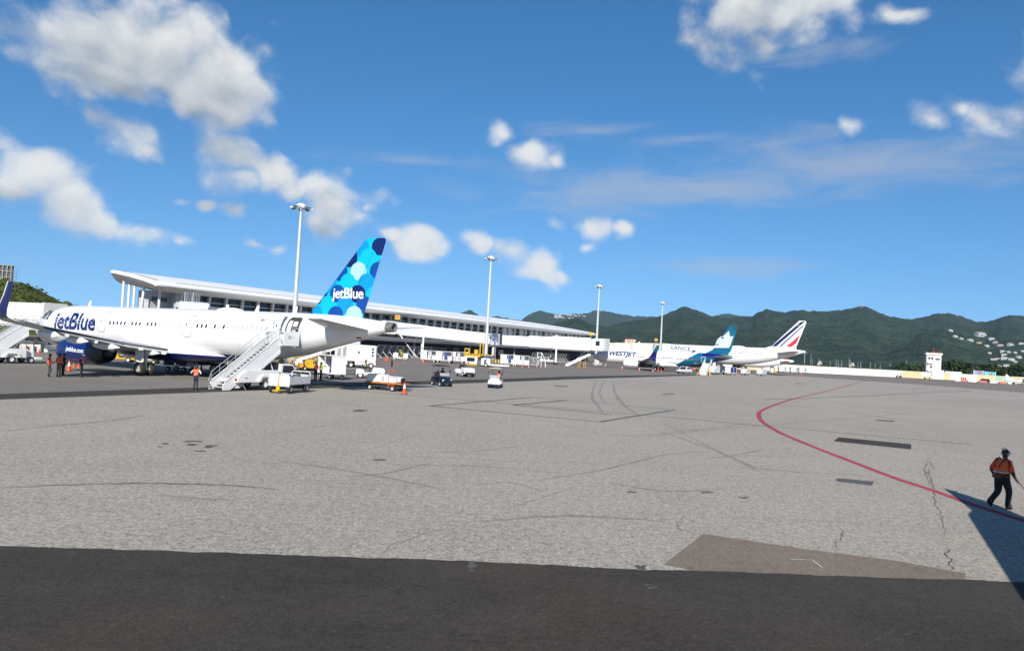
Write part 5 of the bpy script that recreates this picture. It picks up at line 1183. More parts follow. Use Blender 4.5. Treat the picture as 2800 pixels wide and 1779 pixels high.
A.fuselage(white_over('widebody white', lambda t, c, q, z, y: mixc(t, mth(t, 'MULTIPLY', mth(t, 'LESS_THAN', z, 2.9), mth(t, 'LESS_THAN', q, 40.0)), c, (.4, .41, .42))), 36)
rt3 = A.root
FIN3 = [(45.5, 0, 8.0, 10.5, .09), (48.7, 0, 9.1, 7.2, .09), (55.9, 0, 16.6, 2.6, .08), (56.4, 0, 17.2, 1.9, .06)]
fin3 = A.foil('tail_fin', FIN3, ACWHITE, True)
fp3 = fin_pt(FIN3)
SNAVY = pm('stripe navy', S(24, 40, 92), .35, var=.04); SRED = pm('stripe red', S(222, 48, 66), .35, var=.04)
decal(A, fp3, fin3, 'stripe', [(1225, 664), (1325, 664), (1930, 135), (1830, 150)], SNAVY, .03)
decal(A, fp3, fin3, 'stripe', [(1380, 664), (1430, 664), (1880, 250), (1890, 205)], pm('stripe blue grey', S(70, 98, 140), .35), .03)
decal(A, fp3, fin3, 'stripe', [(1478, 664), (1492, 664), (1845, 350), (1850, 335)], pm('stripe pale', S(150, 150, 165), .35), .03)
decal(A, fp3, fin3, 'stripe', [(1520, 672), (1645, 672), (1745, 590), (1825, 415)], SRED, .03)
b_ = A.inv(1950 + 1785 / 7.65, 860 + 228 / 7.65, .2)
mk('fin_emblem', pm('emblem gold', (.4, .3, .12), .4), fin3, lambda b: b.lathe([(0, .28), (.03, .28), (.03, .18), (0, .18)], fp3(b_[0], b_[1], .04), 'y', 16))
for sd in (1, -1):
    A.foil('tailplane', [(a, sd * y, z, c, k) for a, y, z, c, k in [(49.6, .8, 6.9, 6.4, .09), (50.6, 2.0, 6.95, 5.4, .09), (56.0, 9.3, 7.6, 2.2, .08), (56.4, 9.7, 7.65, 1.7, .06)]], ACGREY)
    wg = A.foil('wing', [(a, sd * y, z, c, k) for a, y, z, c, k in [(19.5, 1.5, 3.4, 11.5, .13), (20.5, 2.8, 3.5, 10.4, .13), (27, 10, 4.4, 7.0, .11), (38, 28, 6.6, 2.6, .1)]], ACGREY)
    mk('winglet', ACWHITE, wg, lambda b: b.hexa([(-38.2, sd * 28, 6.6), (-40.5, sd * 28, 6.6), (-40.5, sd * 28.1, 6.6), (-38.2, sd * 28.1, 6.6), (-40.2, sd * 29, 8.4), (-41.3, sd * 29, 8.4), (-41.3, sd * 29.05, 8.4), (-40.2, sd * 29.05, 8.4)]))
    en = A.engine(18.5, sd * 9.4, 2.5, 1.55, 7.2, ACWHITE, BLACKN, STEELB)
    A.gear(32.5, sd * 5.3, .7, .5, 3.2, dual=.7); A.gear(30.6, sd * 5.3, .7, .5, 3.2, dual=.7)
A.gear(6.7, 0, .53, .3, 2.9, True, dual=.35)
A.text('AIRFRANCE', pm('livery dark navy text', S(30, 42, 88), .4), 12.4, 24.0, 6.45, 7.55, .02, 0, 6, spacing=1.05)
def slash(b):
    P = [(25.0, 6.5), (25.9, 6.5), (27.6, 7.5), (26.8, 7.5)]; b.add([A.surf(q, z, .02) for q, z in P], [(0, 1, 2, 3)])
mk('livery_slash', SRED, rt3, slash)
A.windows([11 + .55 * k for k in range(10)] + [18 + .55 * k for k in range(18)] + [33.5 + .55 * k for k in range(24)], 6.0, .009, .27, .38, GLASSD, SHADEW, lambda k: k % 4 != 2)
A.outline('cabin_door', 46.8, 48.0, 5.0, 7.1, DOORM, .05, .2)
A.text('F-GZCP', GREYT, 44.2, 46.0, 7.25, 7.5, 0, 0, 2, 'registration')
mk('antenna_radome', ACWHITE, rt3, lambda b: b.loft([[(-(38.5 + f_ * 2.4), .8 * w_ * math.sin(a), 8.2 + .55 * w_ * math.cos(a)) for a in [2 * PI * i / 14 for i in range(14)]] for f_, w_ in ((-1, .05), (-.7, .7), (0, 1), (.7, .7), (1, .05))]), smooth=True)
mk('blade_antenna', ACWHITE, rt3, lambda b: b.hexa([(-34.5, -.04, 8.2), (-35, -.04, 8.2), (-35, .04, 8.2), (-34.5, .04, 8.2), (-34.8, -.02, 9.0), (-35.1, -.02, 9.0), (-35.1, .02, 9.0), (-34.8, .02, 9.0)]))

# --- red finned jet behind
OR = Vector((DY(2170, 984, 295).x, 295, 0)) + Nv * 38
ST4 = [(0, 2.7, 2.9, .03), (.5, 2.3, 3.5, .6), (2, 1.8, 4.6, 1.4), (4.5, 1.6, 5.5, 1.85), (7, 1.6, 5.6, 1.9), (24, 1.6, 5.6, 1.9), (28, 1.95, 5.6, 1.8), (32, 2.8, 5.58, 1.45), (35.5, 3.7, 5.45, .95), (38, 4.5, 5.2, .3)]
Q = Jet('passenger_jet', 'white jet with dark red fin half hidden behind the tricolour tailed widebody', OR, ST4)
Q.fuselage(ACWHITE, 28)
FR = pm('livery crimson', S(150, 30, 48), .35, var=.05)
Q.foil('tail_fin', [(30.5, 0, 5.3, 5.5, .09), (34.6, 0, 9.2, 3.2, .085), (35.8, 0, 10.6, 2.2, .08)], FR, True)
for sd in (1, -1):
    Q.foil('tailplane', [(a, sd * y, z, c, k) for a, y, z, c, k in [(32.5, .8, 4.5, 4.2, .09), (36.3, 6, 4.9, 1.6, .08)]], ACGREY)
    Q.foil('wing', [(a, sd * y, z, c, k) for a, y, z, c, k in [(12.5, 1.2, 2.0, 7.5, .13), (15.5, 6, 2.4, 4.6, .12), (21.5, 16.5, 3.6, 1.6, .1)]], ACGREY)
    Q.engine(11.5, sd * 5.2, 1.7, 1.05, 5.0, ACWHITE, BLACKN, STEELB); Q.gear(19, sd * 3.4, .55, .4, 2)
Q.gear(4.2, 0, .38, .22, 1.8, True, dual=.22)

# --- the photographer's own aircraft, behind and beside the camera: only its wing shadow is in view
OP = Vector((-14, -2.9, 0))
own = thing('passenger_jet', 'jet the picture is taken from, seen only by its wing shadow at the lower right', 'airliner', OP, PI)
Jo = Jet.__new__(Jet); Jo.root = own; Jo.st = [(0, 2.6, 2.7, .03), (1, 2.0, 3.8, .9), (3, 1.7, 4.8, 1.5), (6, 1.6, 5.2, 1.75), (28, 1.6, 5.2, 1.75), (34, 3.0, 5.2, 1.1), (38, 4.4, 5.1, .3)]
Jo.fuselage(ACWHITE, 28)
kx = CAMH / 1  # wing laid out so that its shadow meets the measured outline
def sp(px, py, z):   # wing point whose shadow falls on this ground pixel
    g = G(px, py); k = z / sh.z; return Vector((g.x + sh.x * k, g.y + sh.y * k, z))
tip = sp(2582, 1334, 3.6); i1 = sp(2700, 1372, 3.55); n1 = sp(2662, 1396, 3.5); n2 = sp(2651, 1408, 3.5); le = sp(2800, 1640, 3.3); te = sp(2800, 1413, 3.5)
wing_pts = [tip, i1, te, te + (te - i1) * 3 + Vector((2, 0, 0)), Vector((14, -2, 3.0)), Vector((5.2, -2, 3.0)), le, n2, n1]
own_inv = own.matrix_basis.inverted()
def ownw(b):
    P = [own_inv @ p for p in wing_pts]; n = len(P)
    b.add([p + Vector((0, 0, .06)) for p in P] + [p - Vector((0, 0, .14)) for p in P], [tuple(range(n)), tuple(range(2 * n - 1, n - 1, -1))] + [(i, (i + 1) % n, n + (i + 1) % n, n + i) for i in range(n)])
mk('wing', ACGREY, own, ownw)
for q, y in ((4, 0), (19, 2.5), (19, -2.5)):
    w0 = mk('landing_gear', STEEL, own, lambda b: b.cyl((-q, y, .3), (-q, y, 1.8), .1, n=8)); mk('wheel', TYRE, own, lambda b: b.cyl((-q, y - .35, .45), (-q, y + .35, .45), .45, n=18))

# ------------------------------------------------------------------ ground vehicles and equipment (local: x forward, y left)
def wheels(t, spots, r, wd, rim=RIM, n=18):
    for (x, y) in spots:
        a = -wd / 2; o_ = mk('wheel', TYRE, t, lambda b: b.lathe([(a, r * .5), (a, r * .88), (a * .6, r), (-a * .6, r), (-a, r * .88), (-a, r * .5)], (x, y, r), 'y', n), smooth=True)
        mk('rim', rim, o_, lambda b: b.lathe([(a * .8, .01), (a * .7, r * .3), (a * .92, r * .55), (-a * .92, r * .55), (-a * .7, r * .3), (-a * .8, .01)], (x, y, r), 'y', 14), smooth=True)
def ang(a, b): return math.atan2(b.y - a.y, b.x - a.x)
M_STEP = pm('ribbed step metal', (.46, .45, .42), .5, .3, var=.1)
M_RUST = pm('rusty white sheet', (.62, .61, .58), .55, var=.1, scale=2.5, dirt=(.22, .10, .045), dirt_amt=.32)

def stairs_vehicle(label, p, rz, cab=True):
    t = thing('boarding_stairs', label, 'boarding stairs', p, rz, 'boarding stairs vehicles')
    n = 17; x0, x1, z1 = .25, 4.9, 3.4
    st = MB(); st.bb(0, .30, -.62, .62, -.06, 0); so_ = None
    for k in range(n):
        x = x0 + (x1 - x0) * k / n; z = .2 + (z1 - .2) * k / (n - 1) if k else .2
        if so_ is None: so_ = st.build('step', M_STEP, t); so_.location = (x, 0, z)
        else: part('step', so_, t, (x, 0, z))
    for sd in (1, -1):
        y0, y1 = (.66, .72) if sd > 0 else (-.72, -.66)
        def side(b):
            b.prism([(-.05, .02), (.55, .02), (1.1, .35), (x1 + .1, z1 - .55), (x1 + .1, z1 + .35), (x1 - .25, z1 + .35), (.1, .55), (-.05, .35)], y0, y1)
        sp_ = mk('side_panel', WHITE, t, side)
        mk('stringer', WHITE, sp_, lambda b: b.prism([(1.0, .15), (1.35, .15), (x1 + .1, z1 - .75), (x1 + .1, z1 - .5)], y0 - .03, y1 + .03))
        mk('panel_rib', LGREY, sp_, lambda b: b.prism([(.15, .57), (x1 - .2, z1 + .37), (x1 - .2, z1 + .43), (.1, .63)], y0 - .02, y1 + .02))
        y = (y0 + y1) / 2
        def rail(b):
            b.tube([(-.15, y, .55), (.1, y, 1.25), (x1 - .1, y, z1 + 1.1), (x1 + .2, y, z1 + 1.1)], .022, 6); b.tube([(.15, y, .95), (x1 - .05, y, z1 + .78)], .016, 6)
            for k in range(8):
                f_ = k / 7; xx = .12 + (x1 - .2) * f_; zz = .62 + (z1 - .22) * f_; b.cyl((xx, y, zz - .05), (xx - .05, y, zz + .68), .016, n=5)
        mk('handrail', GREYP, t, rail)
    mk('platform', WHITE, t, lambda b: b.bb(x1, x1 + 1.75, -.95, .95, z1 - .14, z1))
    for sd in (1, -1):
        pp = mk('platform_panel', WHITE, t, lambda b: b.bb(x1 + .15, x1 + 1.75, sd * .93 - .02, sd * .93 + .02, z1 + .005, z1 + .95))
        mk('platform_rail', LGREY, pp, lambda b: (b.tube([(x1 + .15, sd * .93, z1 + .96), (x1 + .15, sd * .93, z1 + 1.2), (x1 + 1.75, sd * .93, z1 + 1.2), (x1 + 1.75, sd * .93, z1 + .96)], .025, 6)))
        if sd < 0:
            mk('logo', NAVY, pp, lambda b: b.lathe([(-.955, .13), (-.951, .13), (-.951, .08), (-.955, .08)], (x1 + .75, 0, z1 + .5), 'y', 16)); 
            mk('logo', GREYT, pp, lambda b: b.bb(x1 + .95, x1 + 1.25, -.956, -.951, z1 + .48, z1 + .52))
    mk('platform_bumper', BLACK, t, lambda b: b.bb(x1 + 1.76, x1 + 1.9, -.9, .9, z1 - .2, z1 + .02))
    mk('lift_frame', LGREY, t, lambda b: (b.tube([(3.4, .55, 1.2), (4.5, .55, z1 - .5)], .07, 8), b.tube([(3.4, -.55, 1.2), (4.5, -.55, z1 - .5)], .07, 8), b.tube([(4.6, -.55, 1.3), (4.0, -.55, z1 - .9)], .05, 8), b.tube([(4.6, .55, 1.3), (4.0, .55, z1 - .9)], .05, 8)))
    # chassis
    ch = mk('chassis', WHITE, t, lambda b: (b.prism([(.85, .55), (4.75, .55), (4.75, 1.42), (1.6, 1.42), (.95, .95)], -1.06, -.80), b.prism([(.85, .55), (4.75, .55), (4.75, 1.42), (1.6, 1.42), (.95, .95)], .80, 1.06), b.bb(.9, 4.74, -.79, .79, .56, .75)), bevel=.03)
    for sd in (1, -1):
        mk('fender', WHITE, ch, lambda b: b.prism([(2.65, .60), (2.9, 1.0), (3.1, 1.08), (3.8, 1.08), (4.0, 1.0), (4.25, .60), (4.05, .60), (3.85, .93), (3.05, .93), (2.85, .60)], sd * 1.07, sd * 1.2))
        mk('tail_light', REDP, ch, lambda b: b.lathe([(.83, .01), (.80, .09), (.86, .10)], (0, sd * .93, .75), 'x', 12))
        mk('marker', REDP, ch, lambda b: b.bb(1.5, 1.75, sd * 1.065 - .006, sd * 1.065 + .006, .84, .89))
    wheels(t, [(3.45, .92), (3.45, -.92)], .40, .28, pm('white rim', (.7, .7, .69), .4))
    mk('stabiliser', STEEL, t, lambda b: (b.cyl((1.4, -.85, .55), (1.75, -.95, .04), .03, n=6), b.cyl((1.4, .85, .55), (1.75, .95, .04), .03, n=6)))
    if cab:
        cb_ = mk('cab', WHITE, t, lambda b: (b.prism([(4.9, .5), (7.9, .5), (7.95, 1.05), (6.75, 1.18), (6.25, 1.85), (5.0, 1.88), (4.9, 1.3)], -.92, .92)), bevel=.05)
        for sd in (1, -1): mk('side_window', GLASSD, cb_, lambda b: b.prism([(5.15, 1.25), (6.55, 1.2), (6.15, 1.76), (5.2, 1.78)], sd * .925, sd * .935))
        mk('windscreen', GLASSD, cb_, lambda b: b.hexa([(6.72, -.8, 1.22), (6.76, -.8, 1.22), (6.76, .8, 1.22), (6.72, .8, 1.22), (6.30, -.74, 1.80), (6.34, -.74, 1.82), (6.34, .74, 1.82), (6.30, .74, 1.80)]))
        for sd in (1, -1): mk('headlight', RIM, cb_, lambda b: b.box((7.93, sd * .7, .85), (.08, .3, .2)))
        mk('wing_mirror', BLACK, cb_, lambda b: b.box((6.5, -1.05, 1.35), (.1, .2, .25)))
        mk('headboard', BLACK, t, lambda b: b.bb(4.76, 4.84, -.75, .75, .6, 2.0))
        wheels(t, [(7.1, .84), (7.1, -.84)], .38, .26)
    else:
        mk('engine_box', WHITE, t, lambda b: (b.bb(4.8, 5.6, -.75, .75, .5, 1.25), b.bb(5.61, 6.3, -1.0, 1.0, .38, .62)), bevel=.04)
        mk('machinery', DGREY, t, lambda b: (b.bb(3.7, 4.6, -.5, .5, .95, 1.25), b.bb(4.1, 4.7, -.3, .4, 1.26, 1.45)))
        wheels(t, [(5.3, .8), (5.3, -.8)], .33, .22)
    return t
def jet_pt(jet, q, y): return jet.O - Nv * q + LFT * y
stairs_vehicle('white boarding stairs truck standing at the open rear door of the blue tailed jet', jet_pt(J, 36.42, 1.75 + 6.75), TA)
stairs_vehicle('white boarding stairs at the left edge, under the wing tip of the blue tailed jet', jet_pt(J, 3.1, 1.6 + 6.9), TA, False)

# tall yellow post cone leaning against the stairs truck
p = G(762, 1062)
t = thing('post_cone', 'tall yellow warning post on a red base leaning beside the stairs truck', 'warning post', p, R_(20))
def lean(b):
    b.loft([[(.0 + .17 * c[0], .13 * c[1], .12) for c in ((-1, -1), (1, -1), (1, 1), (-1, 1))], [(-.06 + .16 * c[0], .12 * c[1], .9) for c in ((-1, -1), (1, -1), (1, 1), (-1, 1))], [(-.16 + .15 * c[0], .1 * c[1], 1.65) for c in ((-1, -1), (1, -1), (1, 1), (-1, 1))], [(-.2 + .08 * c[0], .06 * c[1], 1.78) for c in ((-1, -1), (1, -1), (1, 1), (-1, 1))]])
mk('body', YELLOW, t, lean, smooth=True); mk('base', REDP, t, lambda b: b.loft([[(.22 * c[0], .2 * c[1], 0) for c in ((-1, -1), (1, -1), (1, 1), (-1, 1))], [(.2 * c[0], .17 * c[1], .1) for c in ((-1, -1), (1, -1), (1, 1), (-1, 1))], [(.13 * c[0], .12 * c[1], .3) for c in ((-1, -1), (1, -1), (1, 1), (-1, 1))]]))
mk('strap', pm('strap brown', (.2, .06, .03), .7), t, lambda b: b.box((-.09, 0, 1.1), (.34, .27, .05)))

# low sided rusty baggage cart
a_, b2 = G(768, 1079), G(866, 1070)
hd = ang(b2, a_); ctr = (a_ + b2) / 2 + Vector((-math.sin(hd), math.cos(hd), 0)) * -.80
t = thing('open_cart', 'white low sided cart with rusty edges and blue sacks in front of the stairs truck', 'baggage cart', ctr, hd)
LC = 2.9
mk('deck', M_RUST, t, lambda b: b.bb(-LC / 2, LC / 2, -.8, .8, .62, .74))
for (x0, x1, y0, y1) in ((-LC / 2, LC / 2, .77, .8), (-LC / 2, LC / 2, -.8, -.77), (-LC / 2, -LC / 2 + .03, -.77, .77)):
    mk('side_board', M_RUST, t, lambda b: b.bb(x0, x1, y0, y1, .745, 1.18))
fb = mk('front_board', WHITE, t, lambda b: b.prism([(-.8, .5), (.8, .5), (.8, 1.2), (.68, 1.34), (-.68, 1.34), (-.8, 1.2)], LC / 2, LC / 2 + .04, 'yz'))
mk('end_frame', WHITE, t, lambda b: b.tube([(-LC / 2 - .02, -.75, 1.15), (-LC / 2 - .02, -.72, 1.4), (-LC / 2 - .02, -.6, 1.48), (-LC / 2 - .02, .6, 1.48), (-LC / 2 - .02, .72, 1.4), (-LC / 2 - .02, .75, 1.15)], .03, 6))
mk('tow_bar', YELLOW, t, lambda b: (b.bb(LC / 2 + .06, LC / 2 + .16, -.13, .13, .12, .55), b.bb(LC / 2 + .05, LC / 2 + .5, -.2, .2, .16, .24), b.cyl((LC / 2 + .14, 0, .5), (LC / 2 + .10, 0, 1.38), .035, n=6)))
mk('axle_frame', DGREY, t, lambda b: (b.bb(-LC / 2 + .3, -LC / 2 + .5, -.6, .6, .3, .6), b.bb(LC / 2 - .5, LC / 2 - .3, -.6, .6, .3, .6), b.bb(-LC / 2 + .4, LC / 2 - .3, -.05, .05, .45, .6)))
wheels(t, [(-LC / 2 + .4, .68), (-LC / 2 + .4, -.68), (LC / 2 - .25, .68), (LC / 2 - .25, -.68)], .33, .24, pm('wheel hub dull', (.3, .3, .28), .5))
random.seed(8)
for k, (x, y, lb) in enumerate(((.7, .2, 'blue sack at the front of the rusty low cart'), (.1, -.2, 'blue sack in the middle of the rusty low cart'), (-.6, .15, 'dark sack at the back of the rusty low cart'))):
    q = MB(); q.ball((0, 0, .28), (.42, .34, .34), 10); o_ = q.build('sack', pm('sack blue', S(50, 120, 200), .5, var=.3, scale=8) if k < 2 else DGREY, None, smooth=True)
    o_.location = t.matrix_basis @ Vector((x, y, .72)); tag(o_, lb, 'sack', 'sacks in the rusty cart')

# covered baggage cart
def box_cart(label, p, rz, L_=2.9, H_=1.75, curtain=None, grp='covered baggage carts', slats=True, open_left=True, frame=WHITE, far=False):
    t = thing('baggage_cart', label, 'baggage cart', p, rz, grp)
    z0 = .55; w_ = .78
    mk('deck', frame, t, lambda b: b.bb(-L_ / 2, L_ / 2, -w_, w_, z0, z0 + .1))
    mk('roof', frame, t, lambda b: b.bb(-L_ / 2 - .05, L_ / 2 + .05, -w_ - .05, w_ + .05, z0 + H_, z0 + H_ + .07))
    for sx_ in (-1, 1):
        e = mk('end_panel', frame, t, lambda b: b.bb(sx_ * (L_ / 2 - .02) - .02, sx_ * (L_ / 2 - .02) + .02, -w_ + .01, w_ - .01, z0 + .1, z0 + H_ - .001))
        if slats:
            for k in range(8): mk('slat', LGREY, e, lambda b: b.bb(sx_ * (L_ / 2 + .006) - .006, sx_ * (L_ / 2 + .006) + .006, -w_ + .03, w_ - .03, z0 + .15 + k * .2, z0 + .17 + k * .2))
    if curtain is not None:
        for sd in (1, -1):
            for k in (0, 1):
                x0 = -L_ / 2 + .1 + k * (L_ / 2 - .05); mk('curtain', curtain, t, lambda b: b.bb(x0, x0 + L_ / 2 - .2, sd * (w_ - .03) - .012, sd * (w_ - .03) + .012, z0 + .18, z0 + H_ - .08))
    mk('corner_post', frame, t, lambda b: b.bb(-.03, .03, w_ - .06, w_ - .001, z0 + .1, z0 + H_ - .001))
    mk('corner_post', frame, t, lambda b: b.bb(-.03, .03, -w_ + .001, -w_ + .06, z0 + .1, z0 + H_ - .001))
    if far: mk('back_panel', frame, t, lambda b: b.bb(-L_ / 2 + .05, -L_ * .1, -w_, -w_ + .03, z0 + .11, z0 + H_ - .002)); mk('back_panel', frame, t, lambda b: b.bb(-L_ / 2 + .05, L_ / 2 - .05, w_ - .03, w_, z0 + .11, z0 + H_ - .002))
    mk('tow_bar', DGREY, t, lambda b: b.tube([(L_ / 2, 0, .45), (L_ / 2 + .9, 0, .3)], .04, 6))
    wheels(t, [(-L_ / 2 + .45, w_ - .14), (-L_ / 2 + .45, -w_ + .14), (L_ / 2 - .45, w_ - .14), (L_ / 2 - .45, -w_ + .14)], .26, .18)
    return t
pc = G(905, 1036)
ct = box_cart('white covered baggage cart with ribbed end being loaded under the jet tail', pc, R_(-50), 3.0, 1.75, None)
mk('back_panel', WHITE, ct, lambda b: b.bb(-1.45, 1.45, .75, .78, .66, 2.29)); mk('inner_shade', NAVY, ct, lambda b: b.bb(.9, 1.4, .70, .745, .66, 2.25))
random.seed(17)
BAGC = [BLUE, NAVY, BLACK, pm('bag purple', S(70, 60, 150), .5), pm('bag teal', S(60, 130, 180), .5), pm('bag maroon', S(90, 30, 40), .6)]
for k in range(9):
    x = .2 + (k % 3) * .48; z = .66 + (k // 3) * .42; y = .1 + random.uniform(-.1, .1)
    o_ = mk('suitcase', BAGC[k % 6], None, lambda b: b.box((0, 0, .2), (.45, .7, .38), random.uniform(-.15, .15)), bevel=.05)
    o_.location = ct.matrix_basis @ Vector((x, y, z)); o_.rotation_euler = (0, 0, R_(-50))
    tag(o_, '%s suitcase, %s layer, %s of three in the open baggage cart' % (['blue', 'navy', 'black', 'purple', 'teal', 'maroon'][k % 6], ['bottom', 'middle', 'top'][k // 3], ['right', 'middle', 'left'][k % 3]), 'suitcase', 'suitcases in the cart')

# lavatory service cart
a_, b2 = G(1022, 1056.5), G(1060, 1063); hd = ang(a_, b2)
t = thing('service_cart', 'white tank service cart with orange deck edge beside the striped cone', 'service cart', G(1052, 1066.5), R_(-24))
mk('tank', WHITE, t, lambda b: (b.prism([(-1.45, .68), (1.35, .68), (1.35, 1.15), (.35, 1.2), (.2, 1.32), (-1.3, 1.32), (-1.45, 1.2)], -.62, .62)), bevel=.05)
mk('deck_edge', pm('orange deck', S(205, 130, 40), .6, var=.15), t, lambda b: b.bb(-1.5, 2.0, -.72, .72, .58, .67))
mk('rear_tank', WHITE, t, lambda b: b.cyl((1.36, 0, .93), (1.6, 0, .93), .24, n=16), smooth=True)
mk('hose_reel', BLACK, t, lambda b: b.cyl((1.65, -.1, .9), (1.85, -.1, .9), .2, n=14))
mk('ladder_rail', pm('orange rail', S(220, 110, 60), .5), t, lambda b: (b.tube([(.75, -.7, .2), (.72, -.7, 1.75), (1.25, -.7, 1.75), (1.28, -.7, .2)], .022, 6), [b.tube([(.75, -.7, z), (1.27, -.7, z)], .018, 5) for z in (.3, .5)]))
mk('warning_flag', pm('flag pink', S(220, 60, 90), .6), t, lambda b: (b.cyl((.98, -.6, 1.3), (.85, -.6, 2.6), .012, n=5), b.bb(.86, 1.02, -.61, -.60, 2.0, 2.5)))
mk('logo', NAVY, t, lambda b: b.bb(.05, .3, -.626, -.621, .8, 1.1)); mk('logo_mark', ACWHITE, t, lambda b: b.bb(.11, .24, -.63, -.627, .86, 1.03))
mk('frame', DGREY, t, lambda b: b.bb(-1.2, 1.6, -.4, .4, .3, .56))
wheels(t, [(-1.1, .55), (-1.1, -.55), (1.1, .55), (1.1, -.55)], .24, .16, pm('wheel hub pale', (.7, .68, .6), .5))

# tug with driver platform (driver is a person of its own)
def tug(label, p, rz, kind='white'):
    t = thing('baggage_tractor', label, 'tractor', p, rz, 'baggage tractors')
    mk('body', WHITE, t, lambda b: (b.prism([(-1.45, .35), (1.5, .35), (1.55, .85), (1.45, 1.12), (.35, 1.2), (.2, .62), (-.55, .62), (-.65, .95), (-1.4, .95)], -.72, .72)), bevel=.06)
    mk('grille', DGREY, t, lambda b: b.bb(1.52, 1.58, -.55, .55, .42, .62)); mk('bumper', BLACK, t, lambda b: (b.bb(1.56, 1.72, -.74, .74, .3, .5), b.bb(-1.62, -1.46, -.74, .74, .3, .5)))
    for sd in (1, -1): mk('headlight', RIM, t, lambda b: b.lathe([(1.56, .01), (1.585, .07), (1.54, .08)], (0, sd * .45, .8), 'x', 12)); mk('fender', WHITE, t, lambda b: b.prism([(-1.35, .5), (-1.25, .92), (-.75, .92), (-.6, .5)], sd * .73, sd * .86))
    mk('seat', BLACK, t, lambda b: (b.bb(-.75, -.3, -.4, .4, .96, 1.06), b.bb(-.86, -.74, -.4, .4, .96, 1.5)))
    mk('steering_wheel', BLACK, t, lambda b: b.lathe([(0, .17), (.03, .19), (.0, .2)], (.22, .15, 1.35), 'x', 14)); mk('steering_column', DGREY, t, lambda b: b.tube([(.35, .15, 1.1), (.22, .15, 1.35)], .03, 6))
    wheels(t, [(-.98, .66), (-.98, -.66), (1.0, .66), (1.0, -.66)], .33, .24, pm('white rim', (.7, .7, .69), .4))
    return t
tugA = tug('white baggage tractor carrying a driver in yellow vest left of the tank cart', G(1010, 1034), R_(12))
mk('rack', pm('rack pipe', S(190, 120, 90), .6), tugA, lambda b: (b.tube([(-1.4, -.6, .95), (-1.4, -.6, 1.7), (-.2, -.6, 1.7), (-.2, -.6, 1.0)], .022, 6), b.tube([(-1.4, .6, .95), (-1.4, .6, 1.7), (-.2, .6, 1.7), (-.2, .6, 1.0)], .022, 6)))
tugB = tug('white baggage tractor with a seated driver between the two golf carts', G(1270, 1029), R_(-62))

# ground power truck
pg = G(972, 1004)
t = thing('service_truck', 'white louvred box truck standing behind the tail of the blue tailed jet', 'truck', pg, R_(6))
mk('box', WHITE, t, lambda b: b.prism([(-2.9, .95), (2.9, .95), (2.9, 3.25), (-2.9, 3.35)], -1.15, 1.15), bevel=.05)
mk('skirt', WHITE, t, lambda b: (b.bb(-2.9, -1.1, -1.1, 1.1, .45, .94), b.bb(.0, 2.9, -1.1, 1.1, .45, .94)))
for row in range(7):
    for cx in (-2.3, -1.55): mk('louvre', DGREY, t, lambda b: b.bb(cx - .28, cx + .28, -1.17, -1.155, 1.15 + row * .27, 1.33 + row * .27))
for k in range(3): mk('control_window', GLASSD, t, lambda b: b.bb(2.3, 2.6, -1.17, -1.155, 1.7 + k * .45, 2.0 + k * .45))
mk('logo', NAVY, t, lambda b: b.bb(.35, .6, -1.165, -1.155, 2.0, 2.4)); mk('exhaust_box', GREYP, t, lambda b: b.bb(-2.4, .5, -.6, .6, 3.36, 3.75))
wheels(t, [(-.55, 1.0), (-.55, -1.0), (2.3, 1.0), (2.3, -1.0)], .42, .28)

# belt loader at the rear hold
pb = G(868, 1014)
t = thing('belt_loader', 'white belt loader reaching up behind the jet tail beside the louvred truck', 'belt loader', pb, R_(25))
mk('chassis', YELLOW, t, lambda b: (b.bb(-2.2, 1.2, -.85, .85, .35, .85), b.bb(-1.6, -.7, -.8, .8, .86, 1.35)), bevel=.04)
bl = mk('belt_frame', WHITE, t, lambda b: (b.prism([(-2.6, 1.0), (3.6, 3.3), (3.6, 3.55), (-2.6, 1.3)], -.55, -.45), b.prism([(-2.6, 1.0), (3.6, 3.3), (3.6, 3.55), (-2.6, 1.3)], .45, .55)))
mk('belt', BLACK, bl, lambda b: b.prism([(-2.6, 1.18), (3.6, 3.46), (3.6, 3.52), (-2.6, 1.24)], -.44, .44))
mk('lift_arm', YELLOW, t, lambda b: (b.tube([(-1.2, .4, .9), (1.0, .4, 2.3)], .07, 6), b.tube([(-1.2, -.4, .9), (1.0, -.4, 2.3)], .07, 6)))
mk('cab_frame', WHITE, t, lambda b: [b.tube([(.2, y, .86), (.2, y, 2.6), (1.2, y, 2.6), (1.3, y, .86)], .04, 6) for y in (-.95, .95)])
wheels(t, [(-1.7, .75), (-1.7, -.75), (.8, .75), (.8, -.75)], .34, .22)
t = thing('ramp_dolly', 'yellow framed cargo dolly standing in the shade under the jet tail', 'dolly', G(826, 1010), R_(40))
mk('frame', YELLOW, t, lambda b: (b.bb(-1.5, 1.5, -.75, .75, .45, .55), [b.bb(x - .04, x + .04, y - .04, y + .04, .56, 1.5) for x in (-1.4, 0, 1.4) for y in (-.7, .7)], b.bb(-1.5, 1.5, -.75, -.68, 1.5, 1.58), b.bb(-1.5, 1.5, .68, .75, 1.5, 1.58)))
mk('load', WHITE, t, lambda b: b.bb(-1.2, 1.1, -.6, .6, .56, 1.1), bevel=.05); wheels(t, [(-1.1, .6), (-1.1, -.6), (1.1, .6), (1.1, -.6)], .22, .14)

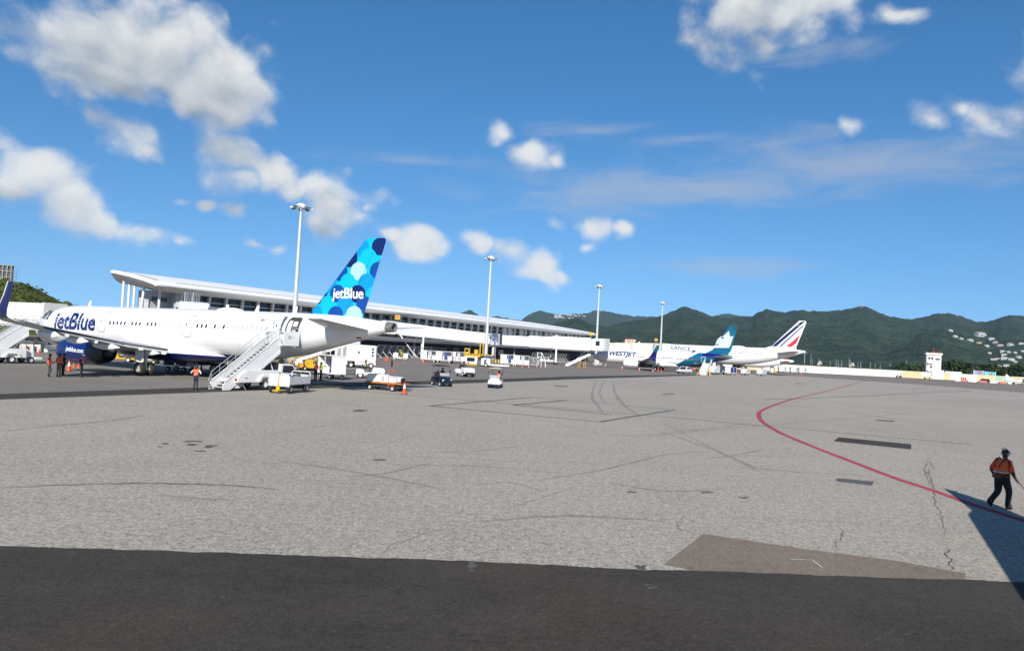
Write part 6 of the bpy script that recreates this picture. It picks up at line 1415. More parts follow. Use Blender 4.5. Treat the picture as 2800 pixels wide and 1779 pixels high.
# golf carts
def golf(label, p, rz, body, roof, dark):
    t = thing('golf_cart', label, 'golf cart', p, rz, 'golf carts')
    mk('front_cowl', body, t, lambda b: b.loft([[(x, y * w_, z) for y, z in ((-1, .38), (1, .38), (1, .38 + (h - .38) * .7), (.72, h), (-.72, h), (-1, .38 + (h - .38) * .7))] for x, w_, h in ((1.28, .42, .62), (1.2, .56, .72), (.95, .6, .86), (.62, .58, .98))]), smooth=True, angle=60)
    mk('rear_body', body, t, lambda b: b.prism([(-1.15, .36), (-.1, .36), (-.05, .7), (-1.05, .78), (-1.2, .6)], -.58, .58), bevel=.05)
    mk('floor', DGREY, t, lambda b: b.bb(-.12, .7, -.56, .56, .27, .34)); mk('bumper', BLACK, t, lambda b: b.bb(1.2, 1.34, -.5, .5, .3, .44))
    mk('seat', dark, t, lambda b: (b.bb(-.55, 0, -.55, .55, .79, .92), b.hexa([(-.62, -.55, .86), (-.5, -.55, .86), (-.5, .55, .86), (-.62, .55, .86), (-.75, -.53, 1.32), (-.66, -.53, 1.32), (-.66, .53, 1.32), (-.75, .53, 1.32)])), bevel=.04)
    mk('rear_seat', dark, t, lambda b: (b.bb(-1.2, -.8, -.5, .5, .79, .9)), bevel=.03)
    for sd in (1, -1):
        mk('headlight', RIM, t, lambda b: b.box((1.2, sd * .38, .66), (.1, .2, .09))); mk('roof_strut', DGREY, t, lambda b: (b.tube([(.68, sd * .54, .95), (.42, sd * .54, 1.88)], .02, 6), b.tube([(-.75, sd * .54, .8), (-.85, sd * .54, 1.88)], .02, 6)))
    mk('roof', roof, t, lambda b: b.loft([[(x, y * w_, z + .02 * (1 - abs(y)) * 3) for y, z in ((-1, 1.88), (0, 1.88), (1, 1.88), (1, 1.94), (0, 1.97), (-1, 1.94))] for x, w_ in ((.62, .52), (.5, .62), (-.9, .62), (-1.1, .55))]))
    mk('windscreen', pm('cart windscreen', (.28, .29, .29), .1, var=.05, spec=.6), t, lambda b: b.hexa([(.67, -.5, 1.0), (.68, -.5, 1.0), (.68, .5, 1.0), (.67, .5, 1.0), (.58, -.5, 1.28), (.59, -.5, 1.28), (.59, .5, 1.28), (.58, .5, 1.28)]))
    mk('steering_wheel', BLACK, t, lambda b: b.lathe([(0, .14), (.03, .16), (0, .17)], (.35, .25, 1.05), 'x', 14))
    for sd in (1, -1): mk('mirror', BLACK, t, lambda b: b.box((.5, sd * .68, 1.45), (.05, .14, .16)))
    wheels(t, [(.85, .5), (.85, -.5), (-.78, .5), (-.78, -.5)], .25, .2)
    mk('beacon', REDP, t, lambda b: b.cyl((.35, -.1, 1.95), (.35, -.1, 2.05), .05, n=8))
    return t
golf('dark navy golf cart with black roof and driver right of the tank cart', G(1206, 1055), R_(-58), pm('midnight blue paint', (.006, .009, .028), .25, coat=.4), pm('dark roof', (.012, .016, .028), .5), BLACK)
golf('white golf cart with beige roof parked right of the navy golf cart', G(1354, 1060), R_(-98), WHITE, pm('beige roof', S(215, 190, 160), .5), GREYP)

# traffic cones
def cone(label, p, h, grp='traffic cones', white=True):
    t = thing('traffic_cone', label, 'traffic cone', p, random.uniform(0, 1.5), grp); r = h * .2
    mk('base', BLACK if white else ORANGE, t, lambda b: b.bb(-h * .25, h * .25, -h * .25, h * .25, 0, h * .045), bevel=.01)
    mk('body', ORANGE, t, lambda b: b.lathe([(h * .045, r), (h, h * .035), (h * 1.0, .005)], axis='z', n=18), smooth=True, angle=60)
    if white:
        for z0, z1 in ((.48, .62), (.68, .80)):
            f_ = lambda z: r + (h * .035 - r) * (z - .045) / .955
            mk('reflective_band', ACWHITE, t, lambda b: b.lathe([(h * z0, f_(z0) + .006), (h * z1, f_(z1) + .006)], axis='z', n=18), smooth=True)
CONES = [(1105, 1077, .92, 1, 'big orange cone with white bands right of the tank service cart'), (188, 1015, .95, 1, 'big orange cone with white bands between the workers at the navy engine'), (202, 1003, .6, 0, 'small plain orange cone under the navy engine left of the masked worker'), (215, 1005, .6, 0, 'small plain orange cone touching the worker at the navy engine'),
         (75, 968, .75, 1, 'orange cone before the middle chevron barrier'), (106, 968, .75, 0, 'orange cone before the right chevron barrier'), (40, 962, .8, 1, 'orange and white cone behind the stairs at the left edge'),
         (1158, 991, .95, 0, 'orange cone before the row of white box carts'), (1060, 986, .9, 0, 'red cone left of the yellow step cart'), (1054, 985, .9, 0, 'dark red cone beside the red one near the blast fence'),
         (1701, 1010, .9, 1, 'orange cone before the white engine of the teal tailed jet'), (1748, 1014.5, .9, 1, 'orange cone behind the white engine of the teal tailed jet'), (1785, 1018, .9, 1, 'orange cone before the main wheels of the teal tailed jet'), (1799, 1014, .8, 0, 'orange cone at the main wheels of the teal tailed jet'), (1808, 1015.5, .85, 0, 'orange cone right of the main wheels of the teal tailed jet'),
         (2019, 1025.5, .9, 0, 'orange cone before the blue curtained cart'), (2190, 1025, .9, 0, 'lone orange cone before the left end of the long white wall'), (550, 1015, .8, 0, 'red cone under the belly of the blue tailed jet')]
random.seed(2)
for (x, y, h_, wh, lb) in CONES: cone(lb, G(x, y), h_, 'traffic cones', bool(wh))

# container carts and loaders before the terminal
random.seed(4)
row_dir = R_(-4)
for k, (x, y, lb, cu) in enumerate([(1172, 989, 'leftmost white box cart in the row before the blast fence', GREYP), (1214, 992, 'middle white box cart with blue curtain in the row before the blast fence', BLUE), (1250, 993, 'third white box cart in the row, left of the yellow loader', GREYP),
                                    (1389, 1000, 'white box cart with blue edge right of the striped barrier', BLUE), (1425, 1003, 'white box cart with open side left of the dark cage cart', GREYP)]):
    c_ = box_cart(lb, G(x, y), row_dir, 3.4, 1.9, None, 'white box carts before the terminal', False, far=True)
    mk('curtain', cu, c_, lambda b: b.bb(.1, .7, -.765, -.74, .7, 2.3))
def cage_cart(label, p, rz, L_=2.9, H_=1.5, mat=None, fill=DGREY, grp='grey cage carts'):
    t = thing('cage_cart', label, 'baggage cart', p, rz, grp); mat = mat or STEEL; w_ = .75; z0 = .5
    mk('deck', mat, t, lambda b: b.bb(-L_ / 2, L_ / 2, -w_, w_, z0, z0 + .08))
    for sx_ in (-1, 1): mk('end_panel', LGREY, t, lambda b: b.bb(sx_ * L_ / 2 - .02, sx_ * L_ / 2 + .02, -w_, w_, z0 + .081, z0 + H_))
    for sd in (1, -1):
        g_ = mk('side_frame', mat, t, lambda b: (b.bb(-L_ / 2 + .03, L_ / 2 - .03, sd * w_ - .03, sd * w_ + .03, z0 + H_ - .08, z0 + H_), b.bb(-.03, .03, sd * w_ - .03, sd * w_ + .03, z0 + .09, z0 + H_ - .09)))
        for k in range(13): 
            x = -L_ / 2 + .2 + k * (L_ - .4) / 12; mk('bar', mat, g_, lambda b: b.cyl((x, sd * w_, z0 + .08), (x, sd * w_, z0 + H_ - .06), .016, n=4))
    mk('tow_bar', DGREY, t, lambda b: b.tube([(L_ / 2, 0, .42), (L_ / 2 + .9, 0, .28)], .04, 6))
    wheels(t, [(-L_ / 2 + .4, .6), (-L_ / 2 + .4, -.6), (L_ / 2 - .4, .6), (L_ / 2 - .4, -.6)], .24, .16)
    return t
cage_cart('dark cage cart right of the white box carts below the docked bridge', G(1457, 1003), row_dir, 2.6, 1.7)
cage_cart('grey container on wheels just left of the yellow cargo loader', G(1271, 992), row_dir, 1.6, 1.8)
t = thing('cargo_loader', 'yellow and white cargo loader with chevron striped front beside the floodlight mast', 'cargo loader', G(1309, 1001), R_(-6))
k9 = 1.15
mk('chassis', WHITE, t, lambda b: (b.bb(-2.7, -.2, -1.2, 1.2, .35, 1.9), b.bb(.6, 2.4, -1.2, 1.2, .35, 1.7)), bevel=.05); mk('cab_window', GLASSD, t, lambda b: b.bb(-2.3, -.7, -1.22, -1.205, .9, 1.7))
mk('platform', YELLOW, t, lambda b: (b.bb(-3.0, 2.9, -1.3, 1.3, 2.2, 2.45), b.bb(-2.9, .4, -1.2, 1.2, 1.905, 2.19)))
for k in range(9): mk('hazard_stripe', BLACK, t, lambda b: b.prism([(-2.9 + k * .62, 2.24), (-2.65 + k * .62, 2.24), (-2.5 + k * .62, 2.42), (-2.75 + k * .62, 2.42)], -1.32, -1.305))
mk('chevron_plate', YELLOW, t, lambda b: b.bb(-2.7, -.2, -1.26, -1.21, .1, .5)); mk('chevron_bar', BLACK, t, lambda b: [b.prism([(-2.6 + k * .5, .14), (-2.4 + k * .5, .14), (-2.2 + k * .5, .46), (-2.4 + k * .5, .46)], -1.275, -1.265) for k in range(5)])
mk('operator_cab', YELLOW, t, lambda b: (b.bb(-2.9, -1.9, -1.0, .2, 2.46, 3.5), b.bb(-.9, -.2, -1.1, .3, 2.46, 3.3), b.bb(.15, .35, -1.1, -.8, 2.46, 4.7), b.bb(.75, .95, -1.1, -.8, 2.46, 4.7)), bevel=.04)
mk('operator_window', GLASSD, t, lambda b: b.bb(-2.75, -2.1, -1.02, -1.005, 2.75, 3.35)); mk('rear_roller', BLUE, t, lambda b: b.bb(1.2, 2.8, -1.25, 1.25, 1.75, 2.15)); mk('cab_door', DGREY, t, lambda b: b.bb(1.2, 1.7, -1.22, -1.205, .5, 1.5))
mk('tow_plate', CREAM, t, lambda b: b.bb(2.45, 6.2, -.8, .8, .3, .55)); wheels(t, [(-2.0, 1.1), (-2.0, -1.1), (1.6, 1.1), (1.6, -1.1)], .4, .28)
t = thing('hazard_barrier', 'low barrier with yellow and black stripes right of the cargo loader', 'barrier', G(1357, 991), row_dir)
for k in range(8): mk('stripe_block', YELLOW if k % 2 else BLACK, t, lambda b: b.bb(-1.6 + k * .4, -1.2 + k * .4, -.2, .2, 0, .9))
t = thing('step_cart', 'white service cart with folding yellow steps before the blast fence', 'service cart', G(1095, 984), R_(0))
mk('body', WHITE, t, lambda b: (b.bb(-1.6, -.5, -.6, .6, .55, 1.55), b.bb(.7, 1.7, -.6, .6, .55, 1.55), b.bb(-1.6, 1.7, -.5, .5, .35, .54)), bevel=.05); mk('steps', YELLOW, t, lambda b: (b.tube([(-.35, -.7, 2.4), (.55, -.7, .1)], .05, 6), b.tube([(-.05, -.7, 2.4), (.85, -.7, .1)], .05, 6), [b.bb(-.25 + k * .13, .05 + k * .13, -.72, -.4, 2.1 - k * .33, 2.16 - k * .33) for k in range(6)]))
wheels(t, [(-1.2, .5), (-1.2, -.5), (1.3, .5), (1.3, -.5)], .28, .18)
t = thing('maintenance_steps', 'white tubular maintenance steps right of the dark cage cart', 'steps', G(1479, 1004), row_dir)
mk('frame', WHITE, t, lambda b: ([b.cyl((x, y, 0), (x, y, 3.4 if x < .2 else 1.6), .06, n=6) for x in (-.9, 0, 1.0) for y in (-.6, .6)], b.bb(-.95, .1, -.6, .6, 2.3, 2.4), [b.tube([(-.9, y, 3.3), (0, y, 3.3), (1.0, y, 1.5)], .05, 6) for y in (-.6, .6)], [b.bb(.1 + k * .22, .35 + k * .22, -.55, .55, 1.95 - k * .4, 2.02 - k * .4) for k in range(5)], [b.tube([(-.9, -.6, .2), (0, -.6, 2.2)], .05, 6)]))
t = thing('tow_dolly', 'small red wheeled dolly in front of the open white box cart', 'dolly', G(1437, 1005), row_dir)
mk('frame', REDP, t, lambda b: (b.bb(-1.0, 1.0, -.3, .3, .25, .4), b.tube([(-1.0, 0, .3), (-1.6, 0, .5)], .05, 6))); wheels(t, [(-.7, .25), (-.7, -.25), (.7, .25), (.7, -.25)], .18, .1)
# chute below the docked bridge
a_ = G(1548, 1004); up_ = DY(1612, 968, a_.y + 2); d_ = up_ - a_; rz = math.atan2(d_.y, d_.x); ln = Vector((d_.x, d_.y)).length
t = thing('baggage_chute', 'white inclined baggage chute leaning on the docked bridge cab', 'chute', a_, rz)
mk('trough', CREAM, t, lambda b: (b.prism([(0, .25), (ln, up_.z - .3), (ln, up_.z + .15), (0, .75)], -.6, -.5), b.prism([(0, .25), (ln, up_.z - .3), (ln, up_.z + .15), (0, .75)], .5, .6), b.prism([(0, .3), (ln, up_.z - .25), (ln, up_.z - .15), (0, .42)], -.49, .49)))
for f_ in (.55, .8):
    for y in (-.45, .45): mk('prop', YELLOW, t, lambda b: b.cyl((ln * f_, y, 0), (ln * f_, y, up_.z * (f_ - .05)), .06, n=6))

# pickups and cars
def pickup(name, label, p, rz, mat, L_=5.2, suv=False, grp='parked vehicles'):
    t = thing(name, label, 'car', p, rz, grp); h = L_ / 2
    prof = [(-h, .45), (h, .45), (h + .05, .85), (h * .45, 1.05), (h * .12, 1.75), (-h * .25, 1.78), (-h * .35, 1.12), (-h, 1.1)] if not suv else [(-h, .4), (h, .4), (h + .05, .85), (h * .5, 1.02), (h * .2, 1.62), (-h * .75, 1.68), (-h, 1.1)]
    bd = mk('body', mat, t, lambda b: b.prism(prof, -.95, .95), bevel=.07)
    for sd in (1, -1): mk('side_window', GLASSD, bd, lambda b: b.prism([(-h * .28 if not suv else -h * .72, 1.15), (h * .36, 1.12), (h * .12, 1.65), (-h * .22 if not suv else -h * .66, 1.65)], sd * .955, sd * .965))
    mk('windscreen', GLASSD, bd, lambda b: b.hexa([(h * .44, -.8, 1.1), (h * .46, -.8, 1.1), (h * .46, .8, 1.1), (h * .44, .8, 1.1), (h * (.15 if not suv else .22), -.75, 1.66), (h * (.17 if not suv else .24), -.75, 1.68), (h * (.17 if not suv else .24), .75, 1.68), (h * (.15 if not suv else .22), .75, 1.66)]))
    for sd in (1, -1): mk('headlight', RIM, bd, lambda b: b.box((h + .04, sd * .7, .75), (.06, .34, .18)))
    mk('bumper', BLACK, bd, lambda b: b.bb(h + .055, h + .13, -.9, .9, .4, .58))
    wheels(t, [(h * .62, .86), (h * .62, -.86), (-h * .6, .86), (-h * .6, -.86)], .37, .24)
    return t
pickup('parked_car', 'white pickup truck under the rear fuselage of the teal tailed jet', G(1871, 1021), R_(-128), WHITE)
pickup('parked_car', 'white pickup truck before the far blast fence below the docked bridge', G(1499, 992), R_(-40), WHITE, 5.0)
pickup('parked_car', 'black estate car parked behind the red and white barriers', dn(DY(2697, 1043, 350)), R_(5), BLACK, 4.9, True)
# rear stairs and carts at the teal tailed jet
t = thing('boarding_stairs', 'narrow boarding stairs with yellow outriggers at the rear door of the teal tailed jet', 'boarding stairs', G(1922, 1026), TA, 'boarding stairs vehicles')
mk('flight', LGREY, t, lambda b: b.prism([(0, .1), (.5, .1), (4.2, 2.7), (5.0, 2.75), (5.0, 2.9), (4.1, 2.9), (0, .35)], -.75, .75))
for sd in (1, -1):
    mk('side_panel', CREAM, t, lambda b: b.prism([(0, .3), (.3, .2), (4.3, 2.8), (5.0, 2.8), (5.0, 3.9), (4.2, 3.9), (0, 1.2)], sd * .78, sd * .84)); mk('outrigger', YELLOW, t, lambda b: b.hexa([(.6, sd * 1.35, .02), (.9, sd * 1.35, .02), (.9, sd * 1.65, .02), (.6, sd * 1.65, .02), (1.6, sd * .85, 1.9), (1.8, sd * .85, 1.9), (1.8, sd * .95, 1.9), (1.6, sd * .95, 1.9)]))
for k in range(9): mk('step', M_STEP, t, lambda b: b.bb(.1 + k * .46, .45 + k * .46, -.7, .7, .38 + k * .285, .44 + k * .285))
wheels(t, [(2.4, .8), (2.4, -.8)], .35, .2)
CR = math.atan2((G(2085, 1027) - G(1945, 1024)).y, (G(2085, 1027) - G(1945, 1024)).x)
cage_cart('dark filled cage cart right beside the narrow boarding stairs', G(1953, 1024), CR, 3.0, 1.8); cage_cart('dark cage cart partly behind the blue curtained cart', G(1972, 1023), CR + .3, 2.2, 1.8)
cu_ = box_cart('white framed baggage cart with two blue curtains near the rear jet stairs', G(1998, 1025), CR, 3.6, 1.5, BLUE, 'covered baggage carts', False)
cage_cart('cage cart with light end panel left of the last one in the row', G(2038, 1026), CR, 2.6, 1.35); cage_cart('last grey cage cart at the right end of the row', G(2082, 1027.5), CR, 3.0, 1.45)
# carts by the yellow wall and a far white stair
for k, (x, y, lb) in enumerate(((2138, 1013, 'white and yellow low cart before the yellow wall'), (2170, 1015, 'white framed low cart before the white wall end'), (2193, 1016, 'white low cart at the left end of the long wall'))):
    cage_cart(lb, dn(DY(x, y, 318)), R_(8), 3.2, 1.9, WHITE, WHITE, 'white carts at the wall')
t = thing('maintenance_steps', 'tall white maintenance steps under the tail of the red finned jet', 'steps', dn(DY(2110, 1013, 300)), 0)
mk('frame', CREAM, t, lambda b: (b.prism([(-.6, 0), (.6, 0), (.6, 2.6), (-.6, 2.6)], -.5, .5), [b.cyl((x, y, 2.6), (x, y, 3.9), .07, n=5) for x in (-.6, .6) for y in (-.5, .5)], b.bb(-.65, .65, -.55, -.45, 3.8, 3.9)))
mk('ladder', YELLOW, t, lambda b: b.hexa([(1.0, -.4, 0), (1.9, -.4, 0), (1.9, .4, 0), (1.0, .4, 0), (.62, -.4, 2.0), (.9, -.4, 2.0), (.9, .4, 2.0), (.62, .4, 2.0)]))

# left background: chevron barriers, fence, yellow towbar dolly, blue curtained cart
for k in range(4):
    x = 63 + k * 20; p = dn(DY(x, 961, 99 + k * .8))
    t = thing('chevron_barrier', ['leftmost white barrier block with red chevrons', 'second white barrier block with red chevrons', 'third white barrier block with red chevrons', 'rightmost barrier block with faded chevrons near the nose of the blue tailed jet'][k], 'barrier', p, R_(2), 'white chevron barriers')
    mk('block', M_WALLW, t, lambda b: b.prism([(-.42, 0), (.42, 0), (.42, .95), (.32, 1.0), (-.32, 1.0), (-.42, .95)], -.18, .18), bevel=.03)
    if k < 3: 
        for dx in ((-.25, .05) if k == 0 else (-.1,)): mk('chevron', REDP if k < 2 else pm('faded red', S(200, 130, 120), .6), t, lambda b: b.add([(dx, -.186, .15), (dx + .09, -.186, .15), (dx + .34, -.186, .5), (dx + .25, -.186, .5), (dx, -.186, .85), (dx + .09, -.186, .85)], [(0, 1, 2, 3), (3, 2, 5, 4)]))
t = thing('crowd_barrier', 'grey tubular crowd barrier right of the chevron barriers', 'barrier', dn(DY(150, 962, 98)), R_(2))
mk('frame', STEEL, t, lambda b: (b.tube([(-1.2, 0, .05), (-1.2, 0, 1.05), (1.3, 0, 1.05), (1.3, 0, .05)], .03, 6), b.tube([(-1.2, 0, .25), (1.3, 0, .25)], .025, 6), [b.cyl((-1.1 + k * .2, 0, .25), (-1.1 + k * .2, 0, 1.05), .012, n=4) for k in range(12)]))
t = thing('towbar_dolly', 'yellow towbar dolly with white wheel seen beneath the wing of the blue tailed jet', 'dolly', G(350, 990), R_(4))
mk('frame', YELLOW, t, lambda b: (b.bb(-1.7, 1.6, -.5, .5, .35, .5), b.prism([(-1.6, .5), (-.9, .5), (-1.1, .95), (-1.35, .95)], -.3, .3), b.tube([(1.6, 0, .42), (3.0, 0, .35)], .06, 6))); wheels(t, [(.2, .45), (.2, -.45)], .3, .16, pm('white rim', (.7, .7, .69), .4)); mk('load', DGREY, t, lambda b: b.bb(-.4, 1.4, -.45, .45, .56, 1.3))
CHK = pm('blue check curtain', S(60, 70, 140), .6, var=.5, scale=9)
box_cart('baggage cart with blue patterned curtains beneath the belly of the blue tailed jet', G(492, 1016), R_(-12), 2.6, 1.3, CHK, 'covered baggage carts', False)
t = thing('flatbed_trailer', 'low white flatbed trailer beyond the belly of the blue tailed jet', 'trailer', G(455, 996), R_(5))
mk('bed', CREAM, t, lambda b: (b.bb(-1.8, 1.8, -.7, .7, .5, .65), b.bb(.3, 1.7, -.6, .6, .66, .95))); wheels(t, [(-1.2, .6), (-1.2, -.6), (1.2, .6), (1.2, -.6)], .22, .14); mk('tow_bar', CREAM, t, lambda b: b.tube([(-1.8, 0, .5), (-3.4, 0, .15)], .05, 6))
pickup('parked_car', 'dark parked car in the far shade left of the blue tailed jet nose', dn(DY(55, 945, 118)), R_(10), DGREY, 4.6, True)
pickup('parked_car', 'second dark parked car in the far shade beside the jet nose', dn(DY(90, 944, 119)), R_(10), BLACK, 4.6, True)
cage_cart('dark cage cart beyond the nose wheel of the blue tailed jet', G(355, 983), R_(8), 3.0, 1.1)

# right background: barriers, tractor, sign, billboards, light aircraft
JB = [(2622, 1042, 'W', 'leftmost white water barrier right of the watch tower'), (2637, 1041, 'R', 'red barrier under the striped board'), (2658, 1046, 'W', 'white water barrier in the middle of the row'), (2688, 1046, 'R', 'red barrier before the black estate car'), (2717, 1048, 'W', 'white water barrier right of the black car'), (2742, 1049, 'R', 'red barrier left of the light aircraft'), (2767, 1050, 'W', 'last white water barrier under the light aircraft tail')]
for k, (x, y, c_, lb) in enumerate(JB):
    t = thing('water_barrier', lb, 'barrier', dn(DY(x, y, 338)), R_(6), 'red and white water barriers')
    mk('block', WHITE if c_ == 'W' else pm('pale red plastic', S(225, 120, 115), .6), t, lambda b: b.prism([(-.35, 0), (.35, 0), (.3, .25), (.14, .5), (.12, .85), (-.12, .85), (-.14, .5), (-.3, .25)], -1.9, 1.9, 'yz'), bevel=.04)
t = thing('hazard_board', 'board with yellow and black bars behind the red and white barriers', 'sign', dn(DY(2635, 1040, 342)), 0)
mk('leg', STEEL, t, lambda b: b.cyl((-1, 0, 0), (-1, 0, 1.0), .05, n=6)); mk('leg', STEEL, t, lambda b: b.cyl((1, 0, 0), (1, 0, 1.0), .05, n=6))
for k in range(6): mk('bar', YELLOW if k % 2 else BLACK, t, lambda b: b.bb(-1.3 + k * .45, -.87 + k * .45, -.05, .05, .9, 1.75))
golf('dark utility cart with open top before the long white wall', dn(DY(2458, 1034, 340)), R_(175), BLACK, pm('dark roof', (.02, .025, .04), .5), BLACK)
tg = tug('small yellow tractor parked at the foot of the watch tower', dn(DY(2537, 1037, 342)), R_(170)); 
for ch in tg.children:
    if ch.name.startswith(('body', 'fender')): ch.data = ch.data.copy(); ch.data.materials.clear(); ch.data.materials.append(YELLOW)
for (x, y0, y1, wpx, col, lb) in ((2675, 1013, 1026, 23, S(150, 165, 200), 'grey blue picture billboard above the right hand wall'), (2707, 1016, 1028, 26, S(90, 200, 215), 'turquoise picture billboard above the right hand wall')):
    a_ = dn(DY(x, 1030, 385)); zt, zb = DY(x, y0, 385).z, DY(x, y1, 385).z; wd = wpx * 385 / FPX
    t = thing('billboard', lb, 'billboard', a_, R_(-6))
    mk('panel', pm('billboard ' + lb[:4], col, .6, var=.5, scale=.9), t, lambda b: b.bb(-wd / 2, wd / 2, -.1, .1, zb, zt)); mk('frame', WHITE, t, lambda b: (b.bb(-wd / 2 - .25, -wd / 2 - .01, -.15, .15, 0, zt + .2), b.bb(wd / 2 + .01, wd / 2 + .25, -.15, .15, 0, zt + .2)))
    mk('picture', pm('billboard figure', S(205, 130, 110) if 'grey' in lb else S(240, 245, 240), .6, var=.3), t, lambda b: b.prism([(-wd * .1, zb + .2), (wd * .25, zb + .2), (wd * .1, zt - .4), (0, zt - .4)], -.13, -.11))
t = thing('site_shed', 'long low white shed roof behind the wall right of the watch tower', 'shed', dn(DY(2602, 1030, 395)), R_(-4))
mk('wall', M_WALLW, t, lambda b: b.bb(-4.2, 4.2, -1.5, 1.5, 0, 3.4)); mk('roof', pm('shed roof', (.5, .52, .5), .6), t, lambda b: b.prism([(-4.5, 3.41), (4.5, 3.41), (4.1, 4.3), (-4.2, 4.3)], -1.8, 1.8))
LA = dn(DY(2800, 1050, 330)); t = thing('light_aircraft', 'white light aircraft with upright tail at the right edge of the picture', 'light aircraft', LA, R_(-8))
mk('fuselage', ACWHITE, t, lambda b: b.loft([[(x, w_ * math.cos(a), z + h * math.sin(a)) for a in [2 * PI * i / 14 for i in range(14)]] for x, w_, h, z in ((-7.2, .06, .1, 1.75), (-5.5, .25, .3, 1.65), (-3, .5, .55, 1.6), (-1, .65, .8, 1.65), (1, .65, .85, 1.65), (2.6, .55, .6, 1.5), (3.6, .2, .25, 1.4))]), smooth=True)
mk('tail_fin', ACWHITE, t, lambda b: b.prism([(-7.6, 1.8), (-5.6, 1.8), (-6.8, 4.2), (-7.7, 4.3)], -.06, .06)); mk('tailplane', ACWHITE, t, lambda b: b.bb(-7.4, -6.3, -2.2, 2.2, 1.72, 1.82)); mk('wing', ACWHITE, t, lambda b: b.bb(-.9, .9, -6.5, 6.5, 2.55, 2.72))
mk('cabin_window', GLASSD, t, lambda b: b.bb(-.8, 1.2, -.67, .67, 1.85, 2.35)); wheels(t, [(-.3, 1.2), (-.3, -1.2), (2.6, 0)], .28, .16); mk('gear_leg', STEEL, t, lambda b: (b.tube([(-.3, -1.2, .3), (-.2, -.4, 1.2)], .05, 6), b.tube([(-.3, 1.2, .3), (-.2, .4, 1.2)], .05, 6), b.tube([(2.6, 0, .3), (2.5, 0, 1.2)], .05, 6)))

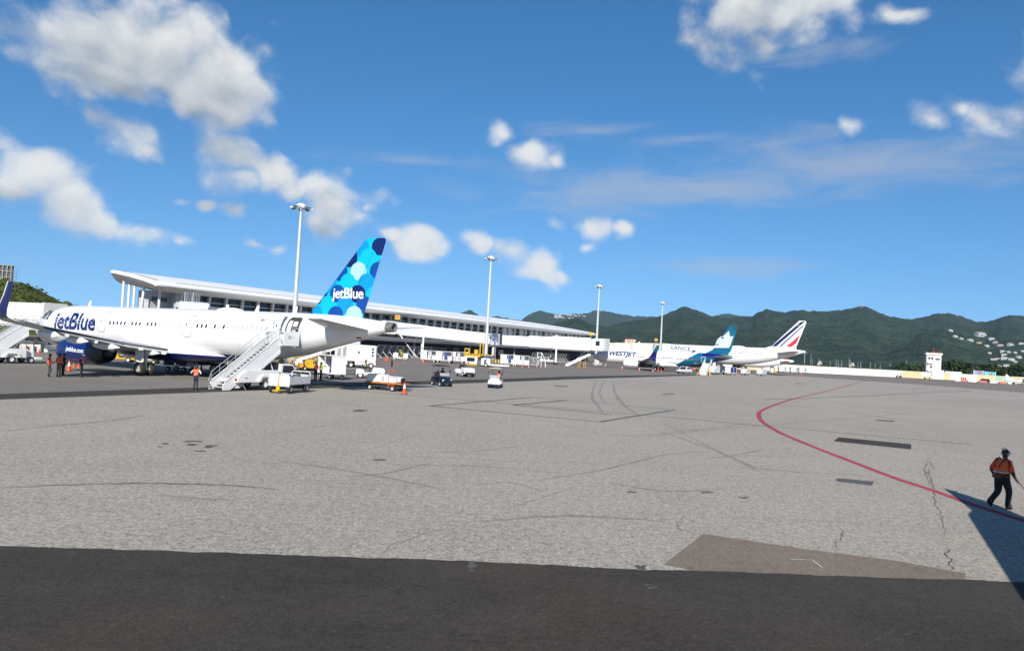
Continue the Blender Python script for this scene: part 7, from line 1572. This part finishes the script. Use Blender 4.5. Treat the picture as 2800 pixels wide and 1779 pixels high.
# ------------------------------------------------------------------ people
def person(label, p, rz, top, vest=None, legs=None, pose=None, hat='cap', H_=1.72, arm=None, grp='ground crew', hatmat=None, hands=False, sleeve=None, seated=False, hair=False, bulk=1.0):
    """One skinned body; vest and hat are children. Local: x forward, y left."""
    t = thing('person', label, 'person', p, rz, grp)
    j = dict(pelvis=(0, 0, .95), waist=(0, 0, 1.10), chest=(.01, 0, 1.32), neck=(0, 0, 1.46), head0=(.015, 0, 1.54), head1=(.02, 0, 1.64), head2=(.015, 0, 1.71),
             shl=(0, .18, 1.40), shr=(0, -.18, 1.40), ell=(-.03, .25, 1.13), elr=(-.03, -.25, 1.13), wrl=(.04, .26, .89), wrr=(.04, -.26, .89), hal=(.06, .26, .80), har=(.06, -.26, .80),
             hpl=(0, .09, .92), hpr=(0, -.09, .92), knl=(.02, .10, .50), knr=(.02, -.10, .50), anl=(-.02, .10, .09), anr=(-.02, -.10, .09), tol=(.15, .12, .04), tor=(.15, -.12, .04), hel=(-.07, .10, .05), her=(-.07, -.10, .05))
    if pose: j.update(pose)
    rad = dict(pelvis=(.155, .125), waist=(.145, .115), chest=(.165, .125), neck=(.058, .058), head0=(.075, .08), head1=(.088, .098), head2=(.06, .068), shl=(.068, .068), shr=(.068, .068), ell=(.047, .047), elr=(.047, .047), wrl=(.032, .034), wrr=(.032, .034), hal=(.026, .042), har=(.026, .042),
               hpl=(.105, .105), hpr=(.105, .105), knl=(.066, .066), knr=(.066, .066), anl=(.05, .055), anr=(.05, .055), tol=(.038, .045), tor=(.038, .045), hel=(.04, .045), her=(.04, .045))
    E_ = [('pelvis', 'waist'), ('waist', 'chest'), ('chest', 'neck'), ('neck', 'head0'), ('head0', 'head1'), ('head1', 'head2'), ('chest', 'shl'), ('chest', 'shr'), ('shl', 'ell'), ('shr', 'elr'), ('ell', 'wrl'), ('elr', 'wrr'), ('wrl', 'hal'), ('wrr', 'har'), ('pelvis', 'hpl'), ('pelvis', 'hpr'), ('hpl', 'knl'), ('hpr', 'knr'), ('knl', 'anl'), ('knr', 'anr'), ('anl', 'tol'), ('anr', 'tor'), ('anl', 'hel'), ('anr', 'her')]
    if bulk != 1.0:
        for q in rad:
            if q[:2] in ('hp', 'kn', 'an', 'pe', 'wa', 'ch', 'sh', 'el'): rad[q] = tuple(r * bulk for r in rad[q])
    k = H_ / 1.72; nm = list(j); ix = {n: i for i, n in enumerate(nm)}
    me = bpy.data.meshes.new('body'); me.from_pydata([tuple(c * k for c in j[n]) for n in nm], [(ix[a], ix[b]) for a, b in E_], [])
    o_ = bpy.data.objects.new('body', me); C.objects.link(o_)
    md = o_.modifiers.new('skin', 'SKIN'); md.use_smooth_shade = True; md.branch_smoothing = .3
    sv = me.skin_vertices[0].data
    for n in nm: sv[ix[n]].radius = tuple(r * k for r in rad[n]); sv[ix[n]].use_root = n == 'pelvis'
    sb = o_.modifiers.new('sub', 'SUBSURF'); sb.levels = 1; sb.render_levels = 1
    dg = bpy.context.evaluated_depsgraph_get(); m2 = bpy.data.meshes.new_from_object(o_.evaluated_get(dg)); m2.name = 'body'
    bpy.data.objects.remove(o_); bpy.data.meshes.remove(me)
    legs = legs or pm('navy trousers', (.012, .015, .03), .8, var=.2); shoes = pm('black shoes', (.01, .01, .01), .5)
    grpm = {'leg': 1, 'shoe': 2, 'top': 0, 'skin': 3, 'sleeve': 4}
    def kindof(a, b):
        s_ = a + b
        if 'to' in a + '' and False: return 'shoe'
        if b in ('tol', 'tor', 'hel', 'her'): return 'shoe'
        if b in ('hpl', 'hpr', 'knl', 'knr', 'anl', 'anr') or (a, b) == ('pelvis', 'waist') and False: return 'leg'
        if b in ('wrl', 'wrr'): return 'sleeve'
        if b in ('hal', 'har', 'head0', 'head1', 'head2'): return 'skin'
        return 'top'
    segs = [(Vector(j[a]) * k, Vector(j[b]) * k, kindof(a, b)) for a, b in E_]
    m2.materials.clear()
    for q in (top, legs, shoes, SKIN, sleeve or top): m2.materials.append(q)
    torso = []
    for f_ in m2.polygons:
        c = f_.center; best = None
        for a, b, kd in segs:
            d = b - a; u = max(0, min(1, (c - a).dot(d) / max(d.length_squared, 1e-9))); ds = (c - (a + d * u)).length
            if kd == 'shoe': ds *= .8
            if best is None or ds < best[0]: best = (ds, kd, u)
        kd = best[1]
        if kd == 'top' and c.z < Vector(j['pelvis']).z * k + .02: kd = 'leg'
        f_.material_index = grpm[kd]
        if kd == 'top' and c.z > Vector(j['waist']).z * k - .12 * k and abs(c.y) < .21 * k and c.z < 1.46 * k: torso.append(f_.index)
    m2.shade_smooth()
    body = bpy.data.objects.new('body', m2); C.objects.link(body); body.parent = t
    if vest:
        bm = bmesh.new(); bm.from_mesh(m2); bm.faces.ensure_lookup_table(); keep = set(torso)
        bmesh.ops.delete(bm, geom=[f_ for f_ in bm.faces if f_.index not in keep], context='FACES'); bm.normal_update()
        for v in bm.verts: v.co += v.normal * .022
        mv = bpy.data.meshes.new('vest'); bm.to_mesh(mv); bm.free(); mv.materials.clear(); mv.materials.append(vest)
        for f_ in mv.polygons: f_.material_index = 0
        vo = bpy.data.objects.new('vest', mv); C.objects.link(vo); vo.parent = t
        zc = j['waist'][2] * k; lean_ = j['waist'][0] * k
        mk('reflective_band', GREYP, vo, lambda b: b.lathe([(zc - .02, .163 * k * bulk), (zc + .02, .165 * k * bulk)], (lean_, 0, 0), 'z', 16))
    hd = Vector(j['head1']) * k
    if hat == 'cap':
        cp = mk('cap', hatmat or BLACK, t, lambda b: b.lathe([(hd.z + .01, .105 * k), (hd.z + .07, .098 * k), (hd.z + .11, .06 * k), (hd.z + .12, .005)], (hd.x - .005, hd.y, 0), 'z', 14), smooth=True)
        mk('peak', hatmat or BLACK, cp, lambda b: b.hexa([(hd.x + .07, hd.y - .07, hd.z + .01), (hd.x + .2, hd.y - .05, hd.z - .005), (hd.x + .2, hd.y + .05, hd.z - .005), (hd.x + .07, hd.y + .07, hd.z + .01), (hd.x + .07, hd.y - .07, hd.z + .03), (hd.x + .2, hd.y - .05, hd.z + .008), (hd.x + .2, hd.y + .05, hd.z + .008), (hd.x + .07, hd.y + .07, hd.z + .03)]))
    elif hat == 'brim':
        mk('hat', hatmat or BLACK, t, lambda b: b.lathe([(hd.z + .0, .21 * k), (hd.z + .03, .20 * k), (hd.z + .035, .11 * k), (hd.z + .11, .09 * k), (hd.z + .13, .005)], (hd.x, hd.y, 0), 'z', 16), smooth=True)
    elif hat == 'hair':
        mk('hair', BLACK, t, lambda b: (b.ball((hd.x - .02, hd.y, hd.z + .02), (.105 * k, .1 * k, .105 * k), 12), b.ball((hd.x - .1, hd.y, hd.z - .08), (.05, .07, .12), 10)), smooth=True)
    mk('nose', SKIN, body, lambda b: b.ball((hd.x + .095 * k, hd.y, hd.z - .03), (.02, .014, .026), 8), smooth=True)
    if hands:
        for sd in ('l', 'r'):
            w_, h_ = Vector(j['wr' + sd]) * k, Vector(j['ha' + sd]) * k; d = (h_ - w_).normalized(); s_ = 1 if sd == 'l' else -1
            side = Vector((1, 0, 0)) if abs(d.x) < .8 else Vector((0, 0, 1)); side = (side - d * side.dot(d)).normalized(); inn = d.cross(side)
            for q in range(4):
                st = h_ + side * (.03 - .02 * q) * k; L_ = (.055, .065, .06, .045)[q] * k; kn = st + d * L_ * .6 + inn * .012; en = kn + d * L_ * .35 + inn * .03 * (1 if sd == 'l' else -1)
                mk('finger', SKIN, body, lambda b: (b.cyl(st, kn, .0095 * k, .009 * k, 6), b.cyl(kn, en, .009 * k, .007 * k, 6)))
            st = w_ + (h_ - w_) * .5 + side * .03 * k; mk('thumb', SKIN, body, lambda b: b.cyl(st, st + side * .03 * k + d * .05 * k, .011 * k, .009 * k, 6))
    return t
ORV = pm('orange safety vest', (1.0, .13, .03), .7, var=.1, scale=8); YEV = pm('yellow safety vest', S(205, 235, 40), .7, var=.1, scale=8)
NAVS = pm('navy shirt', (.012, .014, .028), .8, var=.2); WHS = pm('white shirt', (.55, .55, .57), .8, var=.08); REDS = pm('red shirt', S(178, 40, 36), .8, var=.15); BLKS = pm('black shirt', (.012, .012, .013), .8, var=.2); ORS = pm('orange shirt', (.85, .075, .02), .8, var=.1)
BLKT = pm('black trousers', (.010, .010, .012), .85, var=.2)
# woman with hands on hips, seen from behind
person('woman in orange vest and white shirt, hands on hips, left of the stairs truck', G(534, 1066), R_(78), WHS, ORV, None,
       dict(ell=(-.06, .42, 1.16), elr=(-.06, -.42, 1.16), wrl=(.04, .22, 1.03), wrr=(.04, -.22, 1.03), hal=(.09, .17, 1.00), har=(.09, -.17, 1.00), anl=(-.02, .12, .09), anr=(-.02, -.12, .09), tol=(.13, .17, .04), tor=(.13, -.17, .04)), 'hair', 1.68, sleeve=SKIN)
# crew around the navy engine
person('worker in orange vest with bent leg, leftmost of the crew at the navy engine', G(132, 1030), R_(25), ORS, ORV, pm('grey trousers', (.045, .043, .045), .85), dict(knr=(.16, -.08, .52), anr=(.0, -.03, .14), tor=(.12, -.02, .05), her=(-.05, -.03, .12), ell=(.02, .24, 1.13), wrl=(.18, .15, 1.02), hal=(.24, .1, 1.02)), 'cap', 1.70)
person('worker in wide brimmed black hat and orange vest left of the big cone', G(159, 1031), R_(80), ORS, ORV, BLKT, dict(wrl=(.16, .2, .98), wrr=(.16, -.2, .98), hal=(.22, .16, .98), har=(.22, -.16, .98)), 'brim', 1.76)
person('worker in dark clothes half hidden behind the one with the wide hat', G(171, 1027), R_(60), BLKS, None, BLKT, None, 'cap', 1.70)
person('worker in white cap and orange vest standing before the navy engine', G(221, 1031), R_(15), NAVS, ORV, None, dict(wrl=(.2, .2, 1.0), hal=(.27, .16, 1.02), wrr=(.14, -.24, .93), har=(.2, -.22, .9)), 'cap', 1.74, hatmat=ACWHITE)
# marshaller walking at the right
walk = dict(pelvis=(.0, 0, .93), waist=(.03, 0, 1.09), chest=(.06, 0, 1.31), neck=(.09, 0, 1.45), head0=(.12, 0, 1.53), head1=(.135, 0, 1.62), head2=(.12, 0, 1.70),
            shl=(.05, .19, 1.39), shr=(.05, -.20, 1.39), ell=(-.10, .27, 1.14), wrl=(-.02, .25, .98), hal=(.03, .22, .94), elr=(.10, -.26, 1.12), wrr=(.24, -.25, .92), har=(.30, -.25, .85),
            knl=(.02, .10, .50), anl=(-.30, .10, .20), tol=(-.20, .11, .06), hel=(-.38, .10, .20), knr=(.20, -.10, .52), anr=(.14, -.10, .09), tor=(.31, -.12, .04), her=(.08, -.10, .05), hpl=(-.01, .095, .9), hpr=(.02, -.095, .9))
wp = G(2735, 1391)
wk = person('marshaller in orange vest and black cap walking with a wand on the red line', wp, R_(14), ORS, ORV, BLKT, walk, 'cap', 1.76, hands=True, sleeve=SKIN, bulk=1.42)
k = 1.76 / 1.72
mk('backpack_strap', BLACK, wk, lambda b: (b.tube([(-.17, -.05, 1.2 * k), (-.15, -.10, 1.36 * k), (.04, -.13, 1.49 * k), (.24, -.11, 1.34 * k), (.22, -.08, 1.15 * k)], .018, 5), b.tube([(-.17, .05, 1.2 * k), (-.15, .10, 1.36 * k), (.04, .13, 1.49 * k), (.24, .11, 1.34 * k), (.22, .08, 1.15 * k)], .018, 5)))
mk('ear_defender', GREYP, wk, lambda b: (b.cyl((.13, -.09, 1.61 * k), (.13, -.125, 1.61 * k), .04, n=12))); mk('ear_defender', GREYP, wk, lambda b: b.cyl((.13, .09, 1.61 * k), (.13, .125, 1.61 * k), .04, n=12))
mk('headband', BLACK, wk, lambda b: b.tube([(.13, -.11, 1.64 * k), (.09, -.08, 1.75 * k), (.08, 0, 1.785 * k), (.09, .08, 1.75 * k), (.13, .11, 1.64 * k)], .01, 5)); mk('hip_bag', BLACK, wk, lambda b: b.bb(-.19, -.12, -.15, .15, .92, 1.06), bevel=.02)
mk('belt', REDP, wk, lambda b: b.lathe([(.965 * k, .225), (.985 * k, .225)], (.0, 0, 0), 'z', 16))
hp = wk.matrix_basis @ (Vector(walk['har']) * k)
t = thing('marshalling_wand', 'dark red marshalling wand held in the walking marshaller\'s right hand', 'wand', hp, R_(14))
mk('grip', BLACK, t, lambda b: b.cyl((-.03, 0, .04), (.07, 0, -.05), .016, n=8)); mk('tube', pm('wand dark red', S(110, 45, 40), .4), t, lambda b: b.cyl((.07, 0, -.05), (.30, 0, -.24), .014, n=8))
# loading crew under the tail
person('loader in yellow vest reaching into the covered baggage cart', G(876, 1040), R_(-10), BLKS, YEV, BLKT, dict(ell=(.2, .22, 1.33), wrl=(.42, .2, 1.36), hal=(.5, .2, 1.36)), 'hair', 1.72)
person('loader in red shirt left of the one in the yellow vest', G(862, 1040), R_(150), REDS, None, BLKT, dict(wrl=(.2, .2, 1.0), wrr=(.2, -.2, 1.0), hal=(.28, .16, 1.0), har=(.28, -.16, 1.0)), 'hair', 1.74)
person('loader in orange vest in the shade beyond the stairs truck cab', G(828, 1030), R_(200), NAVS, ORV, BLKT, None, 'cap', 1.70)
person('loader in maroon shirt just right of the stairs truck cab', G(797, 1034), R_(120), pm('maroon shirt', S(120, 40, 46), .8), None, BLKT, None, 'cap', 1.70)
person('worker in lime vest whose head shows above the stairs truck cab', G(768, 1020), R_(100), BLKS, YEV, BLKT, None, 'cap', 1.76, hatmat=pm('lime cap', S(210, 230, 60), .7))
# drivers
def seat(t, x, y, z): return t.matrix_basis @ Vector((x, y, z))
SIT = dict(pelvis=(0, 0, .30), waist=(0, 0, .46), chest=(.02, 0, .68), neck=(.03, 0, .82), head0=(.05, 0, .90), head1=(.055, 0, 1.0), head2=(.05, 0, 1.07), shl=(.02, .18, .76), shr=(.02, -.18, .76), ell=(.15, .24, .56), elr=(.15, -.24, .56), wrl=(.36, .16, .62), wrr=(.36, -.16, .62), hal=(.44, .13, .64), har=(.44, -.13, .64),
           hpl=(.02, .09, .28), hpr=(.02, -.09, .28), knl=(.42, .12, .30), knr=(.42, -.12, .30), anl=(.48, .12, -.06), anr=(.48, -.12, -.06), tol=(.62, .12, -.10), tor=(.62, -.12, -.10), hel=(.43, .12, -.10), her=(.43, -.12, -.10))
def sit(label, veh, x, y, z, rz, *a, **kw):
    person(label, seat(veh, x, y, z), rz, *a, **kw)
sit('driver in yellow vest on the tractor left of the tank cart', tugA, -.5, 0, .86, R_(12), BLKS, YEV, BLKT, SIT, 'hair', 1.72)
sit('driver in dark shirt on the tractor between the golf carts', tugB, -.5, .15, .86, R_(-62), pm('grey shirt', (.07, .075, .09), .8), None, BLKT, SIT, 'cap', 1.70)
gc = [o for o in C.objects if o.name.startswith('golf_cart') and o.parent is None]
sit('driver in black behind the wheel of the navy golf cart', gc[0], -.3, .22, .64, R_(-58), BLKS, None, BLKT, SIT, 'hair', 1.72)
sit('driver in orange vest at the side of the white golf cart', gc[1], -.3, .30, .64, R_(-98), BLKS, ORV, BLKT, SIT, 'hair', 1.70)
# crew at the teal tailed jet
person('worker in orange vest beside the white pickup at the teal tailed jet', G(1898, 1022), R_(60), ORS, ORV, pm('teal trousers', S(40, 110, 110), .8), None, 'cap', 1.72)
person('worker in lime vest at the foot of the narrow boarding stairs', G(1913, 1025), R_(20), BLKS, YEV, BLKT, None, 'cap', 1.72)
person('distant worker in orange beside the tall white maintenance steps', dn(DY(2088, 1014, 300)), 0, ORS, ORV, BLKT, None, 'cap', 1.72)
person('second distant worker in orange nearer the row of cage carts', dn(DY(2083, 1014, 302)), 1, ORS, None, BLKT, None, 'cap', 1.72)

# ------------------------------------------------------------------ air
hz = MB(); hz.bb(-7500, 7500, -300, 7600, -8, 620)
ho = hz.build('haze', [], None); ho['kind'] = 'stuff'; ho['label'] = 'thin blue haze hanging over the whole airfield'
hm = bpy.data.materials.new('haze'); hm.use_nodes = True; ht = hm.node_tree; ht.nodes.clear()
hv = nd(ht, 'ShaderNodeVolumePrincipled'); hv.inputs['Color'].default_value = (.50, .74, 1.0, 1); hv.inputs['Density'].default_value = 3.6e-5; hv.inputs['Anisotropy'].default_value = 0.0
hout = nd(ht, 'ShaderNodeOutputMaterial'); ht.links.new(hv.outputs[0], hout.inputs['Volume'])
ho.data.materials.append(hm)
